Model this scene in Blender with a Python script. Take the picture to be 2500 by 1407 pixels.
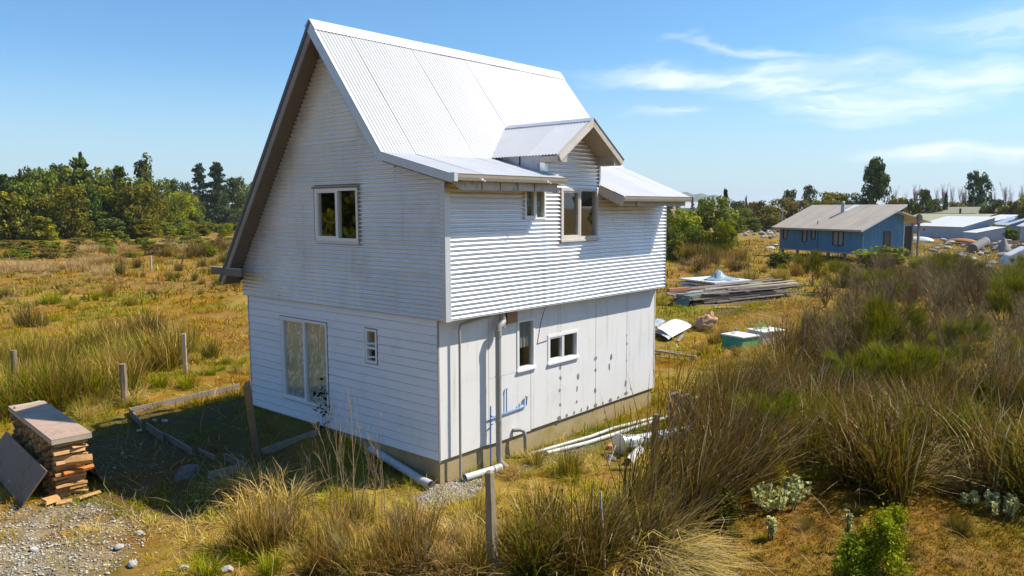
import bpy, bmesh, math, random
import numpy as np
from mathutils import Vector, Matrix
random.seed(7); RNG = np.random.default_rng(7)
SC = bpy.context.scene
COL = SC.collection
for _o in list(bpy.data.objects): bpy.data.objects.remove(_o)

# ------------------------------------------------------------------ camera, sky, sun, exposure
CAM = [[-8.76639, -9.21597, 4.25761], [0.65404, -0.75645, -0.00448], [0.08136, 0.06446, 0.9946], [0.75208, 0.65087, -0.1037]]
cam = bpy.data.cameras.new('camera'); cam_o = bpy.data.objects.new('camera', cam); COL.objects.link(cam_o)
_c, _r, _u, _f = [Vector(v) for v in CAM]
_m = Matrix((( _r.x, _u.x, -_f.x, _c.x), (_r.y, _u.y, -_f.y, _c.y), (_r.z, _u.z, -_f.z, _c.z), (0, 0, 0, 1)))
cam_o.matrix_world = _m
cam.sensor_width = 36; cam.lens = 27.083; cam.clip_start = .1; cam.clip_end = 20000
SC.camera = cam_o
SUN_TRAVEL = Vector((-3.22, 2.65, -5.25)).normalized()
SUN_EL = math.asin(-SUN_TRAVEL.z); SUN_AZ = math.atan2(-SUN_TRAVEL.x, -SUN_TRAVEL.y)
sun = bpy.data.lights.new('sun', 'SUN'); sun.energy = 4.7; sun.angle = math.radians(.53); sun.color = (1, .935, .83)
sun_o = bpy.data.objects.new('sun', sun); COL.objects.link(sun_o)
sun_o.rotation_euler = SUN_TRAVEL.to_track_quat('-Z', 'Y').to_euler(); sun_o.location = (20, -20, 40)
SC.view_settings.view_transform = 'Standard'; SC.view_settings.look = 'None'
SC.view_settings.exposure = .62; SC.view_settings.gamma = 1.0; SC.view_settings.use_curve_mapping = False
SC.cycles.max_bounces = 7; SC.cycles.transparent_max_bounces = 12; SC.cycles.volume_bounces = 0
SC.cycles.caustics_reflective = False; SC.cycles.caustics_refractive = False

class NT:
    """small helper for building node trees"""
    def __init__(s, tree): s.t = tree; s.n = tree.nodes; s.l = tree.links
    def node(s, typ, **kw):
        n = s.n.new(typ)
        for k, v in kw.items(): setattr(n, k, v)
        return n
    def set(s, sock, v):
        if isinstance(v, bpy.types.NodeSocket): s.l.new(v, sock)
        else:
            if sock.type == 'RGBA' and len(v) == 3: v = (*v, 1)
            sock.default_value = v
    def math(s, op, a, b=None, c=None, clamp=False):
        n = s.node('ShaderNodeMath', operation=op, use_clamp=clamp); s.set(n.inputs[0], a)
        if b is not None: s.set(n.inputs[1], b)
        if c is not None: s.set(n.inputs[2], c)
        return n.outputs[0]
    def vmath(s, op, a, b=None):
        n = s.node('ShaderNodeVectorMath', operation=op); s.set(n.inputs[0], a)
        if b is not None: s.set(n.inputs[1], b)
        return n.outputs[1] if op in ('LENGTH', 'DOT_PRODUCT', 'DISTANCE') else n.outputs[0]
    def mix(s, fac, a, b, blend='MIX'):
        n = s.node('ShaderNodeMix', data_type='RGBA', blend_type=blend)
        s.set(n.inputs[0], fac); s.set(n.inputs[6], a); s.set(n.inputs[7], b); return n.outputs[2]
    def noise(s, vec, scale, detail=4, rough=.55, dist=0, color=False):
        n = s.node('ShaderNodeTexNoise'); s.set(n.inputs['Vector'], vec); n.inputs['Scale'].default_value = scale
        n.inputs['Detail'].default_value = detail; n.inputs['Roughness'].default_value = rough; n.inputs['Distortion'].default_value = dist
        return n.outputs['Color'] if color else n.outputs['Fac']
    def ramp(s, fac, lo, hi):
        n = s.node('ShaderNodeMapRange', interpolation_type='SMOOTHSTEP'); s.set(n.inputs[0], fac)
        n.inputs[1].default_value = lo; n.inputs[2].default_value = hi; return n.outputs[0]
    def mapping(s, vec, scale=(1, 1, 1), loc=(0, 0, 0), rot=(0, 0, 0)):
        n = s.node('ShaderNodeMapping'); s.set(n.inputs[0], vec); n.inputs['Location'].default_value = loc
        n.inputs['Rotation'].default_value = rot; n.inputs['Scale'].default_value = scale; return n.outputs[0]

world = bpy.data.worlds.new('World'); SC.world = world; world.use_nodes = True
W = NT(world.node_tree); W.n.clear()
sky = W.node('ShaderNodeTexSky', sky_type='NISHITA', sun_disc=False)
sky.sun_elevation = SUN_EL; sky.sun_rotation = SUN_AZ; sky.altitude = 20; sky.air_density = 1.0; sky.dust_density = .45; sky.ozone_density = 2.0
hs = W.node('ShaderNodeHueSaturation'); hs.inputs['Saturation'].default_value = 1.05
W.l.new(sky.outputs[0], hs.inputs['Color'])
tc = W.node('ShaderNodeTexCoord'); sx = W.node('ShaderNodeSeparateXYZ'); W.l.new(tc.outputs['Generated'], sx.inputs[0])
az = W.math('ARCTAN2', sx.outputs[1], sx.outputs[0]); el = W.math('ARCSINE', sx.outputs[2])
ae = W.node('ShaderNodeCombineXYZ'); W.l.new(az, ae.inputs[0]); W.l.new(el, ae.inputs[1])
wob = W.noise(W.mapping(ae.outputs[0], (3, 9, 1)), 2.2, 4, .6, 0, True)
wv = W.vmath('MULTIPLY', W.vmath('SUBTRACT', wob, (.5, .5, .5)), (.16, .055, 0))
cp = W.vmath('ADD', ae.outputs[0], wv)
streak = W.noise(W.mapping(cp, (4.5, 30, 1), (0, 0, 0), (0, 0, .10)), 1.6, 7, .62, .6)
cl = None
for (ca, ce), ra, re, rot, amt in (
        ((0.359, 0.155), .115, .022, .03, .95), ((0.482, 0.157), .15, .013, -.03, .75), ((0.287, 0.122), .10, .018, .0, .95), ((0.411, 0.191), .11, .008, -.10, .55), ((0.363, 0.140), .09, .016, .05, .8),
        ((0.185, 0.144), .11, .019, -.06, .8), ((0.143, 0.131), .08, .014, .05, .5), ((0.260, 0.106), .10, .009, .05, .5), ((0.146, 0.188), .15, .024, -.08, .42),
        ((0.162, 0.056), .13, .012, -.04, .85), ((0.511, 0.113), .05, .006, 0, .4), ((0.520, 0.207), .03, .006, .25, .3)):
    v = W.mapping(W.vmath('SUBTRACT', cp, (ca, ce, 0)), (1, 1, 1), (0, 0, 0), (0, 0, rot))
    d = W.vmath('LENGTH', W.vmath('DIVIDE', v, (ra, re, 1)))
    m = W.math('MULTIPLY', W.ramp(d, 1.35, .1), amt)
    cl = m if cl is None else W.math('MAXIMUM', cl, m)
gen = W.math('MULTIPLY', W.ramp(W.noise(W.mapping(ae.outputs[0], (1, 2.6, 1)), 1.7, 3), .60, .8), W.ramp(el, .40, .6))
cl = W.math('MAXIMUM', cl, gen)
dens = W.math('MULTIPLY', cl, W.math('ADD', .28, W.math('MULTIPLY', W.ramp(streak, .30, .72), .80)), clamp=True)
dens = W.math('MULTIPLY', dens, W.ramp(el, .012, .05))
skyb = W.vmath('MULTIPLY', hs.outputs[0], (.645, .945, 1.13))
skyb = W.mix(W.math('MULTIPLY', W.ramp(el, .20, -.02), .80), skyb, (4.15, 5.25, 5.95))
skyc = W.mix(dens, skyb, (8.2, 8.6, 9.2))
bg = W.node('ShaderNodeBackground'); bg.inputs['Strength'].default_value = .097; W.l.new(skyc, bg.inputs['Color'])
wo = W.node('ShaderNodeOutputWorld'); W.l.new(bg.outputs[0], wo.inputs[0])

# ------------------------------------------------------------------ helpers
def tag(o, label=None, cat=None, group=None, kind=None):
    if label: o['label'] = label
    if cat: o['category'] = cat
    if group: o['group'] = group
    if kind: o['kind'] = kind
    return o
def thing(name, label, cat, loc=(0, 0, 0), rotz=0, group=None):
    o = bpy.data.objects.new(name, None); COL.objects.link(o); o.empty_display_size = .3
    o.location = loc; o.rotation_euler = (0, 0, rotz)
    return tag(o, label, cat, group)
def link(name, me, parent=None, loc=(0, 0, 0)):
    o = bpy.data.objects.new(name, me); COL.objects.link(o); o.location = loc
    if parent is not None: o.parent = parent
    return o
class MB:
    """collects boxes, prisms and tubes into one mesh object"""
    def __init__(s): s.v = []; s.f = []; s.m = []
    def add(s, vs, fs, mi=0):
        k = len(s.v); s.v += [tuple(p) for p in vs]; s.f += [tuple(i + k for i in f) for f in fs]; s.m += [mi] * len(fs); return s
    def box(s, a, b, mi=0, F=None):
        (x0, y0, z0), (x1, y1, z1) = a, b
        P = [(x0, y0, z0), (x1, y0, z0), (x1, y1, z0), (x0, y1, z0), (x0, y0, z1), (x1, y0, z1), (x1, y1, z1), (x0, y1, z1)]
        if F: P = [F(*p) for p in P]
        return s.add(P, [(0, 3, 2, 1), (4, 5, 6, 7), (0, 1, 5, 4), (1, 2, 6, 5), (2, 3, 7, 6), (3, 0, 4, 7)], mi)
    def prism(s, poly, d, mi=0):
        n = len(poly); d = Vector(d); A = [Vector(p) for p in poly]; B = [p + d for p in A]
        return s.add(A + B, [tuple(range(n - 1, -1, -1)), tuple(range(n, 2 * n))] + [(i, (i + 1) % n, n + (i + 1) % n, n + i) for i in range(n)], mi)
    def beam(s, p, q, w, h, up=(0, 0, 1), mi=0):
        p, q = Vector(p), Vector(q); d = (q - p).normalized(); up = Vector(up)
        r = d.cross(up).normalized(); u = r.cross(d)
        P = []
        for c in (p, q):
            for a, b in ((-1, -1), (1, -1), (1, 1), (-1, 1)): P.append(c + r * a * w / 2 + u * b * h / 2)
        return s.add(P, [(0, 3, 2, 1), (4, 5, 6, 7), (0, 1, 5, 4), (1, 2, 6, 5), (2, 3, 7, 6), (3, 0, 4, 7)], mi)
    def tube(s, pts, rad, n=10, cap=True, mi=0):
        pts = [Vector(p) for p in pts]; R = rad if isinstance(rad, (list, tuple)) else [rad] * len(pts)
        k = len(s.v); ref = None
        for i, p in enumerate(pts):
            d = (pts[min(i + 1, len(pts) - 1)] - pts[max(i - 1, 0)]).normalized()
            if ref is None: ref = Vector((0, 0, 1)) if abs(d.z) < .9 else Vector((1, 0, 0))
            a = d.cross(ref).normalized(); b = a.cross(d); ref = b
            for j in range(n):
                t = 2 * math.pi * j / n; s.v.append(tuple(p + (a * math.cos(t) + b * math.sin(t)) * R[i]))
        for i in range(len(pts) - 1):
            for j in range(n):
                s.f.append((k + i * n + j, k + i * n + (j + 1) % n, k + (i + 1) * n + (j + 1) % n, k + (i + 1) * n + j)); s.m.append(mi)
        if cap:
            s.f.append(tuple(k + j for j in range(n - 1, -1, -1))); s.f.append(tuple(k + (len(pts) - 1) * n + j for j in range(n))); s.m += [mi, mi]
        return s
    def mesh(s, name, mats, origin=(0, 0, 0), smooth=None):
        ox = Vector(origin); me = bpy.data.meshes.new(name)
        me.from_pydata([tuple(Vector(p) - ox) for p in s.v], [], s.f)
        for m in (mats if isinstance(mats, (list, tuple)) else [mats]): me.materials.append(m)
        if any(s.m): me.polygons.foreach_set('material_index', s.m)
        bm = bmesh.new(); bm.from_mesh(me); bmesh.ops.recalc_face_normals(bm, faces=bm.faces); bm.to_mesh(me); bm.free()
        if smooth is not None:
            me.shade_smooth()
            try: me.set_sharp_from_angle(angle=math.radians(smooth))
            except Exception: pass
        return me
    def build(s, name, mats, parent=None, origin=(0, 0, 0), smooth=None, bevel=0):
        me = s.mesh(name, mats, origin, smooth)
        if bevel:
            bm = bmesh.new(); bm.from_mesh(me); bmesh.ops.bevel(bm, geom=bm.edges[:], offset=bevel, segments=1, affect='EDGES'); bm.to_mesh(me); bm.free()
        return link(name, me, parent, origin)
def np_mesh(name, V, T, mat, col=None):
    """fast triangle mesh from numpy arrays, optional per-vertex colour"""
    me = bpy.data.meshes.new(name); V = np.ascontiguousarray(V, np.float32); T = np.ascontiguousarray(T, np.int32)
    me.vertices.add(len(V)); me.vertices.foreach_set('co', V.ravel())
    me.loops.add(T.size); me.loops.foreach_set('vertex_index', T.ravel())
    me.polygons.add(len(T)); me.polygons.foreach_set('loop_start', np.arange(0, T.size, 3, dtype=np.int32))
    me.update(calc_edges=True); me.materials.append(mat)
    if col is not None:
        a = me.color_attributes.new('tint', 'FLOAT_COLOR', 'POINT')
        c4 = np.ones((len(V), 4), np.float32); c4[:, :3] = col; a.data.foreach_set('color', c4.ravel())
    return me

# 2-d smooth noise from summed waves, works on scalars and arrays
_NW = [(RNG.uniform(0, 2 * math.pi), RNG.uniform(0, 2 * math.pi), 2.0 ** (i / 3.0)) for i in range(18)]
def fbm(x, y, s=1.0, k0=0, k1=18):
    t = 0.0; w = 0.0
    for a, p, f in _NW[k0:k1]:
        t = t + np.sin((x * math.cos(a) + y * math.sin(a)) * f * s + p + 1.7 * np.sin((x * math.sin(a) - y * math.cos(a)) * f * s * .53 + p * 2)) / f ** .7; w += 1 / f ** .7
    return t / w * 1.6
GZ = -.42
def gz(x, y):
    """height of the ground"""
    dh = np.maximum(np.maximum(-x, x - 7.0), np.maximum(-y, y - 5.9))        # distance from the house walls
    near = np.clip((dh - .3) / 5.0, 0, 1)
    r = np.hypot(x + 8.8, y + 9.2)
    a = .060 + .10 * np.clip((r - 16) / 40, 0, 1)
    bump = fbm(x, y, .55, 0, 9) * a * near + fbm(x, y, 3.2, 3, 12) * .032 * np.clip(dh / 1.0, .2, 1)
    ms = np.clip(1.5 - np.hypot(((x - 4.2) * .85 + (y + 7.6) * .52) / 4.6, ((x - 4.2) * .52 + (y + 7.6) * .85) / 2.6) * 1.2, 0, 1); bump = bump + ms * (np.abs(fbm(x, y, 2.6, 2, 12)) * .11 - .02)
    bed = np.clip((x + 1.55) / 1.5, 0, 1) * np.clip((y - .7) / 2.6, 0, 1) * np.clip((8.5 - y) / 1.8, 0, 1) * (x < 3.5) * (1 - np.clip((x - .3) / 2.5, 0, 1))
    return GZ + bump + .37 * bed * bed * (3 - 2 * bed)
LAND = {}
def place_words(p, kind):
    """where a thing stands, told by the landmark of its kind nearest to it in the view"""
    q = Vector((p[0], p[1], GZ)) - _c; z = q.dot(_f); X, Y = q.dot(_r) / z, q.dot(_u) / z; best = None
    for nm, l in LAND[kind].items():
        v = Vector((l[0], l[1], GZ)) - _c; zl = v.dot(_f); d = math.hypot(v.dot(_r) / zl - X, 2.2 * (v.dot(_u) / zl - Y))
        if best is None or d < best[0]: best = (d, nm, X - v.dot(_r) / zl, z / zl)
    _, nm, dx, rz = best; side = '' if abs(dx) < .012 else ('just ' if abs(dx) < .035 else '') + ('right of' if dx > 0 else 'left of'); dep = 'behind' if rz > 1.05 else 'in front of' if rz < .95 else ''
    if side and dep: return f'{dep} and {side} {nm}'.replace('behind and', 'behind and').replace('in front of and', 'before and')
    return f'{side or dep or "right beside"} {nm}'
def GP(p, dz=0.0): return (p[0], p[1], float(gz(p[0], p[1])) + dz)

LAND['left'] = {'the round grey post': (-2.781, 11.906), 'the dark corner post': (-1.198, 9.586), 'the pale square post': (1.405, 11.840), 'the woodpile': (-3.269, 8.511), 'the biggest orange tan tussock': (1.331, 12.882), 'the lone dark brown tussock': (1.680, 25.270), 'the thin far stake': (14.539, 47.881), 'the pale far stake': (17.531, 49.868), 'the roof verge foot': (16.500, 36.556), 'the bright green leafy patch': (5.404, 32.843), 'the house wall': (2.981, 11.340)}
LAND['right'] = {'the teal box': (14.480, 1.455), 'the timber stack': (27.827, 6.787), 'the tan sack': (18.052, 4.241), 'the white duct pipe': (3.675, -1.649), 'the large green broom bush': (14.794, -2.924), 'the large upright tussock': (4.397, -5.661), 'the right edge tussock': (5.717, -7.366), 'the tall dark leafless shrub': (24.542, -2.756), 'the tall grey leafless shrub': (20.616, -0.259), 'the blue house end wall': (60.549, 9.357), 'the tilted pale slab': (58.863, 0.723), 'the dark dome bush': (50.162, 14.040), 'the swept brown clump': (1.928, -3.691), 'the twiggy dark stem': (12.364, -6.238), 'the fan of fronds': (10.165, -3.604), 'the dark green edge broom': (25.818, -4.321), 'the house corner': (8.101, 0.468)}
LAND['lefttrees'] = {'the feathery cypress': (45.087, 137.177), 'the thin pale topped tree': (54.433, 134.169), 'the drooping cypress': (36.432, 139.915), 'the two bluish conifers': (110.380, 216.900), 'the light green end tree': (77.622, 167.687), 'the narrow pointed conifer': (50.872, 135.750), 'the roof verge': (119.049, 213.337), 'the bright rounded bush': (38.561, 127.590)}
LAND['righttrees'] = {'the tallest tapering tree': (152.110, 36.102), 'the dark oval tree': (196.238, 26.586), 'the pale pole': (82.432, 26.858), 'the big green tree by the eave': (61.470, 25.199), 'the tuft topped tree': (163.556, 52.909), 'the small dark conifers': (176.895, 30.647), 'the blue shed': (169.692, 18.454), 'the house corner': (53.367, 25.830), 'the yellow green young tree': (55.433, 21.248)}
def lab(words, p, kind): return words + ' ' + place_words(p, kind)
# ------------------------------------------------------------------ materials
def new_mat(name):
    m = bpy.data.materials.new(name); m.use_nodes = True; t = NT(m.node_tree)
    b = m.node_tree.nodes['Principled BSDF']; return m, t, b
def mat(name, base, rough=.6, metal=0, var=.12, scale=4, stretch=(1, 1, 1), bump=.1, dirt=None, dirt_amt=0, dirt_scale=1.2, spec=.5, fine=30, coord='Object', runs=0):
    m, t, b = new_mat(name)
    tcn = t.node('ShaderNodeTexCoord'); v = t.mapping(tcn.outputs[coord], stretch)
    rnd = t.node('ShaderNodeObjectInfo').outputs['Random']
    n1 = t.noise(v, scale, 5, .6); run = t.noise(t.mapping(tcn.outputs[coord], (7, 7, .35)), 1.3, 4, .65) if runs else None; n2 = t.noise(v, fine, 3, .6)
    k = t.math('ADD', t.math('MULTIPLY', t.math('SUBTRACT', n1, .5), var * 2.2), t.math('MULTIPLY', t.math('SUBTRACT', n2, .5), var * 1.2))
    k = t.math('ADD', k, t.math('MULTIPLY', t.math('SUBTRACT', rnd, .5), var * .9))
    k = t.math('ADD', 1, k)
    cc = t.vmath('MULTIPLY', (base[0], base[1], base[2]), t_comb(t, k))
    if dirt:
        f = t.math('MULTIPLY', t.ramp(t.noise(tcn.outputs[coord], dirt_scale, 6, .68), .48, .78), dirt_amt, clamp=True)
        cc = t.mix(f, cc, dirt)
    if runs: cc = t.mix(t.math('MULTIPLY', t.ramp(run, .54, .72), runs), cc, t.vmath('MULTIPLY', cc, (.62, .55, .47)))
    t.set(b.inputs['Base Color'], cc); b.inputs['Roughness'].default_value = rough; b.inputs['Metallic'].default_value = metal
    b.inputs['Specular IOR Level'].default_value = spec
    if bump:
        bn = t.node('ShaderNodeBump'); bn.inputs['Strength'].default_value = bump; bn.inputs['Distance'].default_value = .02
        t.set(bn.inputs['Height'], n2); t.l.new(bn.outputs[0], b.inputs['Normal'])
    return m
def t_comb(t, k):
    n = t.node('ShaderNodeCombineXYZ')
    for i in range(3): t.set(n.inputs[i], k)
    return n.outputs[0]
M = {}
M['wall_metal'] = mat('wall_metal', (.80, .81, .835), .36, .70, .09, 1.0, bump=.02, dirt=(.36, .30, .23), dirt_amt=.30, dirt_scale=.9, runs=.18)
M['roof_metal'] = mat('roof_metal', (.44, .445, .45), .5, .12, .09, 1.5, (1, 1, 1), .02, dirt=(.42, .40, .38), dirt_amt=.20, dirt_scale=1.4)
M['lean_metal'] = mat('lean_metal', (.56, .565, .58), .5, .12, .11, 1.5, (1, 1, 1), .02, dirt=(.45, .43, .41), dirt_amt=.3, dirt_scale=1.4)
M['flashing'] = mat('flashing', (.60, .62, .66), .42, .30, .05, 2, bump=.02, dirt=(.3, .27, .24), dirt_amt=.2)
M['dark_flashing'] = mat('dark_flashing', (.10, .11, .125), .5, .4, .1, 2, bump=.02)
M['siding'] = mat('siding', (.77, .785, .82), .62, 0, .05, 2.0, (1, 1, 6), .05, dirt=(.50, .46, .42), dirt_amt=.25, dirt_scale=1.6)
M['panel'] = mat('panel', (.70, .68, .65), .68, 0, .05, 1.3, bump=.03, dirt=(.42, .37, .31), dirt_amt=.30, dirt_scale=1.0, runs=.45)
M['white_frame'] = mat('white_frame', (.78, .78, .76), .45, 0, .04, 3, bump=.01, dirt=(.4, .36, .3), dirt_amt=.2, dirt_scale=3)
M['cream_frame'] = mat('cream_frame', (.60, .55, .49), .55, 0, .06, 3, (1, 1, 5), .03, dirt=(.3, .24, .18), dirt_amt=.4, dirt_scale=3)
M['trim_wood'] = mat('trim_wood', (.47, .41, .345), .7, 0, .14, 3, (1, 1, 6), .08, dirt=(.16, .12, .085), dirt_amt=.55, dirt_scale=3)
M['soffit'] = mat('soffit', (.19, .155, .12), .75, 0, .16, 2.5, (1, 1, 4), .1, dirt=(.09, .07, .05), dirt_amt=.5, dirt_scale=2)
M['barge_grey'] = mat('barge_grey', (.29, .25, .215), .6, 0, .08, 3, bump=.04, dirt=(.12, .1, .085), dirt_amt=.35)
M['peeling'] = mat('peeling', (.50, .46, .41), .75, 0, .25, 6, (1, 1, 1), .1, dirt=(.12, .08, .05), dirt_amt=.9, dirt_scale=5)
M['sheathing'] = mat('sheathing', (.56, .60, .66), .6, 0, .12, 5, bump=.05, dirt=(.10, .085, .06), dirt_amt=.75, dirt_scale=2.6)
M['concrete'] = mat('concrete', (.33, .255, .135), .9, 0, .28, 3, bump=.25, dirt=(.28, .21, .015), dirt_amt=.85, dirt_scale=1.8)
M['old_wood'] = mat('old_wood', (.24, .18, .115), .85, 0, .30, 5, (1, 1, .25), .35, dirt=(.07, .06, .045), dirt_amt=.6, dirt_scale=4)
M['grey_wood'] = mat('grey_wood', (.225, .185, .14), .85, 0, .25, 4, (1, 1, 1), .3, dirt=(.08, .065, .05), dirt_amt=.5, dirt_scale=3)
M['plank'] = mat('plank', (.25, .205, .165), .85, 0, .5, 2, (1, 1, 1), .3, dirt=(.06, .045, .035), dirt_amt=.6, dirt_scale=3)
M['pale_plank'] = mat('pale_plank', (.44, .37, .27), .8, 0, .2, 3, (1, 1, 1), .2, dirt=(.2, .15, .1), dirt_amt=.4, dirt_scale=3)
M['firewood'] = mat('firewood', (.46, .25, .09), .8, 0, .45, 6, (1, 1, 1), .3, dirt=(.17, .095, .045), dirt_amt=.6, dirt_scale=5)
M['orange_wood'] = mat('orange_wood', (.46, .155, .025), .8, 0, .2, 8, bump=.25)
M['bark'] = mat('bark', (.075, .055, .04), .9, 0, .3, 8, bump=.4)
M['pale_bark'] = mat('pale_bark', (.24, .20, .165), .9, 0, .3, 8, bump=.2)
M['ply_cover'] = mat('ply_cover', (.37, .255, .185), .75, 0, .3, 3, bump=.12, dirt=(.15, .11, .075), dirt_amt=.85, dirt_scale=2.6)
M['ply_purple'] = mat('ply_purple', (.175, .128, .112), .55, 0, .35, 3, (1, 1, 1), .1, dirt=(.075, .045, .03), dirt_amt=.9, dirt_scale=2.8)
M['raw_edge'] = mat('raw_edge', (.42, .30, .15), .8, 0, .2, 6)
M['pvc'] = mat('pvc', (.52, .515, .50), .45, 0, .06, 3, bump=.02, dirt=(.3, .27, .22), dirt_amt=.4, dirt_scale=4)
M['pvc_grey'] = mat('pvc_grey', (.31, .30, .27), .5, 0, .12, 3, bump=.03, dirt=(.22, .19, .14), dirt_amt=.6, dirt_scale=3)
M['pvc_dull'] = mat('pvc_dull', (.42, .45, .49), .45, 0, .1, 3, bump=.02, dirt=(.2, .19, .17), dirt_amt=.4, dirt_scale=4)
M['blue_pipe'] = mat('blue_pipe', (.12, .29, .60), .45, 0, .1, 5, bump=.02)
M['galv'] = mat('galv', (.58, .60, .62), .38, .55, .10, 5, bump=.03, dirt=(.4, .4, .4), dirt_amt=.3, dirt_scale=4)
M['scrap_metal'] = mat('scrap_metal', (.66, .665, .67), .45, .15, .06, 3, bump=.02, dirt=(.35, .3, .25), dirt_amt=.35, dirt_scale=3)
M['interior'] = mat('interior', (.20, .18, .155), .9, 0, .15, 2, bump=0)
M['interior_wood'] = mat('interior_wood', (.33, .20, .085), .8, 0, .2, 6, (1, 1, .3), .05)
M['patch'] = mat('patch', (.235, .19, .165), .8, 0, .25, 20, bump=.05)
M['black'] = mat('black', (.012, .011, .01), .8, 0, .2, 5, bump=0)
M['stone'] = mat('stone', (.40, .375, .33), .85, 0, .25, 5, bump=.3, dirt=(.2, .18, .14), dirt_amt=.5, dirt_scale=6)
M['dark_stone'] = mat('dark_stone', (.14, .13, .115), .9, 0, .3, 6, bump=.4, dirt=(.25, .24, .22), dirt_amt=.5, dirt_scale=4)
M['rubble'] = mat('rubble', (.31, .285, .255), .9, 0, .6, 2, bump=.4, dirt=(.10, .085, .07), dirt_amt=.5, dirt_scale=2)
M['brick_red'] = mat('brick_red', (.36, .15, .075), .85, 0, .25, 8, bump=.3)
M['sack'] = mat('sack', (.40, .24, .14), .8, 0, .2, 4, bump=.2)
M['tarp'] = mat('tarp', (.23, .33, .39), .45, 0, .35, 3, bump=.3, dirt=(.1, .14, .17), dirt_amt=.6, dirt_scale=3)
M['teal'] = mat('teal', (.02, .27, .215), .55, 0, .15, 3, bump=.03)
M['teal_green'] = mat('teal_green', (.05, .34, .17), .55, 0, .15, 3, bump=.03)
M['box_white'] = mat('box_white', (.60, .62, .63), .6, 0, .1, 3, bump=.05, dirt=(.3, .3, .3), dirt_amt=.4, dirt_scale=3)
M['dark_green_metal'] = mat('dark_green_metal', (.15, .20, .19), .5, .1, .1, 3, bump=.03)
M['blue_wall'] = mat('blue_wall', (.095, .245, .40), .65, 0, .12, 1.2, (1, 1, 1), .03, dirt=(.06, .12, .2), dirt_amt=.3, dirt_scale=.8)
M['tan_roof'] = mat('tan_roof', (.41, .345, .275), .75, 0, .10, .8, bump=.03, dirt=(.25, .2, .16), dirt_amt=.5, dirt_scale=.5)
M['blue_trim'] = mat('blue_trim', (.35, .42, .49), .6, 0, .1, 2)
M['dark_frame'] = mat('dark_frame', (.045, .03, .028), .6, 0, .1, 3)
M['blind'] = mat('blind', (.32, .305, .28), .7, 0, .15, 2)
M['dark_door'] = mat('dark_door', (.035, .025, .025), .5, 0, .1, 2)
M['green_roof'] = mat('green_roof', (.30, .30, .15), .6, 0, .1, .6)
M['olive_roof'] = mat('olive_roof', (.19, .185, .12), .7, 0, .12, .6)
M['white_roof'] = mat('white_roof', (.60, .60, .59), .5, 0, .06, .6)
M['shed_wall'] = mat('shed_wall', (.40, .46, .53), .7, 0, .14, .8, dirt=(.3, .33, .4), dirt_amt=.5, dirt_scale=.5)
M['blue_shed'] = mat('blue_shed', (.16, .25, .42), .65, 0, .14, .8)
M['rust'] = mat('rust', (.33, .125, .04), .85, 0, .4, 3, bump=.2)
M['wire'] = mat('wire', (.15, .05, .04), .6, 0, .1, 3, bump=0)

def leaf_mat(name, trans=.35, rough=.6, hue=.0):
    m, t, b = new_mat(name)
    a = t.node('ShaderNodeAttribute', attribute_name='tint'); rnd = t.node('ShaderNodeObjectInfo').outputs['Random']
    h = t.node('ShaderNodeHueSaturation'); h.inputs['Saturation'].default_value = 1.08; t.l.new(a.outputs['Color'], h.inputs['Color'])
    t.set(h.inputs['Hue'], t.math('ADD', .5 + hue, t.math('MULTIPLY', t.math('SUBTRACT', rnd, .5), .025)))
    t.set(h.inputs['Value'], t.math('ADD', .84, t.math('MULTIPLY', rnd, .32)))
    c = h.outputs[0]
    t.set(b.inputs['Base Color'], c); b.inputs['Roughness'].default_value = rough; b.inputs['Specular IOR Level'].default_value = .06
    tr = t.node('ShaderNodeBsdfTranslucent'); t.set(tr.inputs[0], c)
    ms = t.node('ShaderNodeMixShader'); ms.inputs[0].default_value = trans
    t.l.new(b.outputs[0], ms.inputs[1]); t.l.new(tr.outputs[0], ms.inputs[2])
    out = m.node_tree.nodes['Material Output']; t.l.new(ms.outputs[0], out.inputs[0]); return m
M['leaf'] = leaf_mat('leaf', .30); M['blade'] = leaf_mat('blade', .30, .55)
M['twig'] = leaf_mat('twig', .05, .8)

def glass_mat(name, tintv=.92, base_refl=.055):
    m, t, b = new_mat(name); m.node_tree.nodes.remove(b)
    tr = t.node('ShaderNodeBsdfTransparent'); tr.inputs[0].default_value = (tintv, tintv * 1.02, tintv, 1)
    gl = t.node('ShaderNodeBsdfGlossy'); gl.inputs['Roughness'].default_value = .015; gl.inputs[0].default_value = (.95, .97, 1, 1)
    lw = t.node('ShaderNodeLayerWeight'); lw.inputs[0].default_value = .5; fr5 = t.math('POWER', lw.outputs['Facing'], 4.0)
    tcn = t.node('ShaderNodeTexCoord'); bn = t.node('ShaderNodeBump'); bn.inputs['Strength'].default_value = .02
    t.set(bn.inputs['Height'], t.noise(tcn.outputs['Object'], 1.6, 1)); t.l.new(bn.outputs[0], gl.inputs['Normal'])
    ms = t.node('ShaderNodeMixShader'); t.set(ms.inputs[0], t.math('ADD', t.math('MULTIPLY', fr5, .92), base_refl, clamp=True))
    t.l.new(tr.outputs[0], ms.inputs[1]); t.l.new(gl.outputs[0], ms.inputs[2])
    t.l.new(ms.outputs[0], m.node_tree.nodes['Material Output'].inputs[0]); return m
M['glass'] = glass_mat('glass'); M['far_glass'] = mat('far_glass', (.10, .10, .10), .1, 0, .1, 2, bump=0)
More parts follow.
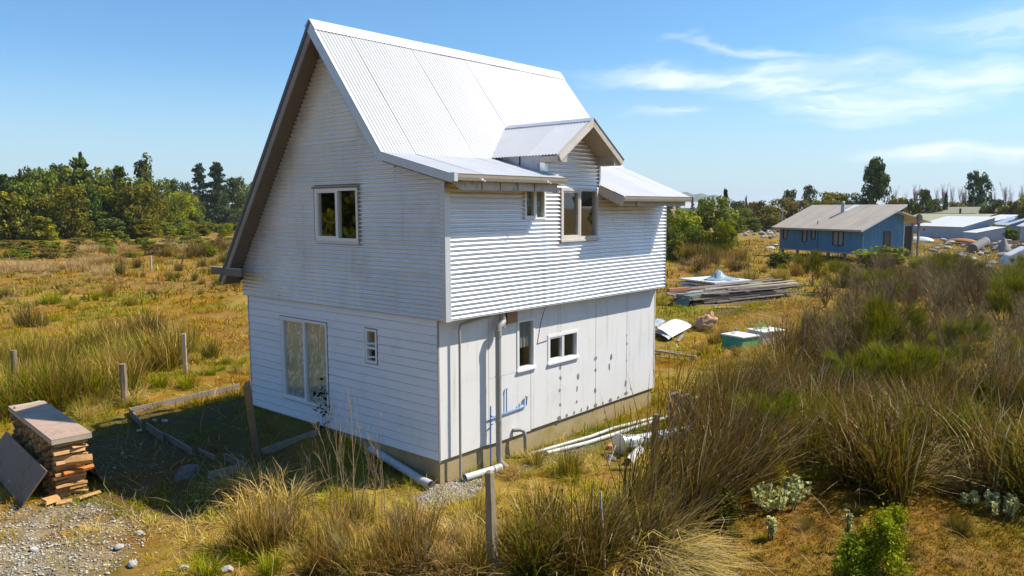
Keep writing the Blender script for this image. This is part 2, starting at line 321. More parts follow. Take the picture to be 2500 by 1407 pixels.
def lace_mat():
    m, t, b = new_mat('lace'); tcn = t.node('ShaderNodeTexCoord'); o = tcn.outputs['Object']
    w = t.node('ShaderNodeTexWave'); t.set(w.inputs[0], t.mapping(o, (1, 1, .6))); w.inputs['Scale'].default_value = 3; w.inputs['Distortion'].default_value = 14; w.inputs['Detail'].default_value = 3; w.inputs['Detail Scale'].default_value = 1.5
    f = t.ramp(w.outputs['Fac'], .80, .97)
    t.set(b.inputs['Base Color'], t.mix(f, (.52, .51, .45), (.85, .84, .80))); b.inputs['Roughness'].default_value = .9; return m
M['lace'] = lace_mat()
# ------------------------------------------------------------------ the ground and what lies far off
def build_ground():
    # one sheet, finest around the house, reaching to the horizon
    A = np.concatenate([np.linspace(math.radians(-2), math.radians(86), 470), np.linspace(math.radians(88), math.radians(356), 70)])
    Rr = np.concatenate([np.linspace(.5, 6.5, 8)[:-1], 6.5 * (70 / 6.5) ** np.linspace(0, 1, 235), 70 * (9000 / 70) ** np.linspace(0, 1, 70)[1:]])
    rr, aa = np.meshgrid(Rr, A, indexing='ij')
    X = -8.8 + rr * np.cos(aa); Y = -9.2 + rr * np.sin(aa); Z = gz(X, Y) - np.clip((rr - 600) / 9000, 0, 1) * 4
    nr, na = X.shape; idx = np.arange(nr * na).reshape(nr, na)
    a = idx[:-1, :]; b = idx[1:, :]; a2 = np.roll(a, -1, 1); b2 = np.roll(b, -1, 1)
    T = np.concatenate([np.stack([a, b, b2], -1).reshape(-1, 3), np.stack([a, b2, a2], -1).reshape(-1, 3)])
    V = np.stack([X, Y, Z], -1).reshape(-1, 3)
    cidx = len(V); V = np.vstack([V, [[-8.8, -9.2, float(gz(-8.8, -9.2))]]])
    T = np.vstack([T, np.stack([np.full(na, cidx), idx[0], np.roll(idx[0], -1)], -1)])
    m, t, b = new_mat('heath_ground')
    tcn = t.node('ShaderNodeTexCoord'); o = tcn.outputs['Object']
    w = t.vmath('MULTIPLY', t.vmath('SUBTRACT', t.noise(o, .8, 3, .6, 0, True), (.5, .5, .5)), (1.6, 1.6, 0)); ow = t.vmath('ADD', o, w)
    def blob(cx, cy, rx, ry, rot=0, soft=(1.15, .7)):
        v = t.mapping(t.vmath('SUBTRACT', ow, (cx, cy, 0)), (1 / rx, 1 / ry, 0), (0, 0, 0), (0, 0, -rot))
        v2 = t.node('ShaderNodeVectorRotate', rotation_type='Z_AXIS'); t.set(v2.inputs[0], t.vmath('SUBTRACT', ow, (cx, cy, 0))); v2.inputs['Angle'].default_value = -rot
        v = t.vmath('MULTIPLY', v2.outputs[0], (1 / rx, 1 / ry, 0))
        return t.ramp(t.vmath('LENGTH', v), *soft)
    big = t.noise(o, .16, 5, .6); mid = t.noise(o, .9, 6, .65); mid2 = t.noise(t.mapping(o, (1, 1, 1), (31, 7, 3)), .55, 6, .65); fine = t.noise(o, 6, 6, .7); vf = t.noise(o, 34, 4, .7)
    moss = t.mix(t.ramp(mid, .35, .65), (.27, .118, .016), (.32, .175, .022))
    moss = t.mix(t.ramp(fine, .50, .72), moss, (.19, .085, .014))
    grass = t.mix(t.ramp(fine, .35, .68), (.14, .14, .014), (.30, .195, .03))
    straw = t.mix(t.ramp(vf, .35, .7), (.42, .29, .095), (.27, .16, .045))
    c = t.mix(t.ramp(mid2, .40, .62), moss, grass)
    c = t.mix(t.math('MULTIPLY', t.math('MULTIPLY', t.ramp(big, .50, .66), t.ramp(mid, .38, .6)), .65), c, straw)
    c = t.mix(t.math('MULTIPLY', t.ramp(t.noise(t.mapping(o, (1, 1, 1), (3, 57, 9)), .42, 6, .65), .58, .72), .8), c, (.12, .13, .014))
    c = t.mix(t.math('MULTIPLY', t.ramp(t.noise(t.mapping(o, (1, 1, 1), (13, 5, 9)), 1.6, 5, .7), .60, .74), .75), c, (.15, .085, .025))
    # mossy red-brown carpet right of the front thicket
    cm = blob(4.2, -7.6, 4.6, 2.3, -.55)
    c = t.mix(t.math('MULTIPLY', cm, .85), c, t.mix(t.ramp(fine, .4, .7), t.mix(t.ramp(mid, .4, .62), (.27, .135, .012), (.26, .185, .015)), (.11, .062, .008)))
    # short yellow grass in front of the house
    cg = blob(-1.2, -1.6, 3.8, 2.4, -.6)
    c = t.mix(t.math('MULTIPLY', cg, .8), c, t.mix(t.ramp(fine, .38, .68), t.mix(t.ramp(mid, .4, .62), (.46, .32, .025), (.32, .29, .02)), (.60, .44, .12)))
    # bare dark earth of the yard beside the gable
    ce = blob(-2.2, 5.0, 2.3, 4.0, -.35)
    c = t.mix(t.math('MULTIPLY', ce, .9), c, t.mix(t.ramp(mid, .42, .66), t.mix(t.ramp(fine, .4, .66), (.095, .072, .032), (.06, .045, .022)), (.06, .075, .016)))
    # gravel: lower left track, and by the near corner of the house
    gv = t.math('MAXIMUM', blob(-5.7, 2.6, 1.5, 1.9, -.5, (1.2, .75)), blob(-.15, -.35, .85, .42, .25, (1.2, .7)))
    gv = t.math('MAXIMUM', gv, blob(3.0, -.55, 1.5, .28, 0, (1.2, .6)))
    vo = t.node('ShaderNodeTexVoronoi'); t.set(vo.inputs[0], o); vo.inputs['Scale'].default_value = 26
    sep = t.node('ShaderNodeSeparateColor'); t.l.new(vo.outputs['Color'], sep.inputs[0])
    gcol = t.mix(sep.outputs[0], (.16, .13, .08), (.40, .345, .245))
    c = t.mix(t.math('MULTIPLY', gv, t.ramp(mid, .30, .46)), c, gcol)
    # dark turned peat near the timber stack
    cp_ = blob(25.5, 5.2, 4.5, 1.5, -.1); c = t.mix(t.math('MULTIPLY', cp_, .8), c, (.095, .05, .026))
    # pale stony ground round the far dump
    cd = blob(92, 4, 26, 14, .3); c = t.mix(t.math('MULTIPLY', cd, .55), c, t.mix(t.ramp(mid, .4, .6), (.24, .175, .10), (.15, .15, .035)))
    vlow = t.noise(t.mapping(o, (1, 1, 1), (90, 20, 0)), .045, 5, .65)
    c = t.mix(t.math('MULTIPLY', t.ramp(vlow, .44, .58), .65), c, (.21, .105, .024))
    c = t.mix(t.math('MULTIPLY', t.ramp(t.noise(t.mapping(o, (1, 1, 1), (7, 80, 0)), .07, 6, .7), .54, .66), .7), c, (.115, .125, .02))
    c = t.mix(1.0, c, t.mix(vf, (.72, .72, .72), (1.25, 1.25, 1.25)), 'MULTIPLY')
    t.set(b.inputs['Base Color'], c); b.inputs['Roughness'].default_value = .95; b.inputs['Specular IOR Level'].default_value = .15
    bn = t.node('ShaderNodeBump'); bn.inputs['Strength'].default_value = .7; bn.inputs['Distance'].default_value = .08
    t.set(bn.inputs['Height'], t.math('ADD', fine, t.math('MULTIPLY', vf, .5))); t.l.new(bn.outputs[0], b.inputs['Normal'])
    me = np_mesh('ground', V, T, m); me.shade_smooth()
    tag(link('ground', me), 'heath of orange moss and yellow grass around the house', kind='structure')
build_ground()
def haze_box():
    m = bpy.data.materials.new('haze'); m.use_nodes = True; t = NT(m.node_tree); t.n.clear()
    v = t.node('ShaderNodeVolumePrincipled'); v.inputs['Color'].default_value = (.86, .92, 1, 1); v.inputs['Density'].default_value = .00012; v.inputs['Anisotropy'].default_value = .2
    o = t.node('ShaderNodeOutputMaterial'); t.l.new(v.outputs[0], o.inputs['Volume'])
    tag(MB().box((-9600, -9600, -10), (9600, 9600, 125)).build('haze', m), 'thin blue air that softens the far hills', kind='stuff')
haze_box()
def hill(name, pts, dist, mat_, label):
    """a far ridge: a long rounded body with its own depth"""
    c0 = Vector((-8.8, -9.2)); V = []; T = []
    n = len(pts); K = 7
    for i, (azm, h) in enumerate(pts):
        for k in range(K):
            s = k / (K - 1); r = dist + (s - .5) * dist * .5; z = h * math.sin(math.pi * s) ** .8
            V.append((c0.x + r * math.cos(azm), c0.y + r * math.sin(azm), GZ - 6 + z))
    for i in range(n - 1):
        for k in range(K - 1):
            a = i * K + k; T += [(a, a + K, a + K + 1), (a, a + K + 1, a + 1)]
    me = np_mesh(name, np.array(V), np.array(T), mat_); me.shade_smooth(); tag(link(name, me), label, kind='structure')
M['hill_green'] = mat('hill_green', (.07, .085, .04), .95, 0, .3, .004, bump=0, coord='Object')
_a0 = (0.550, 0.003)[0]; _a1 = (0.401, 0.002)[0]; _H = 3600
hill('far_hills', [(_a0 + (_a1 - _a0) * i / 40, max(8, 34 + (44 * math.exp(-((i - 12) / 9.0) ** 2)) + 22 * math.exp(-((i - 24) / 6.0) ** 2) + 4 * math.sin(i * 1.3) - (i > 30) * (i - 30) * 3.0)) for i in range(41)], _H, M['hill_green'], 'long low hills on the skyline behind the house eave')
_a0 = (1.161, 0.005)[0]; _a1 = (1.063, 0.005)[0]
hill('far_hill', [(_a0 + (_a1 - _a0) * i / 30, 6 + 62 * math.exp(-((i - 13) / 7.0) ** 2)) for i in range(31)], 3000, M['hill_green'], 'low hill on the skyline above the left woodland')

# ------------------------------------------------------------------ the white house
house = thing('house', 'large white corrugated metal house with steep roof and small dormer', 'house', (0, 0, 0))
Wd, Ln, H1, OX, OY = 5.88, 6.987, 2.434, .036, .233          # lower storey width and length, jetty height, upper storey overhangs
YR, ZR, G = 2.884, 7.629, .322                               # ridge, gable overhang
YB, ZB = .968, 5.199                                         # break of the right slope
YE, ZE = -.677, 4.791; Y2, Z2 = -.807, 4.479; X2 = 4.332       # near and far lean-to eaves
YL, ZL = 6.50, 2.722                                         # low left eave
XM, HW, ZRD, ZED, YD = 3.463, 1.056, 5.925, 5.208, -.681        # dormer
XE = Ln + .06                                                # far gable overhang
SL = (ZR - ZL) / (YL - YR); SR = (ZR - ZB) / (YR - YB); SN = (ZB - ZE) / (YB - YE); SF = (ZB - Z2) / (YB - Y2); SD = (ZRD - ZED) / HW

def clip_mesh(me, clips):
    if not clips: return
    bm = bmesh.new(); bm.from_mesh(me)
    for co, no in clips:
        bmesh.ops.bisect_plane(bm, geom=bm.verts[:] + bm.edges[:] + bm.faces[:], dist=1e-5, plane_co=co, plane_no=no, clear_outer=True)
    bm.to_mesh(me); bm.free()
def corr(name, parent, m, P0, U, V, N, u0, u1, v0, v1, pitch=.076, amp=.0165, holes=(), clips=(), du=.45, seg=8, wob=.0045, lift=0, dent=.003):
    """one corrugated sheet: waves run along U, repeat along V"""
    P0, U, V, N = Vector(P0), Vector(U), Vector(V), Vector(N)
    us = set(np.linspace(u0, u1, max(2, int((u1 - u0) / du) + 1)).tolist()); vs = set(np.linspace(v0, v1, max(3, int(round((v1 - v0) / pitch * seg)) + 1)).tolist())
    for h in holes:
        us |= {x for x in h[:2] if u0 < x < u1}; vs |= {x for x in h[2:] if v0 < x < v1}
    us = sorted(us); vs = sorted(vs); sd = random.uniform(0, 50)
    ok = lambda a, b: not any(h[0] - 1e-6 < a < h[1] + 1e-6 and h[2] - 1e-6 < b < h[3] + 1e-6 for h in holes)
    verts = []
    for u in us:
        for v in vs:
            e = float(fbm(u * 1.0 + sd, v * 2 + sd, 1.3, 0, 10))
            vv = v + wob * float(fbm(u + sd * 2, v * .7, .9, 0, 9)) * (0 if v in (vs[0], vs[-1]) else 1)
            verts.append(P0 + U * u + V * vv + N * (lift + amp * math.cos(2 * math.pi * v / pitch) + dent * e))
    nv = len(vs); faces = []
    for i in range(len(us) - 1):
        for j in range(nv - 1):
            if ok((us[i] + us[i + 1]) / 2, (vs[j] + vs[j + 1]) / 2):
                faces.append((i * nv + j, (i + 1) * nv + j, (i + 1) * nv + j + 1, i * nv + j + 1))
    me = bpy.data.meshes.new(name); me.from_pydata([tuple(p) for p in verts], [], faces); me.materials.append(m)
    clip_mesh(me, clips); me.shade_smooth()
    if len(me.polygons) == 0: return None
    return link(name, me, parent)

# foundation
mb = MB(); mb.box((.03, .03, -.9), (Ln - .03, Wd - .03, -.004)); mb.build('foundation', M['concrete'], house)
# floors inside
MB().box((.06, .06, 0), (Ln - .06, Wd - .06, .03)).build('ground_floor', M['interior'], house)
MB().box((.0, -OY + .04, H1 - .01), (Ln, Wd, H1 + .12)).build('upper_floor', M['interior'], house)
MB().box((3.9, .08, .04), (4.0, Wd - .08, H1 - .02)).build('partition', M['interior'], house)
MB().box((2.75, .3, H1 + .13), (2.83, Wd - .2, 4.9)).build('partition', M['interior'], house)
# rear walls
MB().box((Ln - .05, 0, 0), (Ln, Wd, H1 - .02)).build('rear_wall', M['panel'], house)
MB().box((0.02, Wd - .05, 0), (Ln - .06, Wd, H1 - .02)).build('rear_wall', M['panel'], house)
rp = [(-OY, H1), (-OY, 4.45), (YB, 4.95), (YR, ZR - .4), (Wd + .1, ZR - .4 - (Wd + .1 - YR) * SL), (Wd + .1, H1)]
MB().prism([(XE - .02, y, z) for y, z in rp], (.02, 0, 0)).build('rear_gable', M['wall_metal'], house)
MB().box((0, Wd + .1, H1), (Ln, Wd + .14, 2.95)).build('rear_wall', M['wall_metal'], house)

def panel_grid_x(mb, y0, y1, z0, z1, holes, x0=.014, x1=.03):
    ys = sorted({y0, y1} | {q for h in holes for q in h[:2]}); zs = sorted({z0, z1} | {q for h in holes for q in h[2:]})
    for i in range(len(ys) - 1):
        for j in range(len(zs) - 1):
            cy, cz = (ys[i] + ys[i + 1]) / 2, (zs[j] + zs[j + 1]) / 2
            if not any(h[0] < cy < h[1] and h[2] < cz < h[3] for h in holes): mb.box((x0, ys[i], zs[j]), (x1, ys[i + 1], zs[j + 1]))
# lower gable wall: lapped boards, each its own piece
LW = [(3.08, 4.665, .355, 2.065), (1.58, 1.905, 1.455, 2.085)]       # holes y0,y1,z0,z1
bh = (H1 + .012) / 16
for i in range(16):
    z0 = i * bh; z1 = z0 + bh + .012
    zt = z0 + bh - .009
    cuts = [(0.004, Wd, 0.0, 1.0)]
    for h in LW:
        lo, hi = (h[2] - z0) / (zt - z0), (h[3] - z0) / (zt - z0)
        if lo < 1 and hi > 0:
            new = []
            for c in cuts:
                new += [(s[0], s[1], c[2], c[3]) for s in ((c[0], min(c[1], h[0])), (max(c[0], h[1]), c[1])) if s[1] - s[0] > .01]
                if c[0] < h[0] and c[1] > h[1]:
                    if lo > .04: new.append((h[0], h[1], 0.0, lo))
                    if hi < .96: new.append((h[0], h[1], hi, 1.0))
            cuts = new
    for a, b_, ka, kb in cuts:
        mb = MB()
        n = max(2, int((b_ - a) / .5)); ys = np.linspace(a, b_, n + 1)
        o1 = [.013 + .0022 * float(fbm(y, i * 3.1, 1.1, 0, 8)) for y in ys]
        zz = [z0 + .004 * float(fbm(y, i * 2.3 + 9, .8, 0, 8)) * (i > 0) for y in ys]
        for j in range(n):
            P = []
            for jj in (j, j + 1):
                za, zb = zz[jj] + (zt - zz[jj]) * ka, zz[jj] + (zt - zz[jj]) * kb; oa, ob = o1[jj] + (.004 - o1[jj]) * ka, o1[jj] + (.004 - o1[jj]) * kb
                P += [(-oa, ys[jj], za), (-ob, ys[jj], zb), (.012, ys[jj], zb), (.012, ys[jj], za)]
            mb.add(P, [(0, 4, 5, 1), (1, 5, 6, 2), (2, 6, 7, 3), (3, 7, 4, 0)] + ([(0, 1, 2, 3)] if j == 0 else []) + ([(4, 7, 6, 5)] if j == n - 1 else []))
        mb.build('siding_board', M['siding'], house)
mb = MB(); panel_grid_x(mb, .01, Wd - .02, 0, H1, LW); mb.build('wall_sheathing', M['blue_trim'], house)  # darker backing shows in the board gaps, standing in for shade under the laps
MB().box((-.022, -.012, -.03), (.012, .002, H1)).build('corner_trim', M['barge_grey'], house)
MB().box((-.02, Wd - .005, -.03), (.02, Wd + .02, H1)).build('corner_trim', M['blue_trim'], house)

# lower long wall: flat sheets with open joints
PW = [(2.015, 2.51, 1.23, 2.165), (2.935, 3.905, 1.22, 1.755)]
def panel_grid(mb, x0, x1, z0, z1, holes, y0=-.012, y1=.0):
    xs = sorted({x0, x1} | {x for h in holes for x in h[:2] if x0 < x < x1}); zs = sorted({z0, z1} | {x for h in holes for x in h[2:] if z0 < x < z1})
    for i in range(len(xs) - 1):
        for j in range(len(zs) - 1):
            cx, cz = (xs[i] + xs[i + 1]) / 2, (zs[j] + zs[j + 1]) / 2
            if not any(h[0] < cx < h[1] and h[2] < cz < h[3] for h in holes): mb.box((xs[i], y0, zs[j]), (xs[i + 1], y1, zs[j + 1]))
panels = []
for i, (x0, x1, z0, z1, yo) in enumerate([(.012, 1.215, 0, H1, 0), (1.222, 2.40, -.012, 1.196, .001), (1.222, 2.40, 1.203, H1, -.0005), (2.408, 3.328, .01, H1, .0035), (3.340, 4.566, 0, H1, .0005), (4.575, 5.778, .004, H1, -.001), (5.790, Ln - .03, 0, H1, .001)]):
    mb = MB(); panel_grid(mb, x0, x1, z0, z1, PW, -.012 - yo, 0); panels.append((x0, x1, z0, z1, mb.build('wall_panel', M['panel'], house)))
MB().box((Ln - .028, -.02, -.005), (Ln + .012, .02, H1)).build('corner_trim', M['cream_frame'], house)
MB().box((1.205, -.001, 0), (3.2, .012, H1)).build('joint_backing', M['dark_frame'], house) if False else None
mb = MB()
panel_grid(mb, .02, Ln - .03, .0, H1, PW, .004, .03); mb.build('wall_sheathing', M['barge_grey'], house)
spots = [(3.335, 1.07, .040, .045), (3.335, .86, .045, .055), (3.32, .61, .038, .042), (3.33, .31, .030, .045), (3.94, .79, .035, .06), (3.91, .54, .03, .05), (3.89, .26, .032, .035), (4.57, 1.07, .042, .042),
         (4.57, .82, .042, .045), (4.56, .38, .048, .06), (4.57, .05, .06, .045), (5.16, 1.01, .032, .068), (5.1, .81, .032, .06), (5.78, .09, .06, .05), (5.76, .32, .035, .06), (5.78, 1.41, .02, .022), (5.785, 1.22, .022, .028), (5.785, .84, .018, .022),
         (3.30, .04, .06, .045), (3.55, .045, .03, .045), (3.80, .05, .035, .04), (4.05, .055, .02, .045), (4.28, .05, .03, .045), (4.86, .05, .025, .03), (5.15, .055, .045, .035), (5.46, .055, .045, .03), (2.66, 1.90, .03, .014)]
for x, z, rx, rz in spots:
    par = [p for p in panels if p[0] - .01 <= x <= p[1] + .012 and p[2] - .02 <= z <= p[3] + .02]
    mb = MB(); n = 11; ph = random.uniform(0, 6); rx *= random.uniform(.7, 1.25); rz *= random.uniform(.75, 1.25); x += random.uniform(-.008, .008)
    ring = [(x + rx * math.cos(a) * (1 + .22 * math.sin(2 * a + ph)), -.0185, z + rz * math.sin(a) * (1 + .2 * math.cos(3 * a + ph))) for a in [2 * math.pi * k / n for k in range(n)]]
    mb.prism(ring, (0, .003, 0)); mb.build('filler_patch', M['patch'], par[0][4])
# rust-edged open joints
for x, z0, z1, w in ((3.334, 0, 1.2, .010), (4.571, 0, 2.2, .012), (5.784, 0, 1.4, .010), (2.404, 0, 1.15, .014), (1.2185, 0, 2.4, .008)):
    MB().box((x - w / 2, -.0135, z0), (x + w / 2, -.004, z1)).build('joint_strip', M['patch'] if x > 3 else M['barge_grey'], house)

# upper gable wall: corrugated sheets
GH = [(-3.29, -1.99, 3.66, 4.63)]           # u = -y
TL = .2222 * math.hypot(1, SL); TR = .25; TN = .16
gclips = [((0, YR, ZR - TL), (0, SL, 1)), ]
def gable_clips(ymid): return gclips + [((0, YR, ZR - TR), (0, -SR, 1))]
Xn = (-1, 0, 0)
for c0, c1, lf in ((-6.043, -1.985, .0), (-2.0, .226, .0022)):
    z = H1 - .012; r = 0
    while z < 7.1:
        z1 = min(z + .76, 7.3)
        if c1 > 0:       # right column sits under the lean-to line as well; split at the break
            for (ua, ub, cl) in ((c0, -YB, [((0, YR, ZR - TR), (0, -SR, 1))]), (-YB, c1, [((0, YB, ZB - TN), (0, -SN, 1))])):
                corr('cladding_sheet', house, M['wall_metal'], (-OX, 0, 0), (0, -1, 0), (0, 0, 1), Xn, ua, ub, z, z1 + .02, holes=GH, clips=cl, lift=lf + .0012 * (r % 2))
        else:
            corr('cladding_sheet', house, M['wall_metal'], (-OX, 0, 0), (0, -1, 0), (0, 0, 1), Xn, c0, c1, z, z1 + .02, holes=GH, clips=gclips + [((0, YR, ZR - TR), (0, -SR, 1))], lift=lf + .0012 * (r % 2))
        z = z1; r += 1
# skirt drip under the gable
MB().box((-OX - .012, -OY, H1 - .03), (.0, Wd + .15, H1 - .016)).build('skirt_flashing', M['flashing'], house)
# upper long wall
RH = [(1.955, 2.565, 4.04, 4.62), (3.035, 4.275, 3.63, 4.635)]
DCL, DCR = 2.56, 4.335       # dormer front wall edges
for c0, c1, lf in ((-.03, 2.575, 0), (2.56, 4.655, .0026), (4.64, XE, .0008)):
    z = H1 - .012; r = 0
    while z < 4.62:
        corr('cladding_sheet', house, M['wall_metal'], (0, -OY, 0), (1, 0, 0), (0, 0, 1), (0, -1, 0), c0, c1, z, min(z + .78, 4.70), holes=RH, lift=lf + .0012 * (r % 2)); z += .76; r += 1
MB().box((-.02, -OY - .012, H1 - .032), (XE, -OY + .2, H1 - .016)).build('skirt_flashing', M['flashing'], house)
# corner flashing of the upper storey (an angle, two faces)
mb = MB(); mb.box((-OX - .016, -OY - .016, H1 - .04), (-OX - .011, -OY + .105, 4.72)); mb.box((-OX - .011, -OY - .0165, H1 - .04), (.075, -OY - .0115, 4.60)); mb.build('corner_trim', M['flashing'], house)
mb = MB(); mb.box((XE - .005, -OY - .014, H1 - .02), (XE + .006, -OY + .08, 4.4)); mb.build('corner_trim', M['flashing'], house)

# main roof, sheet by sheet
def roof(name, P_ridge, U, down, N, u0, u1, length, width=.76, m=None, **k):
    u = u0; r = 0
    while u < u1 - .02:
        ue = min(u + width + .03, u1)
        # waves repeat along the ridge direction, run downhill
        corr('roof_sheet' if name is None else name, k.get('parent', house), m or M['roof_metal'], P_ridge, down, U, N, 0, length, u, ue, clips=k.get('clips', ()), lift=.010 + .0028 * (r % 2), du=1.2, wob=.002, amp=.0085, seg=8, dent=.0025)
        u += width; r += 1
dnR = Vector((0, -(YR - YB), -(ZR - ZB))); lR = dnR.length; dnR.normalize(); nR = Vector((0, -SR, 1)).normalized()
roof(None, (0, YR, ZR), (1, 0, 0), dnR, nR, -G, XE + .05, lR + .05)
dnL = Vector((0, YL - YR, ZL - ZR)); lL = dnL.length; dnL.normalize(); nL = Vector((0, SL, 1)).normalized()
roof(None, (0, YR, ZR), (1, 0, 0), dnL, nL, -G, XE + .05, lL)
dnN = Vector((0, YE - YB, ZE - ZB)); lN = dnN.length; dnN.normalize(); nN = Vector((0, -SN, 1)).normalized()
roof('lean_to_sheet', (0, YB, ZB - .012), (1, 0, 0), dnN, nN, -G, 2.645, lN + .02, m=M['lean_metal'])
dnF = Vector((0, Y2 - YB, Z2 - ZB)); lF = dnF.length; dnF.normalize(); nF = Vector((0, -SF, 1)).normalized()
roof('lean_to_sheet', (0, YB, ZB - .012), (1, 0, 0), dnF, nF, 4.345, XE + .05, lF + .02, m=M['lean_metal'])
# ridge cap: folded strip
mb = MB()
for sgn, dn, nn, wv_ in ((1, dnR, nR, .27), (-1, dnL, nL, .25)):
    a = Vector((0, YR, ZR)) + Vector((0, 0, .032)); b_ = a + dn * wv_
    for x0, x1, lf in ((-G - .015, 2.55, 0), (2.5, 5.3, .004), (5.25, XE + .06, 0)):
        mb.prism([Vector((x0, a.y, a.z)) + Vector((0, 0, lf)), Vector((x0, b_.y, b_.z)) + nn * (.006 + lf), Vector((x0, b_.y, b_.z)) + nn * (.002 + lf), Vector((x0, a.y, a.z - .006)) + Vector((0, 0, lf))], (x1 - x0, 0, 0))
mb.build('ridge_cap', M['roof_metal'], house)
# structure under the roofs: boarding that closes them
def slab(name, m, a, b_, n, t0, t1, x0, x1, ext=(0, 0)):
    a, b_ = Vector((0, *a)), Vector((0, *b_)); n = Vector(n); d = (b_ - a).normalized(); a = a - d * ext[0]; b_ = b_ + d * ext[1]
    return MB().prism([(x0, *(a - n * t0).yz), (x0, *(b_ - n * t0).yz), (x0, *(b_ - n * t1).yz), (x0, *(a - n * t1).yz)], (x1 - x0, 0, 0)).build(name, m, house)
slab('roof_boarding', M['interior'], (YR, ZR), (YB, ZB), nR, .02, .04, -G + .05, XE)
slab('roof_boarding', M['interior'], (YR, ZR), (YL, ZL), nL, .02, .04, -G + .05, XE)
slab('roof_boarding', M['interior'], (YB, ZB - .012), (YE, ZE - .012), nN, .02, .035, -G + .04, 2.6)
slab('roof_boarding', M['interior'], (YB, ZB - .012), (Y2, Z2 - .012), nF, .02, .035, 4.38, XE)
# left slope verge: dark flashing, grey barge board, wide soffit
slab('verge_flashing', M['dark_flashing'], (YR, ZR), (YL, ZL), nL, -.012, .062, -G - .022, -G + .03, (.0, 0))
slab('barge_board', M['barge_grey'], (YR, ZR), (YL, ZL), nL, .064, .185, -G - .004, -G + .03, (-.04, 0))
slab('soffit', M['soffit'], (YR, ZR), (YL, ZL), nL, .190, .205, -G + .0, .05, (-.25, -.05))
# right slope verge: folded grey flashing, mitred at the break
slab('verge_flashing', M['flashing'], (YR, ZR), (YB, ZB), nR, -.014, .165, -G - .018, -G + .03, (.03, .0))
slab('verge_flashing', M['flashing'], (YB, ZB), (YE, ZE), nN, -.006, .135, -G - .017, -G + .03, (.08, .02))
slab('soffit', M['soffit'], (YR, ZR), (YB, ZB), nR, .17, .185, -G + .0, .05, (-.25, -.05))
slab('soffit', M['soffit'], (YB, ZB), (YE, ZE), nN, .14, .155, -G + .0, 2.62, (-.05, -.08))
# low left eave: boxed return with gutter
ra = (6.785, 2.825); rb = (5.565, 2.959)
MB().box((-G - .02, rb[0] - .02, rb[1] - .115), (-G + .02, ra[0], rb[1] + .035)).build('eave_return', M['soffit'], house)
MB().box((-G + .02, ra[0] - .10, rb[1] - .10), (XE, ra[0], rb[1] + .03)).build('gutter', M['barge_grey'], house)
MB().box((-G - .022, rb[0] - .0, rb[1] + .036), (-G + .03, ra[0] + .005, rb[1] + .05)).build('eave_return_cap', M['trim_wood'], house)
MB().box((-.06, 6.02, H1 + .3), (.02, 6.10, H1 + .62)).build('eave_bracket', M['dark_frame'], house)
# gutters of the lean-tos: open metal troughs
def gutter(x0, x1, y, z, m, h=.105, w=.115):
    prof = [(0, 0), (-.012, -.012), (-.02, -h), (-w + .03, -h), (-w + .012, -h * .55), (-w, -.012), (-w - .008, .0), (-w + .002, .002), (-w + .022, -h * .5), (-w + .036, -h + .006), (-.028, -h + .006), (-.014, 0)]
    mb = MB(); mb.prism([(x0, y + a + .06, z + b_) for a, b_ in prof], (x1 - x0, 0, 0)); return mb.build('gutter', m, house)
gutter(-.30, 2.60, YE, ZE - .0, M['wall_metal'])
gutter(X2 + .02, XE + .06, Y2, Z2 - .0, M['wall_metal'])
# end cap and fascia
MB().box((-G - .014, YE - .085, ZE - .125), (-.26, YE + .03, ZE + .012)).build('gutter_cap', M['flashing'], house)
MB().box((-.02, YE + .075, ZE - .25), (2.46, YE + .115, ZE - .04)).build('fascia_board', M['peeling'], house)
MB().prism([(-G + .05, YE + .08, ZE - .10), (-.02, YE + .08, ZE - .12), (-.02, YE + .08, ZE - .25)], (0, .04, 0)).build('fascia_end', M['trim_wood'], house)
MB().box((2.44, YE + .07, ZE - .27), (2.53, YE + .17, ZE - .17)).build('gutter_outlet', M['pvc'], house)
for x in (.45, .9, 1.35, 1.8): MB().box((x - .006, YE + .068, ZE - .25), (x + .006, YE + .0745, ZE - .12)).build('fascia_strap', M['dark_frame'], house)
for x in (.37, 2.08): MB().box((x - .02, YE - .07, ZE - .115), (x + .02, YE - .02, ZE - .092)).build('gutter_clip', M['flashing'], house)
MB().box((X2 + .05, Y2 + .09, Z2 - .20), (XE + .02, Y2 + .13, Z2 - .04)).build('fascia_board', M['trim_wood'], house)
MB().box((4.95, Y2 + .04, Z2 - .19), (5.05, Y2 + .085, Z2 - .11)).build('gutter_bracket', M['trim_wood'], house)
# barge at the near end of the far lean-to, running back to the dormer wall
slab('barge_board', M['cream_frame'], (-OY, Z2 + (-OY - Y2) * SF), (Y2, Z2), nF, .015, .19, X2 + .005, X2 + .035, (0, .04))
slab('verge_flashing', M['orange_wood'] if False else M['pale_plank'], (-OY, Z2 + (-OY - Y2) * SF), (Y2, Z2), nF, -.004, .013, X2 + .0, X2 + .09, (0, -.25))
slab('soffit', M['trim_wood'], (YB, ZB), (Y2, Z2), nF, .195, .21, X2 + .04, XE, (-1.1, -.05))

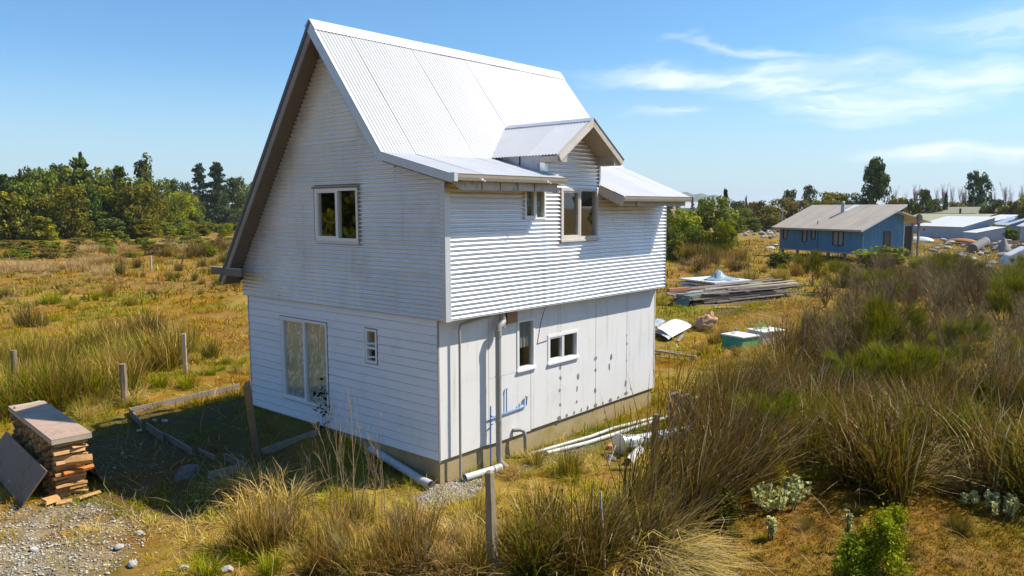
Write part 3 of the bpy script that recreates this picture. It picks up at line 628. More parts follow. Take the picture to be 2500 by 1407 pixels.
# dormer: front wall with its roof, barges and cheeks
dz = .125
dclips = [((XM, 0, ZRD - dz), (SD, 0, 1)), ((XM, 0, ZRD - dz), (-SD, 0, 1))]
dormer = None
for z in (4.60, 5.36):
    o_ = corr('dormer_wall', dormer or house, M['wall_metal'], (0, -OY, 0), (1, 0, 0), (0, 0, 1), (0, -1, 0), DCL, DCR, z, z + (.78 if z < 5 else .6), holes=RH, clips=dclips, lift=.0030 + .001 * (z > 5))
    if dormer is None: dormer = o_
yv = lambda z: YB + (z - ZB) / SR      # where the main slope is met
for sgn in (-1, 1):
    d_ = Vector((sgn * HW, 0, -(ZRD - ZED))); ld = d_.length; d_.normalize(); n_ = Vector((sgn * SD, 0, 1)).normalized()
    y = YD; r = 0
    ve = (yv(ZED) - .0, yv(ZRD) + .0)
    while y < 1.55:
        # cut along the valley with the main slope
        corr('dormer_roof_sheet', dormer, M['lean_metal'], (XM, 0, ZRD), d_, (0, 1, 0), n_, 0, ld, y, min(y + .79, 1.6), clips=[((0, YB, ZB + .0), (0, SR * -1 * -1, -1))] if True else (), lift=.010 + .0015 * (r % 2), du=.6, wob=.002, amp=.0095, dent=.002)
        y += .76; r += 1
    # barge board and flashing on the front, soffit under the overhang
    a = Vector((XM, YD, ZRD)); b_ = a + d_ * ld
    for nm, m_, t0, t1, y0, y1, e0 in (('dormer_barge', M['cream_frame'] if sgn < 0 else M['trim_wood'], .012, .125, -.012, .02, 0), ('dormer_verge', M['cream_frame'] if sgn < 0 else M['dark_flashing'], -.012, .0105, -.02, .05, .0), ('dormer_soffit', M['trim_wood'], .115, .13, .022, .47, -.03)):
        aa = a - d_ * (0 if e0 == 0 else .1); bb = b_ + d_ * (.015 if e0 == 0 else 0)
        k0 = Vector((0, 0, 0))
        top0, top1 = a - n_ * t0, bb - n_ * t0; lo1, lo0 = bb - n_ * t1, a - n_ * t1
        # mitre at the ridge
        f = lambda p: Vector((XM, p.y, p.z + (p.x - XM) * sgn * (-1) * (-SD)))
        top0 = Vector((XM, a.y, ZRD - t0 * math.hypot(1, SD))); lo0 = Vector((XM, a.y, ZRD - t1 * math.hypot(1, SD)))
        MB().prism([p + Vector((0, y0, 0)) for p in (top0, top1, lo1, lo0)], (0, y1 - y0, 0)).build(nm, m_, dormer)
    # boxed eave end under the barge foot
    MB().prism([(b_.x - sgn * .30, YD + .03, ZED - .02 + .2 * SD), (b_.x, YD + .03, ZED - .02), (b_.x, YD + .03, ZED - .125), (b_.x - sgn * .28, YD + .03, ZED - .125)], (0, .42, 0)).build('dormer_eave', M['trim_wood'], dormer)
mb = MB()
for sgn in (-1, 1):
    d_ = Vector((sgn, 0, -SD)).normalized(); n_ = Vector((sgn * SD, 0, 1)).normalized(); a = Vector((XM, YD - .022, ZRD + .026)); b_ = a + d_ * .13
    mb.prism([a, b_ + n_ * .002, b_ - n_ * .003, a - Vector((0, 0, .006))], (0, 2.16, 0))
mb.build('dormer_ridge_cap', M['flashing'], dormer)
# cheeks
ztop = ZRD - (XM - DCL) * SD - .03
for x, nm in ((DCL, 'dormer_cheek'), (DCR - .02, 'dormer_cheek')):
    MB().prism([(x, -OY + .02, 4.5), (x, -OY + .02, ztop), (x, YB + .1, ztop), (x, YB + .1, 4.9)], (.02, 0, 0)).build(nm, M['sheathing'], dormer)
MB().prism([(DCL - .012, .36, 5.06), (DCL - .012, .36, ztop - .02), (DCL - .012, .385, ztop - .02), (DCL - .012, .385, 5.06)], (.012, 0, 0)).build('cheek_joint', M['dark_frame'], dormer)
mb = MB(); mb.box((DCL - .022, -OY - .02, 4.92), (DCL + .055, -OY - .013, ztop)); mb.box((DCL - .022, -OY - .013, 4.92), (DCL - .016, -OY + .10, ztop)); mb.build('dormer_corner_trim', M['wall_metal'], dormer)
mb = MB(); mb.box((DCR - .03, -OY - .02, 4.55), (DCR + .022, -OY - .013, ztop)); mb.box((DCR + .016, -OY - .013, 4.55), (DCR + .022, -OY + .10, ztop)); mb.build('dormer_corner_trim', M['flashing'], dormer)

# ------------------------------------------------------------------ windows of the white house
def window(F, u0, u1, v0, v1, splits=(), hsplit=None, fw=.055, fm='white_frame', depth=.09, proud=.022, sash=(), sill=False, curtain=None, label=None, reveal=None, recess=.03):
    """F(u, v, n) maps wall coordinates to the world; n points outward"""
    mb = MB()
    def bar(a0, a1, b0, b1, n0=-depth, n1=proud): mb.box((a0, b0, n0), (a1, b1, n1), F=F)
    bar(u0, u0 + fw, v0, v1); bar(u1 - fw, u1, v0, v1); bar(u0 + fw, u1 - fw, v0, v0 + fw); bar(u0 + fw, u1 - fw, v1 - fw, v1)
    cells = []; xs = [u0 + fw] + list(splits) + [u1 - fw]; ys = [v0 + fw] + ([hsplit] if hsplit else []) + [v1 - fw]
    for s in splits: bar(s - fw * .45, s + fw * .45, v0 + fw, v1 - fw, -depth + .01, proud - .006)
    if hsplit: bar(u0 + fw, u1 - fw, hsplit - fw * .4, hsplit + fw * .4, -depth + .01, proud - .006)
    w = mb.build('window', M[fm], house)
    if label: w['label'] = label
    for i in range(len(xs) - 1):
        for j in range(len(ys) - 1):
            a0, a1, b0, b1 = xs[i] + (i > 0) * fw * .45, xs[i + 1] - (i < len(xs) - 2) * fw * .45, ys[j] + (j > 0) * fw * .4, ys[j + 1] - (j < len(ys) - 2) * fw * .4
            nn = -recess
            if i in sash:        # a sliding leaf with a frame of its own
                sm = MB(); q = .030
                for c in ((a0, a0 + q, b0, b1), (a1 - q, a1, b0, b1), (a0 + q, a1 - q, b0, b0 + q), (a0 + q, a1 - q, b1 - q, b1)): sm.box((c[0], c[2], -depth + .015), (c[1], c[3], proud - .012), F=F)
                sm.build('sash', M[fm], w); a0, a1, b0, b1 = a0 + q, a1 - q, b0 + q, b1 - q
            MB().box((a0 - .004, b0 - .004, nn - .004), (a1 + .004, b1 + .004, nn), F=F).build('pane', M['glass'], w)
            if curtain and i in curtain[1]:
                cm = MB(); ca0, ca1 = a0 - .02, a1 + .02; cb0, cb1 = b0 + (b1 - b0) * curtain[2], b1 + .02; n = 14
                P = []
                for k in range(n + 1):
                    u = ca0 + (ca1 - ca0) * k / n; d = -depth * .75 - .012 * math.sin(k * 1.9 + u * 7)
                    P += [F(u, cb0, d), F(u, cb1, d)]
                cm.add(P, [(2 * k, 2 * k + 2, 2 * k + 3, 2 * k + 1) for k in range(n)]); cm.build('curtain', M[curtain[0]], w)
    if sill: MB().box((u0 - .03, v0 - .035, -.02), (u1 + .03, v0 - .002, proud + .03), F=F).build('sill', M[fm], w)
    if reveal:
        rm = MB(); e = .012
        for c in ((u0 - .02, u0 - .001, v0 - .02, v1 + .02), (u1 + .001, u1 + .02, v0 - .02, v1 + .02), (u0, u1, v0 - .02, v0 - .001), (u0, u1, v1 + .001, v1 + .02)): rm.box((c[0], c[2], -.26), (c[1], c[3], -depth - .001), F=F)
        rm.build('reveal', M[reveal], w)
    return w
Fg = lambda u, v, n: (-OX - n, -u, v)           # gable, upper
Fl = lambda u, v, n: (0 - n, -u, v)             # gable, lower
Fr = lambda u, v, n: (u, -OY - n, v)            # long wall, upper
Fp = lambda u, v, n: (u, -n, v)                 # long wall, lower
def outline(F, u0, u1, v0, v1, w_):
    mb = MB(); e = .014
    for a0, a1, b0, b1 in ((u0 - e, u0 - .001, v0 - e, v1 + e), (u1 + .001, u1 + e, v0 - e, v1 + e), (u0, u1, v1 + .001, v1 + e), (u0, u1, v0 - e, v0 - .001)): mb.box((a0, b0, -.01), (a1, b1, .0165), F=F)
    mb.build('window_seal', M['dark_flashing'], w_)
w = window(Fg, -3.29, -1.99, 3.66, 4.63, (-2.61,), sash=(0,), fw=.05, label='two pane sliding window high in the gable')
MB().box((-3.36, 4.632, -.01), (-1.93, 4.67, .035), F=Fg).build('head_flashing', M['grey_wood'], w)
MB().box((-3.27, 3.60, -.005), (-1.97, 3.655, .016), F=Fg).build('apron', M['flashing'], w)
MB().box((-1.985, 3.62, 0), (-1.955, 4.66, .02), F=Fg).build('side_flashing', M['barge_grey'], w)
MB().box((-3.325, 3.64, 0), (-3.295, 4.63, .016), F=Fg).build('side_flashing', M['barge_grey'], w)
w = window(Fl, -4.665, -3.08, .355, 2.065, (-3.845,), sash=(0,), fw=.05, curtain=('lace', (0, 1), 0), label='tall two pane window with lace curtains'); outline(Fl, -4.665, -3.08, .355, 2.065, w)
w = window(Fl, -1.905, -1.58, 1.455, 2.085, (), hsplit=1.735, fw=.045, label='small slot window with two panes')
outline(Fl, -1.905, -1.58, 1.455, 2.085, w)
for zc in (1.80, 1.55): MB().prism([Fl(-1.86, zc + .02, -.028), Fl(-1.62, zc + .045, -.028), Fl(-1.62, zc + .03, -.012), Fl(-1.86, zc - .0, -.012)], (0, 0, -.014)).build('vent_flap', M['white_frame'], w)
window(Fr, 1.955, 2.565, 4.04, 4.62, (2.28,), sash=(0,), fw=.04, curtain=('blind', (1,), 0), label='small window under the eave')
window(Fr, 3.035, 4.275, 3.63, 4.635, (3.655,), fm='cream_frame', fw=.06, sash=(0,), sill=True, label='dormer window with cream frame', proud=.03)
window(Fp, 2.015, 2.51, 1.23, 2.165, (), fw=.038, depth=.07, sill=True, curtain=('blind', (0,), .42), reveal='interior_wood', proud=.03, label='narrow window with half drawn blind')
window(Fp, 2.935, 3.905, 1.22, 1.755, (3.43,), fw=.036, depth=.07, sash=(0,), reveal='interior_wood', proud=.03, sill=True, label='low wide two pane window')
# thin casing strips round the lower windows
for h in PW:
    mb = MB()
    for a0, a1, b0, b1 in ((h[0] - .022, h[0] - .001, h[2] - .03, h[3] + .022), (h[1] + .001, h[1] + .022, h[2] - .03, h[3] + .022), (h[0] - .001, h[1] + .001, h[3] + .001, h[3] + .022)): mb.box((a0, b0, .0135), (a1, b1, .026), F=Fp)
    mb.build('window_casing', M['panel'], house)

# ------------------------------------------------------------------ pipes fixed to the long wall
gzn = GZ + .01
mb = MB(); mb.tube([(.355, -.13, gzn), (.365, -.13, 1.0), (.375, -.13, 2.24), (.40, -.13, 2.29), (.9, -.12, 2.35), (1.15, -.12, 2.36)], .022, 8); mb.build('vent_pipe', M['pvc_grey'], house, smooth=50)
mb = MB(); mb.tube([(1.36, -.30, gzn + .0), (1.30, -.20, GZ + .12), (1.285, -.19, GZ + .22), (1.28, -.19, .8), (1.285, -.19, 2.05), (1.31, -.19, 2.16), (1.42, -.19, 2.22), (1.5, -.12, 2.26)], .055, 12)
mb.tube([(1.28, -.19, .42), (1.28, -.19, .47)], .062, 12); mb.tube([(1.285, -.19, 1.98), (1.285, -.19, 2.10)], .064, 12); mb.tube([(1.44, -.15, 2.12), (1.44, -.15, 2.40)], .06, 12); mb.tube([(1.283, -.19, 1.25), (1.283, -.19, 1.28)], .060, 12)
mb.build('soil_pipe', M['pvc_grey'], house, smooth=50)
MB().box((1.62, -.10, 2.16), (1.92, -.015, 2.40)).build('wall_hatch', M['interior_wood'], house); MB().box((1.60, -.11, 2.15), (1.625, -.012, 2.40)).build('hatch_side', M['dark_frame'], house)
mb = MB(); mb.tube([(1.165, -.09, gzn), (1.185, -.08, .35), (1.195, -.075, .72)], .013, 6); mb.tube([(1.19, -.075, .55), (1.28, -.05, .50), (2.20, -.045, .52), (2.235, -.045, .535), (2.24, -.045, .66)], .014, 6)
mb.tube([(1.66, -.045, .51), (1.665, -.045, .93)], .012, 6); mb.tube([(2.02, -.045, .515), (2.02, -.045, .60)], .012, 6); mb.tube([(1.17, -.08, .38), (1.29, -.05, .37)], .012, 6)
wp = mb.build('water_pipe', M['blue_pipe'], house, smooth=60)
mb = MB(); mb.tube([(2.24, -.045, .66), (2.235, -.06, .70), (2.19, -.075, .70)], .022, 8); mb.tube([(1.665, -.045, .93), (1.665, -.045, .96)], .02, 8); mb.build('tap', M['galv'], wp, smooth=60)
mb = MB(); mb.tube([(1.86, -.03, .12), (1.95, -.13, .13), (2.0, -.17, .10), (2.03, -.18, .02), (2.05, -.18, -.28), (2.07, -.19, -.36), (2.14, -.20, -.385)], .038, 10); mb.build('waste_pipe', M['pvc_grey'], house, smooth=60)
mb = MB(); mb.tube([(2.95, -.02, 2.40), (2.82, -.02, 2.30), (2.72, -.02, 2.1), (2.66, -.02, 1.9), (2.60, -.022, 1.68), (2.585, -.022, 1.655), (2.62, -.022, 1.66), (2.9, -.022, 1.68)], .006, 5); mb.build('cable', M['wire'], house)
MB().box((.015, -.0175, 1.85), (.02, -.0125, 1.9)) and None

# ------------------------------------------------------------------ yard: edging boards, posts, woodpile
def board(name, p, q, h, w, m, label, cat, group=None, sink=.03, tilt=0):
    """an upright board from ground point p to q"""
    p3, q3 = Vector(GP(p, h / 2 - sink)), Vector(GP(q, h / 2 - sink)); o = (p3 + q3) / 2; o.z -= h / 2
    mb = MB(); mb.beam(p3, q3, w, h, up=(tilt, tilt, 1)); ob = mb.build(name, m, None, o, bevel=.004); return tag(ob, label, cat, group)
EA, EB, EC, ED = (-1.459, 8.699), (-1.760, 7.415), (-1.756, 6.937), (-1.846, 6.147)
EG = 'edging boards round the yard bed'
board('edging_board', EA, (1.499, 9.092), .17, .035, M['grey_wood'], 'long edging board running from the dark post to the house corner', 'board', EG)
board('edging_board', EA, EB, .19, .03, M['grey_wood'], 'short edging board at the corner beside the dark post', 'board', EG)
board('edging_board', (-1.714, 7.264), (-1.931, 6.035), .20, .03, M['grey_wood'], 'edging board just past the broken stake in the yard', 'board', EG)
board('edging_board', (-1.796, 6.218), (-1.913, 4.880), .16, .03, M['grey_wood'], 'middle edging board of the broken row in the shade', 'board', EG)
board('edging_board', (-1.771, 4.867), (-1.799, 4.219), .12, .03, M['grey_wood'], 'short half sunken edging board near the grey boulder', 'board', EG)
board('edging_board', (-1.670, 4.065), (-1.713, 3.268), .15, .03, M['grey_wood'], 'edging board ending by the leaning post foot', 'board', EG)
board('edging_board', (-2.429, 3.268), (-1.887, 3.272), .17, .035, M['grey_wood'], 'loose board lying right of the grey boulder', 'board', EG)
board('edging_board', (-1.170, 3.619), (-0.251, 3.098), .15, .035, M['grey_wood'], 'edging board behind the bare saplings under the gable', 'board', EG)
def post(name, p, h, r, m, label, cat='post', lean=(0, 0), n=7, square=False, cap=.0, top=1.0):
    b_ = Vector(GP(p, -.1)); t_ = Vector((b_.x + lean[0], b_.y + lean[1], b_.z + h + .1)); mb = MB()
    if square: mb.beam(b_, t_, r * 2, r * 2, up=(.6, .8, 0))
    else:
        pts = []; R = []
        for k in range(7):
            s = k / 6; pts.append(b_.lerp(t_, s) + Vector((random.uniform(-1, 1), random.uniform(-1, 1), 0)) * r * .12); R.append(r * (1.05 - (1 - top) * s) * random.uniform(.93, 1.07))
        if cap: pts.append(t_ + Vector((cap * .4, cap * .3, cap))); R.append(r * .35)
        mb.tube(pts, R, n)
    return tag(mb.build(name, m, None, (b_.x, b_.y, b_.z + .1), smooth=40), label, cat)
post('fence_post', (-1.198, 9.586), 1.02, .075, M['old_wood'], 'dark thick wooden post at the corner of the yard edging', n=6)
b_ = Vector(GP((-1.277, 3.598), -.1)); t_ = Vector((*(-2.125, 2.399), 1.35))
mb = MB(); mb.beam(b_, t_, .13, .075, up=(.5, -.8, 0)); tag(mb.build('leaning_post', M['old_wood'], None, (b_.x, b_.y, b_.z + .1), bevel=.006), 'weathered square post leaning toward the gable wall in the yard', 'post')
post('fence_post', (1.405, 11.840), 1.13, .048, M['pale_plank'], 'pale square fence post among the rushes left of the house', square=True)
post('fence_post', (-2.781, 11.906), 1.32, .068, M['old_wood'], 'round grey fence post behind the woodpile at the left', n=9)
post('fence_post', (14.539, 47.881), 1.15, .05, M['bark'], 'thin dark stake far out in the left field', n=5)
post('fence_post', (17.531, 49.868), 1.15, .08, M['pale_plank'], 'pale stake far out in the left field', n=5)
post('fence_post', (20.913, 52.155), 1.0, .05, M['bark'], 'tilted dark stake beside the far green tuft', n=5, lean=(.25, -.1))
post('fence_post', (-1.789, -2.829), 1.24, .082, M['old_wood'], 'split weathered fence post rising from the front rushes', lean=(.06, .10), n=5, cap=.03, top=.72)
post('fence_post', (3.047, -2.349), 1.0, .065, M['old_wood'], 'grey fence post in front of the white duct pipe', lean=(.06, .02), n=6, cap=.02, top=.9)
post('fence_stake', (-0.760, -3.867), 1.05, .02, M['pvc_grey'], 'slender pale crooked stake in the front rushes', 'stake', lean=(.02, .1), n=5, top=.6)
# old pointed stakes by the pipes
tl = [('old brown slab stake with slanted top behind the fence post', 1648, 1062, .86, .10, (-.04, .05), M['old_wood']), ('broad pointed weathered slab leaning on its neighbour stake', 1672, 1060, .84, .10, (.03, .02), M['soffit']), ('pale split slab at the right of the old stakes', 1690, 1058, .80, .085, (.10, .0), M['plank'])]
for lb, px_, py_, hh, rr_, ln_, m_ in tl:
    p = {1648: (5.348, -1.534), 1672: (5.378, -1.708), 1690: (5.423, -1.852)}[px_]; b_ = Vector(GP(p, -.1)); mb = MB()
    W_ = rr_; D_ = .05; r_ = Vector((.65, -.75, 0)); f_ = Vector((.75, .65, 0)); L = Vector((ln_[0], ln_[1], 0))
    W_ *= 1.35; D_ = .08; prof = [(-W_, 0), (W_, 0), (W_ * 1.0, hh * .80), (W_ * .55, hh + .1), (-W_ * .55, hh * 1.06), (-W_ * 1.0, hh * .78)]
    mb.prism([b_ + r_ * a + Vector((0, 0, z)) + L * (z / hh) - f_ * D_ for a, z in prof], f_ * D_ * 2); tag(mb.build('fence_stake', m_, None, (b_.x, b_.y, b_.z + .1), bevel=.008), lb, 'stake')
# the cut plank leaning on the gable wall
p = Vector(GP((0.084, 3.138), -.02)); q = Vector((-.09, 2.45, .32)); q = Vector((*(0.295, 2.938), .05))
mb = MB(); mb.beam(p, q, .09, .03, up=(.6, -.7, .3)); tag(mb.build('leaning_plank', M['pvc_dull'], None, p), 'narrow grey plank leaning against the foot of the gable wall', 'plank')

# woodpile -----------------------------------------------------------
wA = Vector(GP((-4.573, 4.186))); wB = Vector(GP((-4.176, 3.932)))                       # near end face, left and right foot
cA, cB, cC, cD = [Vector((*v, .62)) for v in ((-4.521, 4.153), (-3.988, 4.040), (-3.712, 7.070), (-4.288, 7.091))]
along = ((cD - cA) + (cC - cB)).normalized(); across = (cB - cA).normalized(); across = (across - along * across.dot(along)).normalized()
PL = (cD - cA).length; PW_ = (cB - cA).length
o0 = Vector((cA.x, cA.y, GZ)) + along * .10 + across * .04; WB = PW_ - .10
LG = 'split logs in the covered woodpile'
def log_mesh(L, r):
    n = random.choice((4, 5, 5, 6)); base = [random.uniform(.7, 1.15) for _ in range(n)]; ph = random.uniform(0, 6); V = []
    for s in (0, .5, 1):
        for k in range(n):
            a = ph + 2 * math.pi * (k + random.uniform(-.12, .12)) / n; rr = r * base[k] * random.uniform(.9, 1.08)
            V.append((L * (s - .5) + random.uniform(-.012, .012), rr * math.cos(a), rr * .72 * math.sin(a)))
    F_ = [(i * n + k, i * n + (k + 1) % n, (i + 1) * n + (k + 1) % n, (i + 1) * n + k) for i in (0, 1) for k in range(n)] + [tuple(range(n - 1, -1, -1)), tuple(range(2 * n, 3 * n))]
    return MB().add(V, F_).mesh('firewood_log', M['firewood'])
LM = [log_mesh(.47, .053) for _ in range(9)]; SM = [log_mesh(.25, .05) for _ in range(7)]
def put_log(c, d, roll, me=None, label='split log packed in the side of the covered woodpile', m=None, sc=1):
    o = link('firewood_log', me or random.choice(LM), None, c); d = Vector(d).normalized()
    q = d.to_track_quat('X', 'Z'); o.rotation_mode = 'QUATERNION'; from mathutils import Quaternion
    o.rotation_quaternion = q @ Quaternion((1, 0, 0), roll); o.scale = (1, sc, sc)
    if m is not None: o.data = o.data.copy(); o.data.materials.clear(); o.data.materials.append(m)
    return tag(o, label, 'log', LG)
Hs = .60 - GZ - .12; layers = 13; LAYER = ('lowest', 'second', 'third', 'fourth', 'fifth', 'sixth', 'middle', 'eighth', 'ninth', 'tenth', 'eleventh', 'second highest', 'topmost')
for ly in range(layers):
    z = GZ + .06 + ly * (Hs / layers); off = -.02 if ly < 7 else .0
    # end face: logs laid across, showing their split sides
    for k, (sf, dp) in enumerate(((0, 0), (.10, .12), (.22, .25))):
        if k == 0 and ly % 3 != 1:
            for e_, wd in ((.26, 'left'), (.74, 'right')):
                c = o0 + along * (.03 + random.uniform(-.07, .05)) + across * (WB * e_ + random.uniform(-.03, .03)) + Vector((0, 0, z - GZ + random.uniform(-.015, .015)))
                put_log(c, across + along * random.uniform(-.35, .35) + Vector((0, 0, random.uniform(-.12, .12))), random.uniform(0, 6), random.choice(SM), sc=random.uniform(.6, 1.25), label=f'short split log at the woodpile end, {LAYER[ly]} row, {wd} side')
            continue
        if random.random() < .9:
            c = o0 + along * (sf + random.uniform(-.06, .05) + .05) + across * (WB / 2 + random.uniform(-.035, .035)) + Vector((0, 0, z - GZ + random.uniform(-.01, .01)))
            put_log(c, across + along * random.uniform(-.2, .2) + Vector((0, 0, random.uniform(-.09, .09))), random.uniform(0, 6), sc=random.uniform(.6, 1.15), label=f"split log laid crosswise at the near woodpile end, {LAYER[ly]} row {('outermost', 'second', 'innermost')[k]}")
    # long left side: end-on logs
    s = .36
    while s < PL - .25:
        w_ = random.uniform(.10, .15)
        if random.random() < .93:
            c = o0 + along * s + across * (.20 + random.uniform(-.05, .03)) + Vector((0, 0, z - GZ + random.uniform(-.02, .02)))
            put_log(c, across + Vector((0, 0, random.uniform(-.08, .08))) + along * random.uniform(-.12, .12), random.uniform(0, 6), sc=random.uniform(.75, 1.1), label=f"split log end on in the long side of the woodpile, {LAYER[ly]} row, {'near' if s < PL * .36 else 'middle' if s < PL * .66 else 'far'} part")
        s += w_ * 1.25
# a few pieces one can tell apart
e0 = o0 + across * (WB * .72) - along * .02
put_log(e0 + Vector((0, 0, .43)), across + along * .2, .4, LM[0], 'bright orange split log at the near end of the woodpile', M['orange_wood'], 1.25)
put_log(o0 + across * (WB * .55) - along * .06 + Vector((0, 0, .62)), across - along * .5, 1.2, log_mesh(.56, .085), 'broad flat split log jutting out midway up the woodpile')
put_log(o0 + across * (WB * .45) - along * .02 + Vector((0, 0, .78)), across, .2, log_mesh(.46, .075), 'round peeled log near the top of the woodpile end')
put_log(o0 + across * (-.12) - along * .16 + Vector((0, 0, .08)), across + along * .2, .2, log_mesh(.22, .08), 'short log stump on the grass left of the woodpile end')
put_log(o0 + across * (.02) - along * .27 + Vector((0, 0, .03)), across - along * .1, .2, log_mesh(.22, .05), 'thin offcut lying on the grass before the woodpile')
put_log(o0 + across * (WB * .9) - along * .22 + Vector((0, 0, .035)), across + along * .25, .2, log_mesh(.36, .05), 'pale split log lying at the foot of the woodpile')
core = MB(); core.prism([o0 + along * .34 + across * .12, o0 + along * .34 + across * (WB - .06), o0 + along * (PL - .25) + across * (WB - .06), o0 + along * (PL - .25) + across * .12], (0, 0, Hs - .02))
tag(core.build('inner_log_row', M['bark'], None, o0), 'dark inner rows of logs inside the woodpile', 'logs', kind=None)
lid = thing('board_cover', 'weathered brown board lid lying on the woodpile', 'cover', (cA.x, cA.y, .53))
def rel(v): return Vector(v) - Vector(lid.location)
T0 = Vector((0, 0, .62))
def cv(a, b_, z): return Vector((cA.x, cA.y, z)) + along * a + across * b_
MB().prism([rel(cv(-.02, -.02, .60)), rel(cv(-.02, PW_ + .02, .60)), rel(cv(PL, PW_ + .02, .605)), rel(cv(PL, -.02, .605))], (0, 0, .018)).build('sheet', M['ply_cover'], lid)
for a0, a1, b0, b1 in ((-.02, .015, -.02, PW_ + .02), (.016, PL, -.02, .02), (.016, PL, PW_ - .02, PW_ + .02), (PL - .035, PL - .001, .021, PW_ - .021)):
    MB().prism([rel(cv(a0, b0, .53)), rel(cv(a0, b1, .53)), rel(cv(a1, b1, .53)), rel(cv(a1, b0, .53))], (0, 0, .069)).build('edge_batten', M['pale_plank'] if a0 < 0 else M['trim_wood'], lid)
mb = MB(); mb.beam(cv(PL - .30, .02, .64), cv(PL - .13, PW_ - .06, .64), .06, .04); tag(mb.build('batten', M['pale_plank'], None, cv(PL - .2, PW_ / 2, .62), bevel=.004), 'short wooden batten lying on the far end of the woodpile cover', 'batten')
# plywood sheets leaning on the stack
s0 = Vector(GP((-4.985, 4.281), .0)); s1 = Vector((*(-4.726, 3.873), .22)); side = Vector((-.30, .95, 0)).normalized(); s3 = Vector((*(-4.475, 6.656), .26)); s2 = s0 + (s3 - s1)
nn_ = (s1 - s0).cross(s3 - s1).normalized(); nn_ = nn_ if nn_.z < 0 else -nn_
mb = MB(); mb.prism([s0, s1, s3, s2], nn_ * .022); sh = mb.build('plywood_sheet', M['ply_purple'], None, s0); tag(sh, 'purplish stained plywood sheet leaning on the left side of the woodpile', 'sheet')
mb = MB(); mb.prism([s0 - nn_ * .001 + (s0 - s2).normalized() * .0005, s1 - nn_ * .001 + (s0 - s2).normalized() * .0005, s1 + nn_ * .023 + (s0 - s2).normalized() * .0005, s0 + nn_ * .023 + (s0 - s2).normalized() * .0005], (s0 - s2).normalized() * .004)
e_ = mb.build('raw_edge', M['raw_edge'], None); e_.parent = sh; e_.location = -Vector(sh.location)
q0 = Vector(GP((-3.672, 4.494))); q1 = Vector((*(-4.015, 4.288), .30)); dq = along * 1.9
mb = MB(); mb.prism([q0, q1, q1 + dq, q0 + dq], (.012, .012, .01)); tag(mb.build('plywood_sheet', M['ply_purple'], None, q0), 'dark plywood sheet leaning on the shaded right side of the woodpile', 'sheet')

# stones ---------------------------------------------------------------
def rock_mesh(name, m, seed, sub=2, sq=(1, .8, .6), rough=.25):
    rs = random.Random(seed); bm = bmesh.new(); bmesh.ops.create_icosphere(bm, subdivisions=sub, radius=1)
    ax = [(Vector((rs.uniform(-1, 1), rs.uniform(-1, 1), rs.uniform(-1, 1))).normalized(), rs.uniform(.55, .85)) for _ in range(9)]
    for v in bm.verts:
        for a, c_ in ax:
            dd = v.co.dot(a)
            if dd > c_: v.co -= a * (dd - c_)
        v.co *= 1 + rs.uniform(-1, 1) * .05; v.co = Vector((v.co.x * sq[0], v.co.y * sq[1], v.co.z * sq[2]))
    me = bpy.data.meshes.new(name); bm.to_mesh(me); bm.free(); me.materials.append(m); return me
STM = [rock_mesh('stone', M['stone'], 40 + i) for i in range(6)]
def stone(p, r, label, me=None, cat='stone', group=None, name='stone'):
    o = link(name, me or random.choice(STM), None, GP(p, r * .25)); o.scale = (r, r, r); o.rotation_euler = (random.uniform(-.2, .2), random.uniform(-.2, .2), random.uniform(0, 6)); return tag(o, label, cat, group)
stone((-2.584, 3.738), .26, 'grey boulder sitting in the shade of the yard', rock_mesh('stone', M['dark_stone'], 3, 3, (1, .7, .62)), 'boulder')
for p, r, lb in (((-4.717, 0.919), .115, 'white angular stone, largest at the bottom edge left of the shadow'), ((-5.378, 2.451), .095, 'white rounded stone on the gravel track'), ((-4.239, 1.827), .10, 'flat pale stone below the shadow edge'),
                 ((-4.592, 1.603), .10, 'flat grey stone in the yellow grass below the shadow'), ((-4.308, 0.312), .10, 'pale stone at the bottom edge right of the white angular one'), ((-3.975, -0.184), .13, 'bluish grey stone at the bottom edge of the grass'),
                 ((-4.232, 0.049), .09, 'pale stone beside the bluish grey one'), ((-4.614, 3.416), .07, 'dark small stone on top of the gravel track'), ((-4.488, 3.073), .06, 'dark stone right of the gravel track'), ((-4.998, 0.986), .06, 'small stone on the bottom edge near the white angular one'),
                 ((-3.060, 2.395), .07, 'white stone lying in the shadow near its tip'), ((-3.347, 2.091), .06, 'flat stone at the tip of the house shadow'), ((-2.506, 2.092), .08, 'pale stone beside the bent dry grass'), ((-1.145, 9.946), .14, 'pale crumpled stone beside the dark corner post'),
                 ((-1.242, 7.441), .11, 'grey stone inside the edged bed'), ((-1.307, 7.774), .08, 'small grey stone inside the edged bed corner'), ((-1.897, 7.199), .09, 'grey stone outside the broken edging stake'), ((0.174, 0.181), .06, 'small stone under the near corner of the house')):
    stone(p, r * .78, lb, rock_mesh('stone', M['dark_stone'], 5) if lb.startswith('dark') else None)
pA, pB = (-2.212, 7.250), (-2.173, 6.755)
for i in range(36):
    k = i % 3
    if k == 0: p = (-5.7 + RNG.normal() * 1.0, 2.6 + RNG.normal() * 1.0)
    elif k == 1: p = (-3.4 + RNG.normal() * .9, 5.0 + RNG.normal() * 1.8)
    else: p = (-4.6 + RNG.normal() * .8, 1.6 + RNG.normal() * 1.2)
    if max(-p[0], -p[1]) < .3 and p[0] > -.2: continue
    stone(p, float(RNG.uniform(.018, .042)), lab('small pale stone', p, 'left'), None, 'stone', 'small stones strewn on the yard')
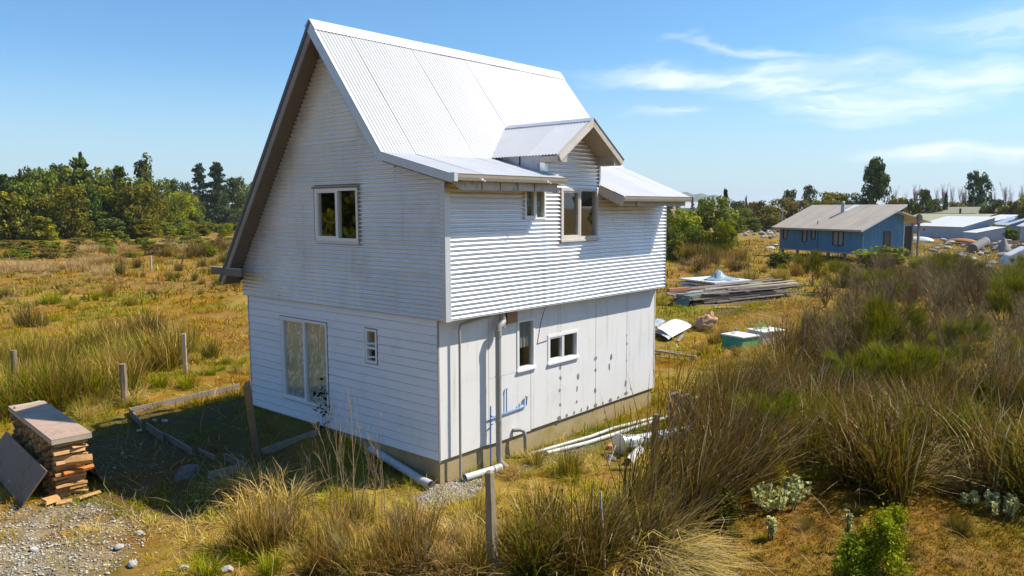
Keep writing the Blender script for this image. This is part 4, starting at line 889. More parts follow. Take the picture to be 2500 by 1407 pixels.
def gravel(name, label, cx, cy, rx, ry, n, r0, r1, rot=0):
    a = RNG.uniform(0, 2 * np.pi, n); q = RNG.uniform(0, 1, n) ** .6; gx = rx * q * np.cos(a); gy = ry * q * np.sin(a)
    x = cx + gx * math.cos(rot) - gy * math.sin(rot); y = cy + gx * math.sin(rot) + gy * math.cos(rot)
    keep = ~((x > -.02) & (y > -.02)); x, y = x[keep], y[keep]; n = len(x)
    r = RNG.uniform(r0, r1, n); base = np.array([[1, 0, .1], [.1, 1, -.1], [-1, .1, .1], [0, -1, 0], [.1, 0, .8], [0, .1, -.6]])
    P = base[None] * r[:, None, None] * RNG.uniform(.6, 1.3, (n, 6, 3)); th = RNG.uniform(0, 6, n); c_, s_ = np.cos(th)[:, None], np.sin(th)[:, None]
    X = P[..., 0] * c_ - P[..., 1] * s_ + x[:, None]; Y = P[..., 0] * s_ + P[..., 1] * c_ + y[:, None]; Z = P[..., 2] * .7 + (gz(x, y) + r * .2)[:, None]
    T = np.array([[0, 1, 4], [1, 2, 4], [2, 3, 4], [3, 0, 4], [1, 0, 5], [2, 1, 5], [3, 2, 5], [0, 3, 5]])
    TT = (T[None] + (np.arange(n) * 6)[:, None, None]).reshape(-1, 3)
    g = RNG.uniform(.16, .56, n)[:, None] * np.array([1, .91, .74]); col = np.repeat(g, 6, 0)
    m = M.get('gravel')
    if m is None:
        m, t, b = new_mat('gravel'); at = t.node('ShaderNodeAttribute', attribute_name='tint'); t.l.new(at.outputs['Color'], b.inputs['Base Color']); b.inputs['Roughness'].default_value = .9; M['gravel'] = m
    tag(link(name, np_mesh(name, np.stack([X, Y, Z], -1).reshape(-1, 3), TT, m, col)), label, kind='stuff')
gravel('gravel', 'grey gravel of the track at the lower left', -5.6, 2.7, 1.7, 1.9, 3000, .008, .030)
gravel('gravel', 'grey gravel heap at the near corner of the house', -.15, -.38, .85, .42, 3000, .008, .022, .25)
gravel('gravel', 'thin gravel along the foot of the long wall', 2.9, -.55, 1.7, .30, 1500, .008, .02)
gravel('gravel', 'stony litter on the shaded yard earth', -3.2, 5.4, 1.4, 2.6, 420, .006, .02)

# pipes lying about -----------------------------------------------------
def pipe(name, pts, r, m, label, cat='pipe', hollow=True, n=14, extra=None):
    pts = [Vector(p) for p in pts]; mb = MB(); mb.tube(pts, r, n, cap=not hollow)
    if hollow: mb.tube(pts, r * .90, n, cap=False)
    if extra:
        for a, b_, rr in extra: mb.tube([a, b_], rr, n)
    o = mb.build(name, m, None, pts[0], smooth=50); return tag(o, label, cat)
p, q = (0.048, 1.878), (-0.123, 0.533)
pp = pipe('drain_pipe', [GP((0.013, 1.847), .10), GP((-0.220, 0.219), .09)], .072, M['pvc_dull'], 'blue grey drain pipe lying in shade along the gable foundation')
pe = MB(); a_ = Vector(GP((-0.216, 0.305), .09)); b_ = Vector(GP((-0.261, -0.056), .085)); pe.tube([a_, b_], .076, 14, cap=False); pe.tube([a_, b_], .068, 14, cap=False); e_ = pe.build('pipe_end', M['pvc'], None, (0, 0, 0), smooth=50); e_.parent = pp; e_.location = -Vector(pp.location)
pipe('drain_pipe', [GP((0.377, -0.214), .075), GP((1.123, -0.300), .07)], .062, M['pvc'], 'short white drain pipe lying at the foot of the soil pipe', extra=[(GP((1.013, -0.302), .072), GP((1.188, -0.311), .07), .07)])
pipe('drain_pipe', [(2.14, -.205, GZ + .05), (2.9, -.36, GZ + .07), (3.7, -.50, GZ + .08), *[GP(v, .06) for v in ((4.588, -0.490), (5.855, -0.730))]], .034, M['pvc'], 'thin white waste pipe running along the long wall on the ground')
pipe('drain_pipe', [GP(v, .05) for v in ((2.403, -0.404), (3.332, -0.646), (4.653, -0.752), (6.264, -0.907), (7.153, -1.046))], .042, M['pvc'], 'outer white pipe lying parallel to the long wall')
dA = Vector(GP((3.267, -1.469), .22)); dB = Vector(GP((5.115, -2.015), .20)); dd = (dB - dA).normalized(); dR = dd.cross(Vector((0, 0, 1)))
duct = thing('duct_pipe', 'large white duct pipe with a round galvanised end plate lying on grass', 'pipe', (dA.x, dA.y, dA.z - .22))
def rl(v): return Vector(v) - Vector(duct.location)
mb = MB(); mb.tube([rl(dA + dd * .02), rl(dB)], .115, 18); mb.build('tube', M['pvc'], duct, smooth=50)
mb = MB(); mb.tube([rl(dA + dd * .02), rl(dA + dd * .10), rl(dA + dd * .42)], [.15, .145, .125], 18); [mb.tube([rl(dA + dd * k), rl(dA + dd * (k + .012))], .158, 18) for k in (.12, .16, .20)]; mb.build('collar', M['galv'], duct, smooth=40)
mb = MB(); mb.tube([rl(dA - dd * .03), rl(dA - dd * .012), rl(dA + dd * .015)], [.15, .20, .20], 20); mb.build('end_plate', M['galv'], duct, smooth=30)
mb = MB(); [mb.tube([rl(dA + dd * k + Vector((0, 0, -.22))), rl(dA + dd * k + dR * .13), rl(dA + dd * (k + .02) + Vector((0, 0, .13)))], .008, 5) for k in (.52,)]; mb.build('strap', M['pvc'], duct)
gA = Vector(GP((2.895, -1.894), .03)); gB = Vector(GP((3.664, -1.674), .06)); dg = (gB - gA).normalized(); rg = dg.cross(Vector((0, 0, 1))).normalized()
mb = MB(); K = 9; P = []
for c_ in (gA, gB):
    for s_ in (.085, .079): P += [c_ + rg * s_ * math.cos(math.pi * (k / K)) + Vector((0, 0, s_ * 1.25 * math.sin(math.pi * k / K))) for k in range(K + 1)]
n_ = K + 1; F_ = [(k, k + 1, 2 * n_ + k + 1, 2 * n_ + k) for k in range(K)] + [(n_ + k, n_ + k + 1, 3 * n_ + k + 1, 3 * n_ + k) for k in range(K)] + [(k, k + 1, n_ + k + 1, n_ + k) for k in range(K)] + [(2 * n_ + k, 2 * n_ + k + 1, 3 * n_ + k + 1, 3 * n_ + k) for k in range(K)]
mb.add(P, F_); tag(mb.build('gutter_offcut', M['pvc'], None, gA, smooth=50), 'white half round gutter offcut under the duct pipe', 'gutter')
stone((3.027, -1.443), .16, 'flat dark slab under the duct end plate', rock_mesh('slab', M['dark_stone'], 15, 2, (1.2, .8, .3)), 'slab', name='slab')
mb = MB(); b0 = Vector(GP((3.459, -1.119), .05)); mb.beam(b0, b0 + Vector((.22, .06, .01)), .11, .09); tag(mb.build('brick', M['brick_red'], None, b0, bevel=.006), 'reddish brick half hidden behind the duct end plate', 'brick')
mb = MB(); mb.tube([GP((2.609, -1.659), .02), Vector(GP((3.121, -1.482), .25))], .008, 5); tag(mb.build('stick', M['pvc_grey'], None, GP((2.609, -1.659))), 'thin pale stick propped on the round end plate', 'stick')

# scrap corrugated sheets right of the house ------------------------------
def scrap(pts, label, m=M['scrap_metal'], amp=.012, bend=.0):
    A_, B_, C_, D_ = [Vector(p) for p in pts]; nu, nv = 9, 40; V = []; F_ = []
    for i in range(nu + 1):
        for j in range(nv + 1):
            u, v = i / nu, j / nv; p = A_.lerp(B_, u).lerp(D_.lerp(C_, u), v)
            V.append(p + Vector((0, 0, amp * math.cos(j * math.pi / 2) + bend * math.sin(math.pi * u) + .03 * float(fbm(u * 2 + A_.x, v * 2, 1.5, 0, 8)))))
    for i in range(nu):
        for j in range(nv): k = i * (nv + 1) + j; F_.append((k, k + nv + 1, k + nv + 2, k + 1))
    mb = MB().add(V, F_); o = mb.build('metal_sheet', m, None, A_, smooth=80); tag(o, label, 'metal sheet', 'scrap corrugated sheets beside the house'); return o
def H(p, z): return Vector((p[0], p[1], GZ + z))
scrap([H((15.573, 5.003), .32), H((15.493, 4.250), .04), H((17.675, 4.580), .17), H((17.654, 5.323), .38)], 'large white corrugated sheet curling up beside the house', bend=.05)
scrap([H((15.811, 5.275), .05), H((15.116, 4.169), .03), H((16.537, 4.495), .09), H((16.193, 5.328), .10)], 'white corrugated sheet lying flat under the curled one', bend=.08)
scrap([H((15.769, 5.291), .35), H((15.506, 4.830), .36), H((16.539, 5.118), .45), H((17.126, 5.773), .42)], 'narrow white sheet on top nearest the house wall', bend=.02)
mb = MB(); a_ = Vector(GP((15.279, 3.888), .03)); mb.beam(a_, Vector(GP((16.013, 4.077), .14)), .10, .05); tag(mb.build('plank', M['plank'], None, a_), 'brown wood offcut under the curled metal sheet', 'plank')
for i, (a, b_, hz, lb) in enumerate((((12.763, 3.317), (12.505, 1.735), .10, 'long dark beam on the grass beyond the house corner'), ((12.164, 2.966), (12.119, 1.807), .05, 'grey plank in front of the dark beam'), ((13.240, 3.413), (13.057, 2.523), .05, 'short plank behind the dark beam'))):
    mb = MB(); mb.beam(Vector(GP(a, hz)), Vector(GP(b_, hz * .6)), .11, .07); tag(mb.build('plank', M['plank'] if i != 1 else M['grey_wood'], None, GP(a), bevel=.005), lb, 'plank', 'planks on the grass beyond the house')
# sack
bm = bmesh.new(); bmesh.ops.create_uvsphere(bm, u_segments=36, v_segments=24, radius=1)
for v in bm.verts:
    x, y, z = v.co; k = 1 + .20 * float(fbm(x * 2 + 3, y * 2 + z * 2, 1.2, 0, 9)) + .13 * float(fbm(x * 6 + z * 5, y * 6, 1.3, 2, 14)); v.co = Vector((x * .46 * k, y * .30 * k, z * .25 * k + .10 * max(0, x) + (.10 if z > .8 else 0)))
me = bpy.data.meshes.new('sack'); bm.to_mesh(me); bm.free(); me.materials.append(M['sack']); me.shade_smooth()
o = link('sack', me, None, GP((18.052, 4.241), .18)); o.rotation_euler = (0, -.25, -.75); tag(o, 'lumpy tan sack slumped on the peat', 'sack')
mb = MB(); mb.tube([GP((18.665, 4.447), .36), GP((18.896, 4.493), .50), GP((18.861, 4.372), .55)], [.10, .07, .11], 8); ob = mb.build('sack_neck', M['sack'], None, (0, 0, 0), smooth=60); ob.parent = o; ob.matrix_parent_inverse = Matrix.Translation(o.location).inverted() if False else Matrix.Identity(4)
bpy.context.view_layer.update(); ob.matrix_parent_inverse = o.matrix_world.inverted()

# teal and white boxes ----------------------------------------------------
def crate(name, a, b_, depth, h, m, mside, mtop, label, cat, lid_over=.04):
    a, b_ = Vector(GP(a)), Vector(GP(b_)); u = (b_ - a); L = u.length; u.normalize(); v = Vector((-u.y, u.x, 0)); t = thing(name, label, cat, (a.x, a.y, a.z), math.atan2(u.y, u.x))
    MB().box((0, 0, -.03), (L, .03, h)).build('side_panel', m, t); MB().box((0, .031, -.03), (.03, depth, h)).build('side_panel', mside, t); MB().box((L - .03, .031, -.03), (L, depth, h)).build('side_panel', mside, t); MB().box((.031, depth - .03, -.03), (L - .031, depth, h)).build('side_panel', m, t)
    MB().box((-lid_over, -lid_over, h + .002), (L + lid_over, depth + lid_over, h + .05)).build('lid', mtop, t, bevel=.008); return t, L
tb, L = crate('storage_box', (14.855, 2.032), (14.598, 1.202), .75, .42, M['teal'], M['teal_green'], M['box_white'], 'teal box with a white lid half hidden by rushes', 'box')
mb = MB(); mb.box((L * .45, .55, .4525), (L * .75, .70, .52)); tag(link('stone', rock_mesh('stone', M['dark_stone'], 77), None, GP((15.208, 1.721), .54)), 'dark stone holding down the white lid of the teal box', 'stone').scale = (.14, .1, .07)
MB().box((L + .042, .1, .0), (L + .08, .9, .06)).build('runner', M['pale_plank'], tb)
wb, L = crate('storage_box', (16.362, 1.790), (16.076, 1.145), .95, .40, M['box_white'], M['box_white'], M['white_frame'], 'pale grey box behind the teal one with a seedling on it', 'box')

# timber stack ---------------------------------------------------------------
tA, tB = Vector(GP((23.541, 7.827))), Vector(GP((31.464, 5.374))); tu = (tB - tA); TLn = tu.length; tu.normalize(); tv = Vector((-tu.y, tu.x, 0))
PG = 'old planks in the timber stack'
for i in range(70):
    row = i // 10; k = i % 10; l = TLn * random.uniform(.4, .95); s0_ = random.uniform(.0, TLn - l) if row < 6 else TLn - l - random.uniform(0, .3); z = .06 + row * .105 + random.uniform(-.02, .02)
    a = tA + tu * s0_ + tv * (k * .16 + random.uniform(-.06, .06) + row * .05) + Vector((0, 0, z)); b_ = a + tu * l + tv * random.uniform(-.45, .45) + Vector((0, 0, random.uniform(-.08, .15) + .05 * row / 6))
    mb = MB(); mb.beam(a, b_, random.uniform(.09, .2), random.uniform(.03, .08)); o = mb.build('plank', M['plank'] if random.random() < .7 else M['pale_plank'] if row > 4 else M['grey_wood'], None, a)
    tag(o, f"weathered plank in the {('bottom', 'second', 'third', 'fourth', 'fifth', 'sixth', 'top')[row]} layer of the timber stack, {'front edge' if k < 3 else 'middle' if k < 7 else 'back edge'}", 'plank', PG)
for (a, b_, z, m_, lb) in (((23.876, 6.717), (25.284, 5.666), .05, 'pale_plank', 'pale plank lying at the front foot of the timber stack'), ((25.133, 8.299), (27.130, 7.655), .30, 'pale_plank', 'splintered pale board at the front left of the timber stack'), ((25.030, 7.921), (26.913, 7.122), .22, 'pale_plank', 'second splintered board below the front left one')):
    mb = MB(); mb.beam(Vector(GP(a, z)), Vector(GP(b_, z)), .2, .04); tag(mb.build('plank', M[m_], None, GP(a)), lb, 'plank')
bx = Vector(GP((23.749, 8.043))); mb = MB(); mb.prism([bx, bx + Vector((0, 0, .50)) + tu * .18, bx + Vector((0, 0, .58)) + tu * 1.9, bx + Vector((0, 0, .52)) + tu * 1.9, bx + Vector((0, 0, .44)) + tu * .22, bx + tu * .06], tv * .9); tag(mb.build('bent_sheet', M['dark_green_metal'], None, bx), 'dark green folded metal sheet over the left end of the timber stack', 'metal sheet')
mb = MB(); q_ = bx + tv * 1.3 + Vector((0, 0, .68)); mb.beam(q_, q_ + tu * 1.35, .16, .16); tag(mb.build('timber_block', M['brick_red'], None, q_, bevel=.01), 'square reddish timber block behind the green metal sheet', 'timber')
# white panel stack with a crumpled tarp
wp_ = Vector(GP((28.996, 9.070))); k = 0
for i in range(5):
    mb = MB(); a = wp_ + tu * (.05 * i) + tv * .1 * i + Vector((0, 0, .165 * i + .03)); mb.prism([a, a + tu * 2.9, a + tu * 3.2 + tv * 3.0, a + tu * .25 + tv * 3.0], (0, 0, .08)); tag(mb.build('board_sheet', M['box_white'] if i < 4 else M['scrap_metal'], None, a), ['lowest', 'second', 'third', 'fourth', 'topmost'][i] + ' panel of the white panel stack behind the timber', 'panel', 'stacked white panels')
bm = bmesh.new(); bmesh.ops.create_uvsphere(bm, u_segments=28, v_segments=16, radius=1)
for v in bm.verts:
    x, y, z = v.co; k = 1 + .22 * float(fbm(x * 2.6 + 1, y * 2.6 + z, 1.5, 0, 12)) + .16 * float(fbm(x * 7 + 1, y * 7 + z * 3, 1.5, 2, 14)); hgt = .24 * math.exp(-((x * 2.0 + .3) ** 2 + (y * 1.8) ** 2) * 2.0) + .10 * abs(float(fbm(x * 3 + 5, y * 3, 1.6, 0, 9))) + .05; v.co = Vector((x * 1.0 * k, y * .8 * k, max(0, z) * hgt * k * 1.3))
me = bpy.data.meshes.new('tarp'); bm.to_mesh(me); bm.free(); me.materials.append(M['tarp']); me.shade_smooth()
o = link('tarp', me, None, Vector(wp_) + tu * 1.8 + tv * 1.5 + Vector((0, 0, .78))); o.rotation_euler = (0, 0, math.atan2(tu.y, tu.x)); tag(o, 'crumpled pale blue tarp heaped on the white panels', 'tarp')

# ------------------------------------------------------------------ the blue house and what stands beyond
def frame_at(p, ang):
    u = Vector((math.cos(ang), math.sin(ang), 0)); return u, Vector((-u.y, u.x, 0))
bl = Vector(GP((65.202, 20.177))); br = Vector((*(59.845, 10.903, 0.940)[:2], GZ)); bu = (br - bl); bu.z = 0; BL = bu.length; bang = math.atan2(bu.y, bu.x)
bh_ = thing('blue_house', 'blue board house on piles with a shallow tan metal roof', 'house', (bl.x, bl.y, GZ), bang)
D1, zf, ze, zr = 3.75, .62, 2.90, 4.58            # depth to the ridge, floor, eave, ridge
D2 = 6.2
for x in np.linspace(.1, BL - .25, 6):
    for y in (.1, D1 * .5, D1):
        MB().box((x, y, -.1), (x + .16, y + .16, zf - .002)).build('pile', M['dark_frame'] if y > .2 else M['barge_grey'], bh_)
MB().box((.02, .02, zf), (BL - .02, D1 - .02, zf + .12)).build('floor', M['dark_frame'], bh_)
fw = [(.45, .95, 1.62, 2.62), (3.0, 3.5, 1.45, 2.50), (4.15, 4.55, 1.72, 2.42), (6.75, 7.85, 1.30, 2.42)]
kx = BL / 10.1
fw = [(a * kx, b_ * kx, c - .0, d) for a, b_, c, d in fw]
nb = 30
for i in range(nb):       # upright boards of the front wall, cut round the windows
    x0, x1 = BL * i / nb + .008, BL * (i + 1) / nb - .008; mb = MB(); zs = [(zf, ze - .02)]
    for a, b_, c, d in fw:
        if x1 > a and x0 < b_: zs = [s for z_ in zs for s in ((z_[0], c), (d, z_[1])) if s[1] - s[0] > .05]
    for z0, z1 in zs: MB().box((x0, -.02 - .006 * (i % 2), z0), (x1, .0, z1)).build('wall_board', M['blue_wall'], bh_)
mb = MB(); panel_grid(mb, 0, BL, zf, ze, fw, .001, .06); mb.build('wall', M['blue_wall'], bh_)
for a, b_, c, d in fw:
    mb = MB(); f = .07
    for q in ((a - f, a, c - f, d + f), (b_, b_ + f, c - f, d + f), (a, b_, d, d + f), (a, b_, c - f, c)): mb.box((q[0], -.06, q[2]), (q[1], .02, q[3]))
    if b_ - a > .9: mb.box(((a + b_) / 2 - .03, -.05, c), ((a + b_) / 2 + .03, .02, d))
    w = mb.build('window', M['dark_frame'], bh_); MB().box((a, .03, c), (b_, .045, d)).build('pane', M['blind'] if a > 0 else M['far_glass'], w)
MB().box((4.9 * kx, -.04, zf), (4.97 * kx, -.027, ze - .1)).build('corner_batten', M['dark_frame'], bh_)
MB().box((-.05, -.05, zf - .06), (BL + .05, -.028, zf + .06)).build('base_trim', M['blue_trim'], bh_)
MB().box((-.05, -.06, -.1), (.05, -.03, ze)).build('corner_trim', M['blue_trim'], bh_); MB().box((BL - .05, -.06, zf), (BL + .03, -.03, ze)).build('corner_trim', M['blue_trim'], bh_)
# right end wall
def ez(y): return ze + (zr - ze) * min(y, D1) / D1 if y <= D1 else zr - .55 - (y - D1) * .14
MB().prism([(BL - .02, .0, zf), (BL - .02, .0, ze - .03), (BL - .02, D1, zr - .08), (BL - .02, D1, zf)], (.02, 0, 0)).build('end_wall', M['blue_wall'], bh_)
MB().prism([(.0, .07, zf), (.0, .07, ze - .03), (.0, D1, zr - .08), (.0, D1, zf)], (.05, 0, 0)).build('end_wall', M['blue_wall'], bh_)
MB().box((.06, D1 - .05, zf), (BL - .03, D1, zr - .1)).build('back_wall', M['blue_wall'], bh_)
for i in range(24):
    y0, y1 = D1 * i / 24 + .012, D1 * (i + 1) / 24 - .012
    MB().prism([(BL + .001, y0, zf), (BL + .001, y0, ez(y0) - .06), (BL + .001, y1, ez(y1) - .06), (BL + .001, y1, zf)], (.02 + .006 * (i % 2), 0, 0)).build('wall_board', M['blue_wall'], bh_)
mb = MB(); y0, y1, z0, z1 = 2.15, 2.75, 1.35, 2.45
for q in ((y0 - .07, y0, z0 - .07, z1 + .07), (y1, y1 + .07, z0 - .07, z1 + .07), (y0, y1, z1, z1 + .07), (y0, y1, z0 - .07, z0)): mb.box((BL + .03, q[0], q[2]), (BL + .07, q[1], q[3]))
w = mb.build('window', M['dark_frame'], bh_); MB().box((BL + .03, y0, z0), (BL + .045, y1, z1)).build('pane', M['far_glass'], w)
MB().box((BL + .03, y0 - .1, z0 - .13), (BL + .11, y1 + .1, z0 - .075)).build('sill', M['brick_red'], w)
# porch at the back right with a door, roofs
MB().prism([(BL - 2.2, D1 + .01, zf), (BL - 2.2, D1 + .01, ez(D1 + .1)), (BL - 2.2, D2, ez(D2)), (BL - 2.2, D2, zf)], (.05, 0, 0)).build('porch_wall', M['blue_wall'], bh_)
MB().prism([(BL - .02, D1 + .01, zf), (BL - .02, D1 + .01, 3.95), (BL - .02, D1 + .5, 3.85), (BL - .02, D1 + .5, zf)], (.03, 0, 0)).build('porch_wall', M['blue_wall'], bh_)
MB().box((BL - .02, D1 + .58, zf - .3), (BL + .02, D1 + 1.35, 2.95)).build('door', M['dark_door'], bh_)
MB().box((BL - .03, D1 + .505, zf - .3), (BL + .06, D1 + .57, 3.0)).build('door_post', M['white_frame'], bh_)
for y in (D1 + 1.4, D2 - .35, ): MB().box((BL - .05, y, -.1), (BL + .1, y + .14, 3.2)).build('porch_post', M['barge_grey'], bh_)
MB().prism([(BL - 2.4, D1 - .5, 4.20), (BL - 2.4, D2 + .3, 3.30), (BL - 2.4, D2 + .3, 3.22), (BL - 2.4, D1 - .5, 4.10)], (3.2, 0, 0)).build('porch_roof', M['white_roof'], bh_)
NS = 12      # roof sheets, each lapped over the next
for i in range(NS):
    x0 = -.55 + (BL + .95) * i / NS; x1 = -.55 + (BL + .95) * (i + 1) / NS - .012; s_ = (zr - ze) / D1; up = .004 * (i % 2)
    MB().prism([(x0, -.65, ze - .65 * s_ + .04 + up), (x0, D1 + .35, zr + .35 * s_ + .04 + up), (x0, D1 + .35, zr + .35 * s_ + .075 + up), (x0, -.65, ze - .65 * s_ + .075 + up)], (x1 - x0, 0, 0)).build('roof_sheet', M['tan_roof'], bh_)
MB().prism([(BL + .41, -.66, ze - .66 * s_ - .10), (BL + .41, D1 + .36, zr + .36 * s_ - .10), (BL + .41, D1 + .36, zr + .36 * s_ + .08), (BL + .41, -.66, ze - .66 * s_ + .08)], (.03, 0, 0)).build('barge_board', M['white_frame'], bh_)
MB().box((-.55, -.69, ze - .65 * s_ - .09), (BL + .40, -.655, ze - .65 * s_ + .07)).build('fascia', M['tan_roof'], bh_)
MB().prism([(-.5, -.64, ze - .66 * s_ - .04), (-.5, -.03, ze - .05), (-.5, -.03, ze - .09), (-.5, -.64, ze - .66 * s_ - .08)], (BL + .85, 0, 0)).build('soffit', M['barge_grey'], bh_)
mb = MB(); mb.tube([(5.0 * kx, 2.6, 3.6), (5.0 * kx, 2.6, 5.0)], .16, 12); mb.tube([(5.0 * kx, 2.6, 5.02), (5.0 * kx, 2.6, 5.14)], [.19, .10], 12); mb.build('flue', M['blue_trim'], bh_, smooth=40)
ys_ = 2.75; MB().prism([(4.85 * kx, ys_, ze + ys_ * (zr - ze) / D1 + .082), (5.3 * kx, ys_, ze + ys_ * (zr - ze) / D1 + .082), (5.6 * kx, D1 + .3, ze + (D1 + .3) * (zr - ze) / D1 + .082), (4.85 * kx, D1 + .3, ze + (D1 + .3) * (zr - ze) / D1 + .082)], (0, 0, .012)).build('flashing_sheet', M['white_roof'], bh_)
mb = MB(); mb.tube([(4.6 * kx, .2, 2.9), (4.6 * kx, .2, 3.35)], .04, 6); mb.build('roof_vent', M['dark_frame'], bh_)
dsh = thing('satellite_dish', 'dark round satellite dish on the porch roof of the blue house', 'dish', Vector((*(63.310, 7.549, 2.701)[:2], GZ + 3.15)))
mb = MB(); n = 16; P = [(0, .1, .5)] + [(.30 * math.cos(2 * math.pi * k / n), 0, .5 + .36 * math.sin(2 * math.pi * k / n)) for k in range(n)]; mb.add(P, [(0, 1 + k, 1 + (k + 1) % n) for k in range(n)]); q = mb.build('bowl', M['barge_grey'], dsh, smooth=60); q.rotation_euler = (0, 0, -.9)
mb = MB(); mb.tube([(0, .1, -.1), (0, .1, .7)], .04, 6); mb.build('mast', M['dark_frame'], dsh)
post('utility_pole', (82.432, 26.858), 4.6, .09, M['pvc_grey'], 'slim pale pole standing behind the left end of the blue house', 'pole', n=6)

def simple_house(name, label, cat, p, ang, L, D, he, hr, mw, mr, roof_over=.4, mono=False, wins=(), doors=(), gable=True):
    t = thing(name, label, cat, (p[0], p[1], GZ), ang)
    mb = MB(); panel_grid(mb, 0, L, -.2, he, wins, 0, .08); mb.build('wall', M[mw], t)
    prof = [(0, -.2), (0, he), (D / 2, hr), (D, he), (D, -.2)] if not mono else [(0, -.2), (0, he), (D, hr), (D, -.2)]
    for x in (0.0, L - .08): MB().prism([(x, y + .081 if y == 0 else y, z - .03) for y, z in prof], (.08, 0, 0)).build('end_wall', M[mw], t)
    MB().box((.081, D - .08, -.2), (L - .081, D, he - .05)).build('wall', M[mw], t)
    n = max(3, int(L / 1.1)); half = [((-roof_over, he - roof_over * (hr - he) / (D / 2 if not mono else D)), (D / 2 if not mono else D + roof_over, hr if not mono else hr + roof_over * (hr - he) / D))]
    if not mono: half.append(((D + roof_over, he - roof_over * (hr - he) / (D / 2)), (D / 2, hr)))
    for (a, b_) in half:
        for i in range(n):
            x0 = -roof_over + (L + 2 * roof_over) * i / n; x1 = -roof_over + (L + 2 * roof_over) * (i + 1) / n - .01
            MB().prism([(x0, a[0], a[1] + .02), (x0, b_[0], b_[1] + .02), (x0, b_[0], b_[1] + .06), (x0, a[0], a[1] + .06)], (x1 - x0, 0, 0)).build('roof_sheet', M[mr], t)
    for a, b_, c, d in wins:
        w = MB().box((a - .05, -.03, c - .05), (b_ + .05, -.001, c - .001)).box((a - .05, -.03, d + .001), (b_ + .05, -.001, d + .05)).box((a - .05, -.03, c), (a - .001, -.001, d)).box((b_ + .001, -.03, c), (b_ + .05, -.001, d)).build('window', M['white_frame'], t)
        MB().box((a, .02, c), (b_, .035, d)).build('pane', M['far_glass'], w)
    return t
ang = bang
def pq(a, b_): return Vector((a[0], a[1], 0)), Vector((b_[0], b_[1], 0))
def long_shed(name, label, cat, a, b_, D, he, hr, mw, mr, **k):
    a, b_ = pq(a, b_); u = b_ - a; return simple_house(name, label, cat, a, math.atan2(u.y, u.x), u.length, D, he, hr, mw, mr, **k)
long_shed('white_shed', 'long low pale shed with a bright white metal roof', 'shed', (118.782, 20.656, -0.156)[:2], (113.130, 13.527, -0.128)[:2], 5.0, 1.75, 3.0, 'shed_wall', 'white_roof', mono=True, roof_over=.3, wins=((1.3, 1.7, .9, 1.4),))
long_shed('lean_to_shed', 'small white lean-to at the right end of the long low shed', 'shed', (112.164, 13.253, 0.021)[:2], (109.481, 11.216, 0.038)[:2], 3.6, 1.05, 1.75, 'shed_wall', 'white_roof', mono=True, roof_over=.12)
long_shed('green_roof_house', 'long building with a flat pale green roof behind the white shed', 'building', (138.567, 28.157, 0.181)[:2], (134.972, 16.381, 0.441)[:2], 6.0, 2.05, 3.15, 'shed_wall', 'green_roof', mono=True, roof_over=.4)
long_shed('white_roof_annex', 'annex with a white roof at the right end of the green roofed building', 'building', (127.885, 16.231, 0.613)[:2], (125.327, 13.479, 0.715)[:2], 6.0, 1.85, 3.15, 'shed_wall', 'white_roof', mono=True, roof_over=.3)
long_shed('olive_roof_house', 'long olive grey roofed building farthest back behind the green roof', 'building', (174.146, 34.225, 0.563)[:2], (174.418, 23.026, 0.665)[:2], 6.0, 3.1, 4.3, 'shed_wall', 'olive_roof', mono=True, roof_over=.3)
long_shed('blue_shed', 'low blue shed with a gently humped roof right of the annex', 'shed', (129.252, 14.254, 0.609)[:2], (121.910, 9.429, 0.856)[:2], 6.0, 1.9, 2.9, 'blue_shed', 'blue_trim', roof_over=.3)
long_shed('edge_house', 'white roofed house cut by the right edge of the photo', 'house', (108.229, 6.148, -0.335)[:2], (102.616, 2.531, -0.042)[:2], 8.0, 2.2, 4.2, 'shed_wall', 'white_roof', roof_over=.4)
for i, (d_, px_) in enumerate(((700, 0), (720, 1), (760, 2))):
    a, b_ = (((606.409, 324.788, 4.447)[:2], (610.726, 316.713, 4.405)[:2]), ((662.398, 347.349, 4.432)[:2], (667.679, 337.226, 4.379)[:2]), ((713.440, 379.137, 4.465)[:2], (718.828, 368.946, 4.411)[:2]))[i]
    long_shed('town_house', ['nearest white roof of the distant town seen past the house eave', 'second white roof of the distant town past the eave', 'farthest pale roof of the distant town past the eave'][i], 'house', a, b_, 10, 4, 8.0 + i, 'shed_wall', 'white_roof')
# chimney pipes
for p, h, lb in (((177.189, 30.157), 3.9, 'dark flue pipe standing on the olive roof'), ((166.217, 24.087), 4.1, 'dark cowl pipe rising from the green roof')):
    post('flue_pipe', p, h, .18, M['dark_frame'], lb, 'flue', n=8)

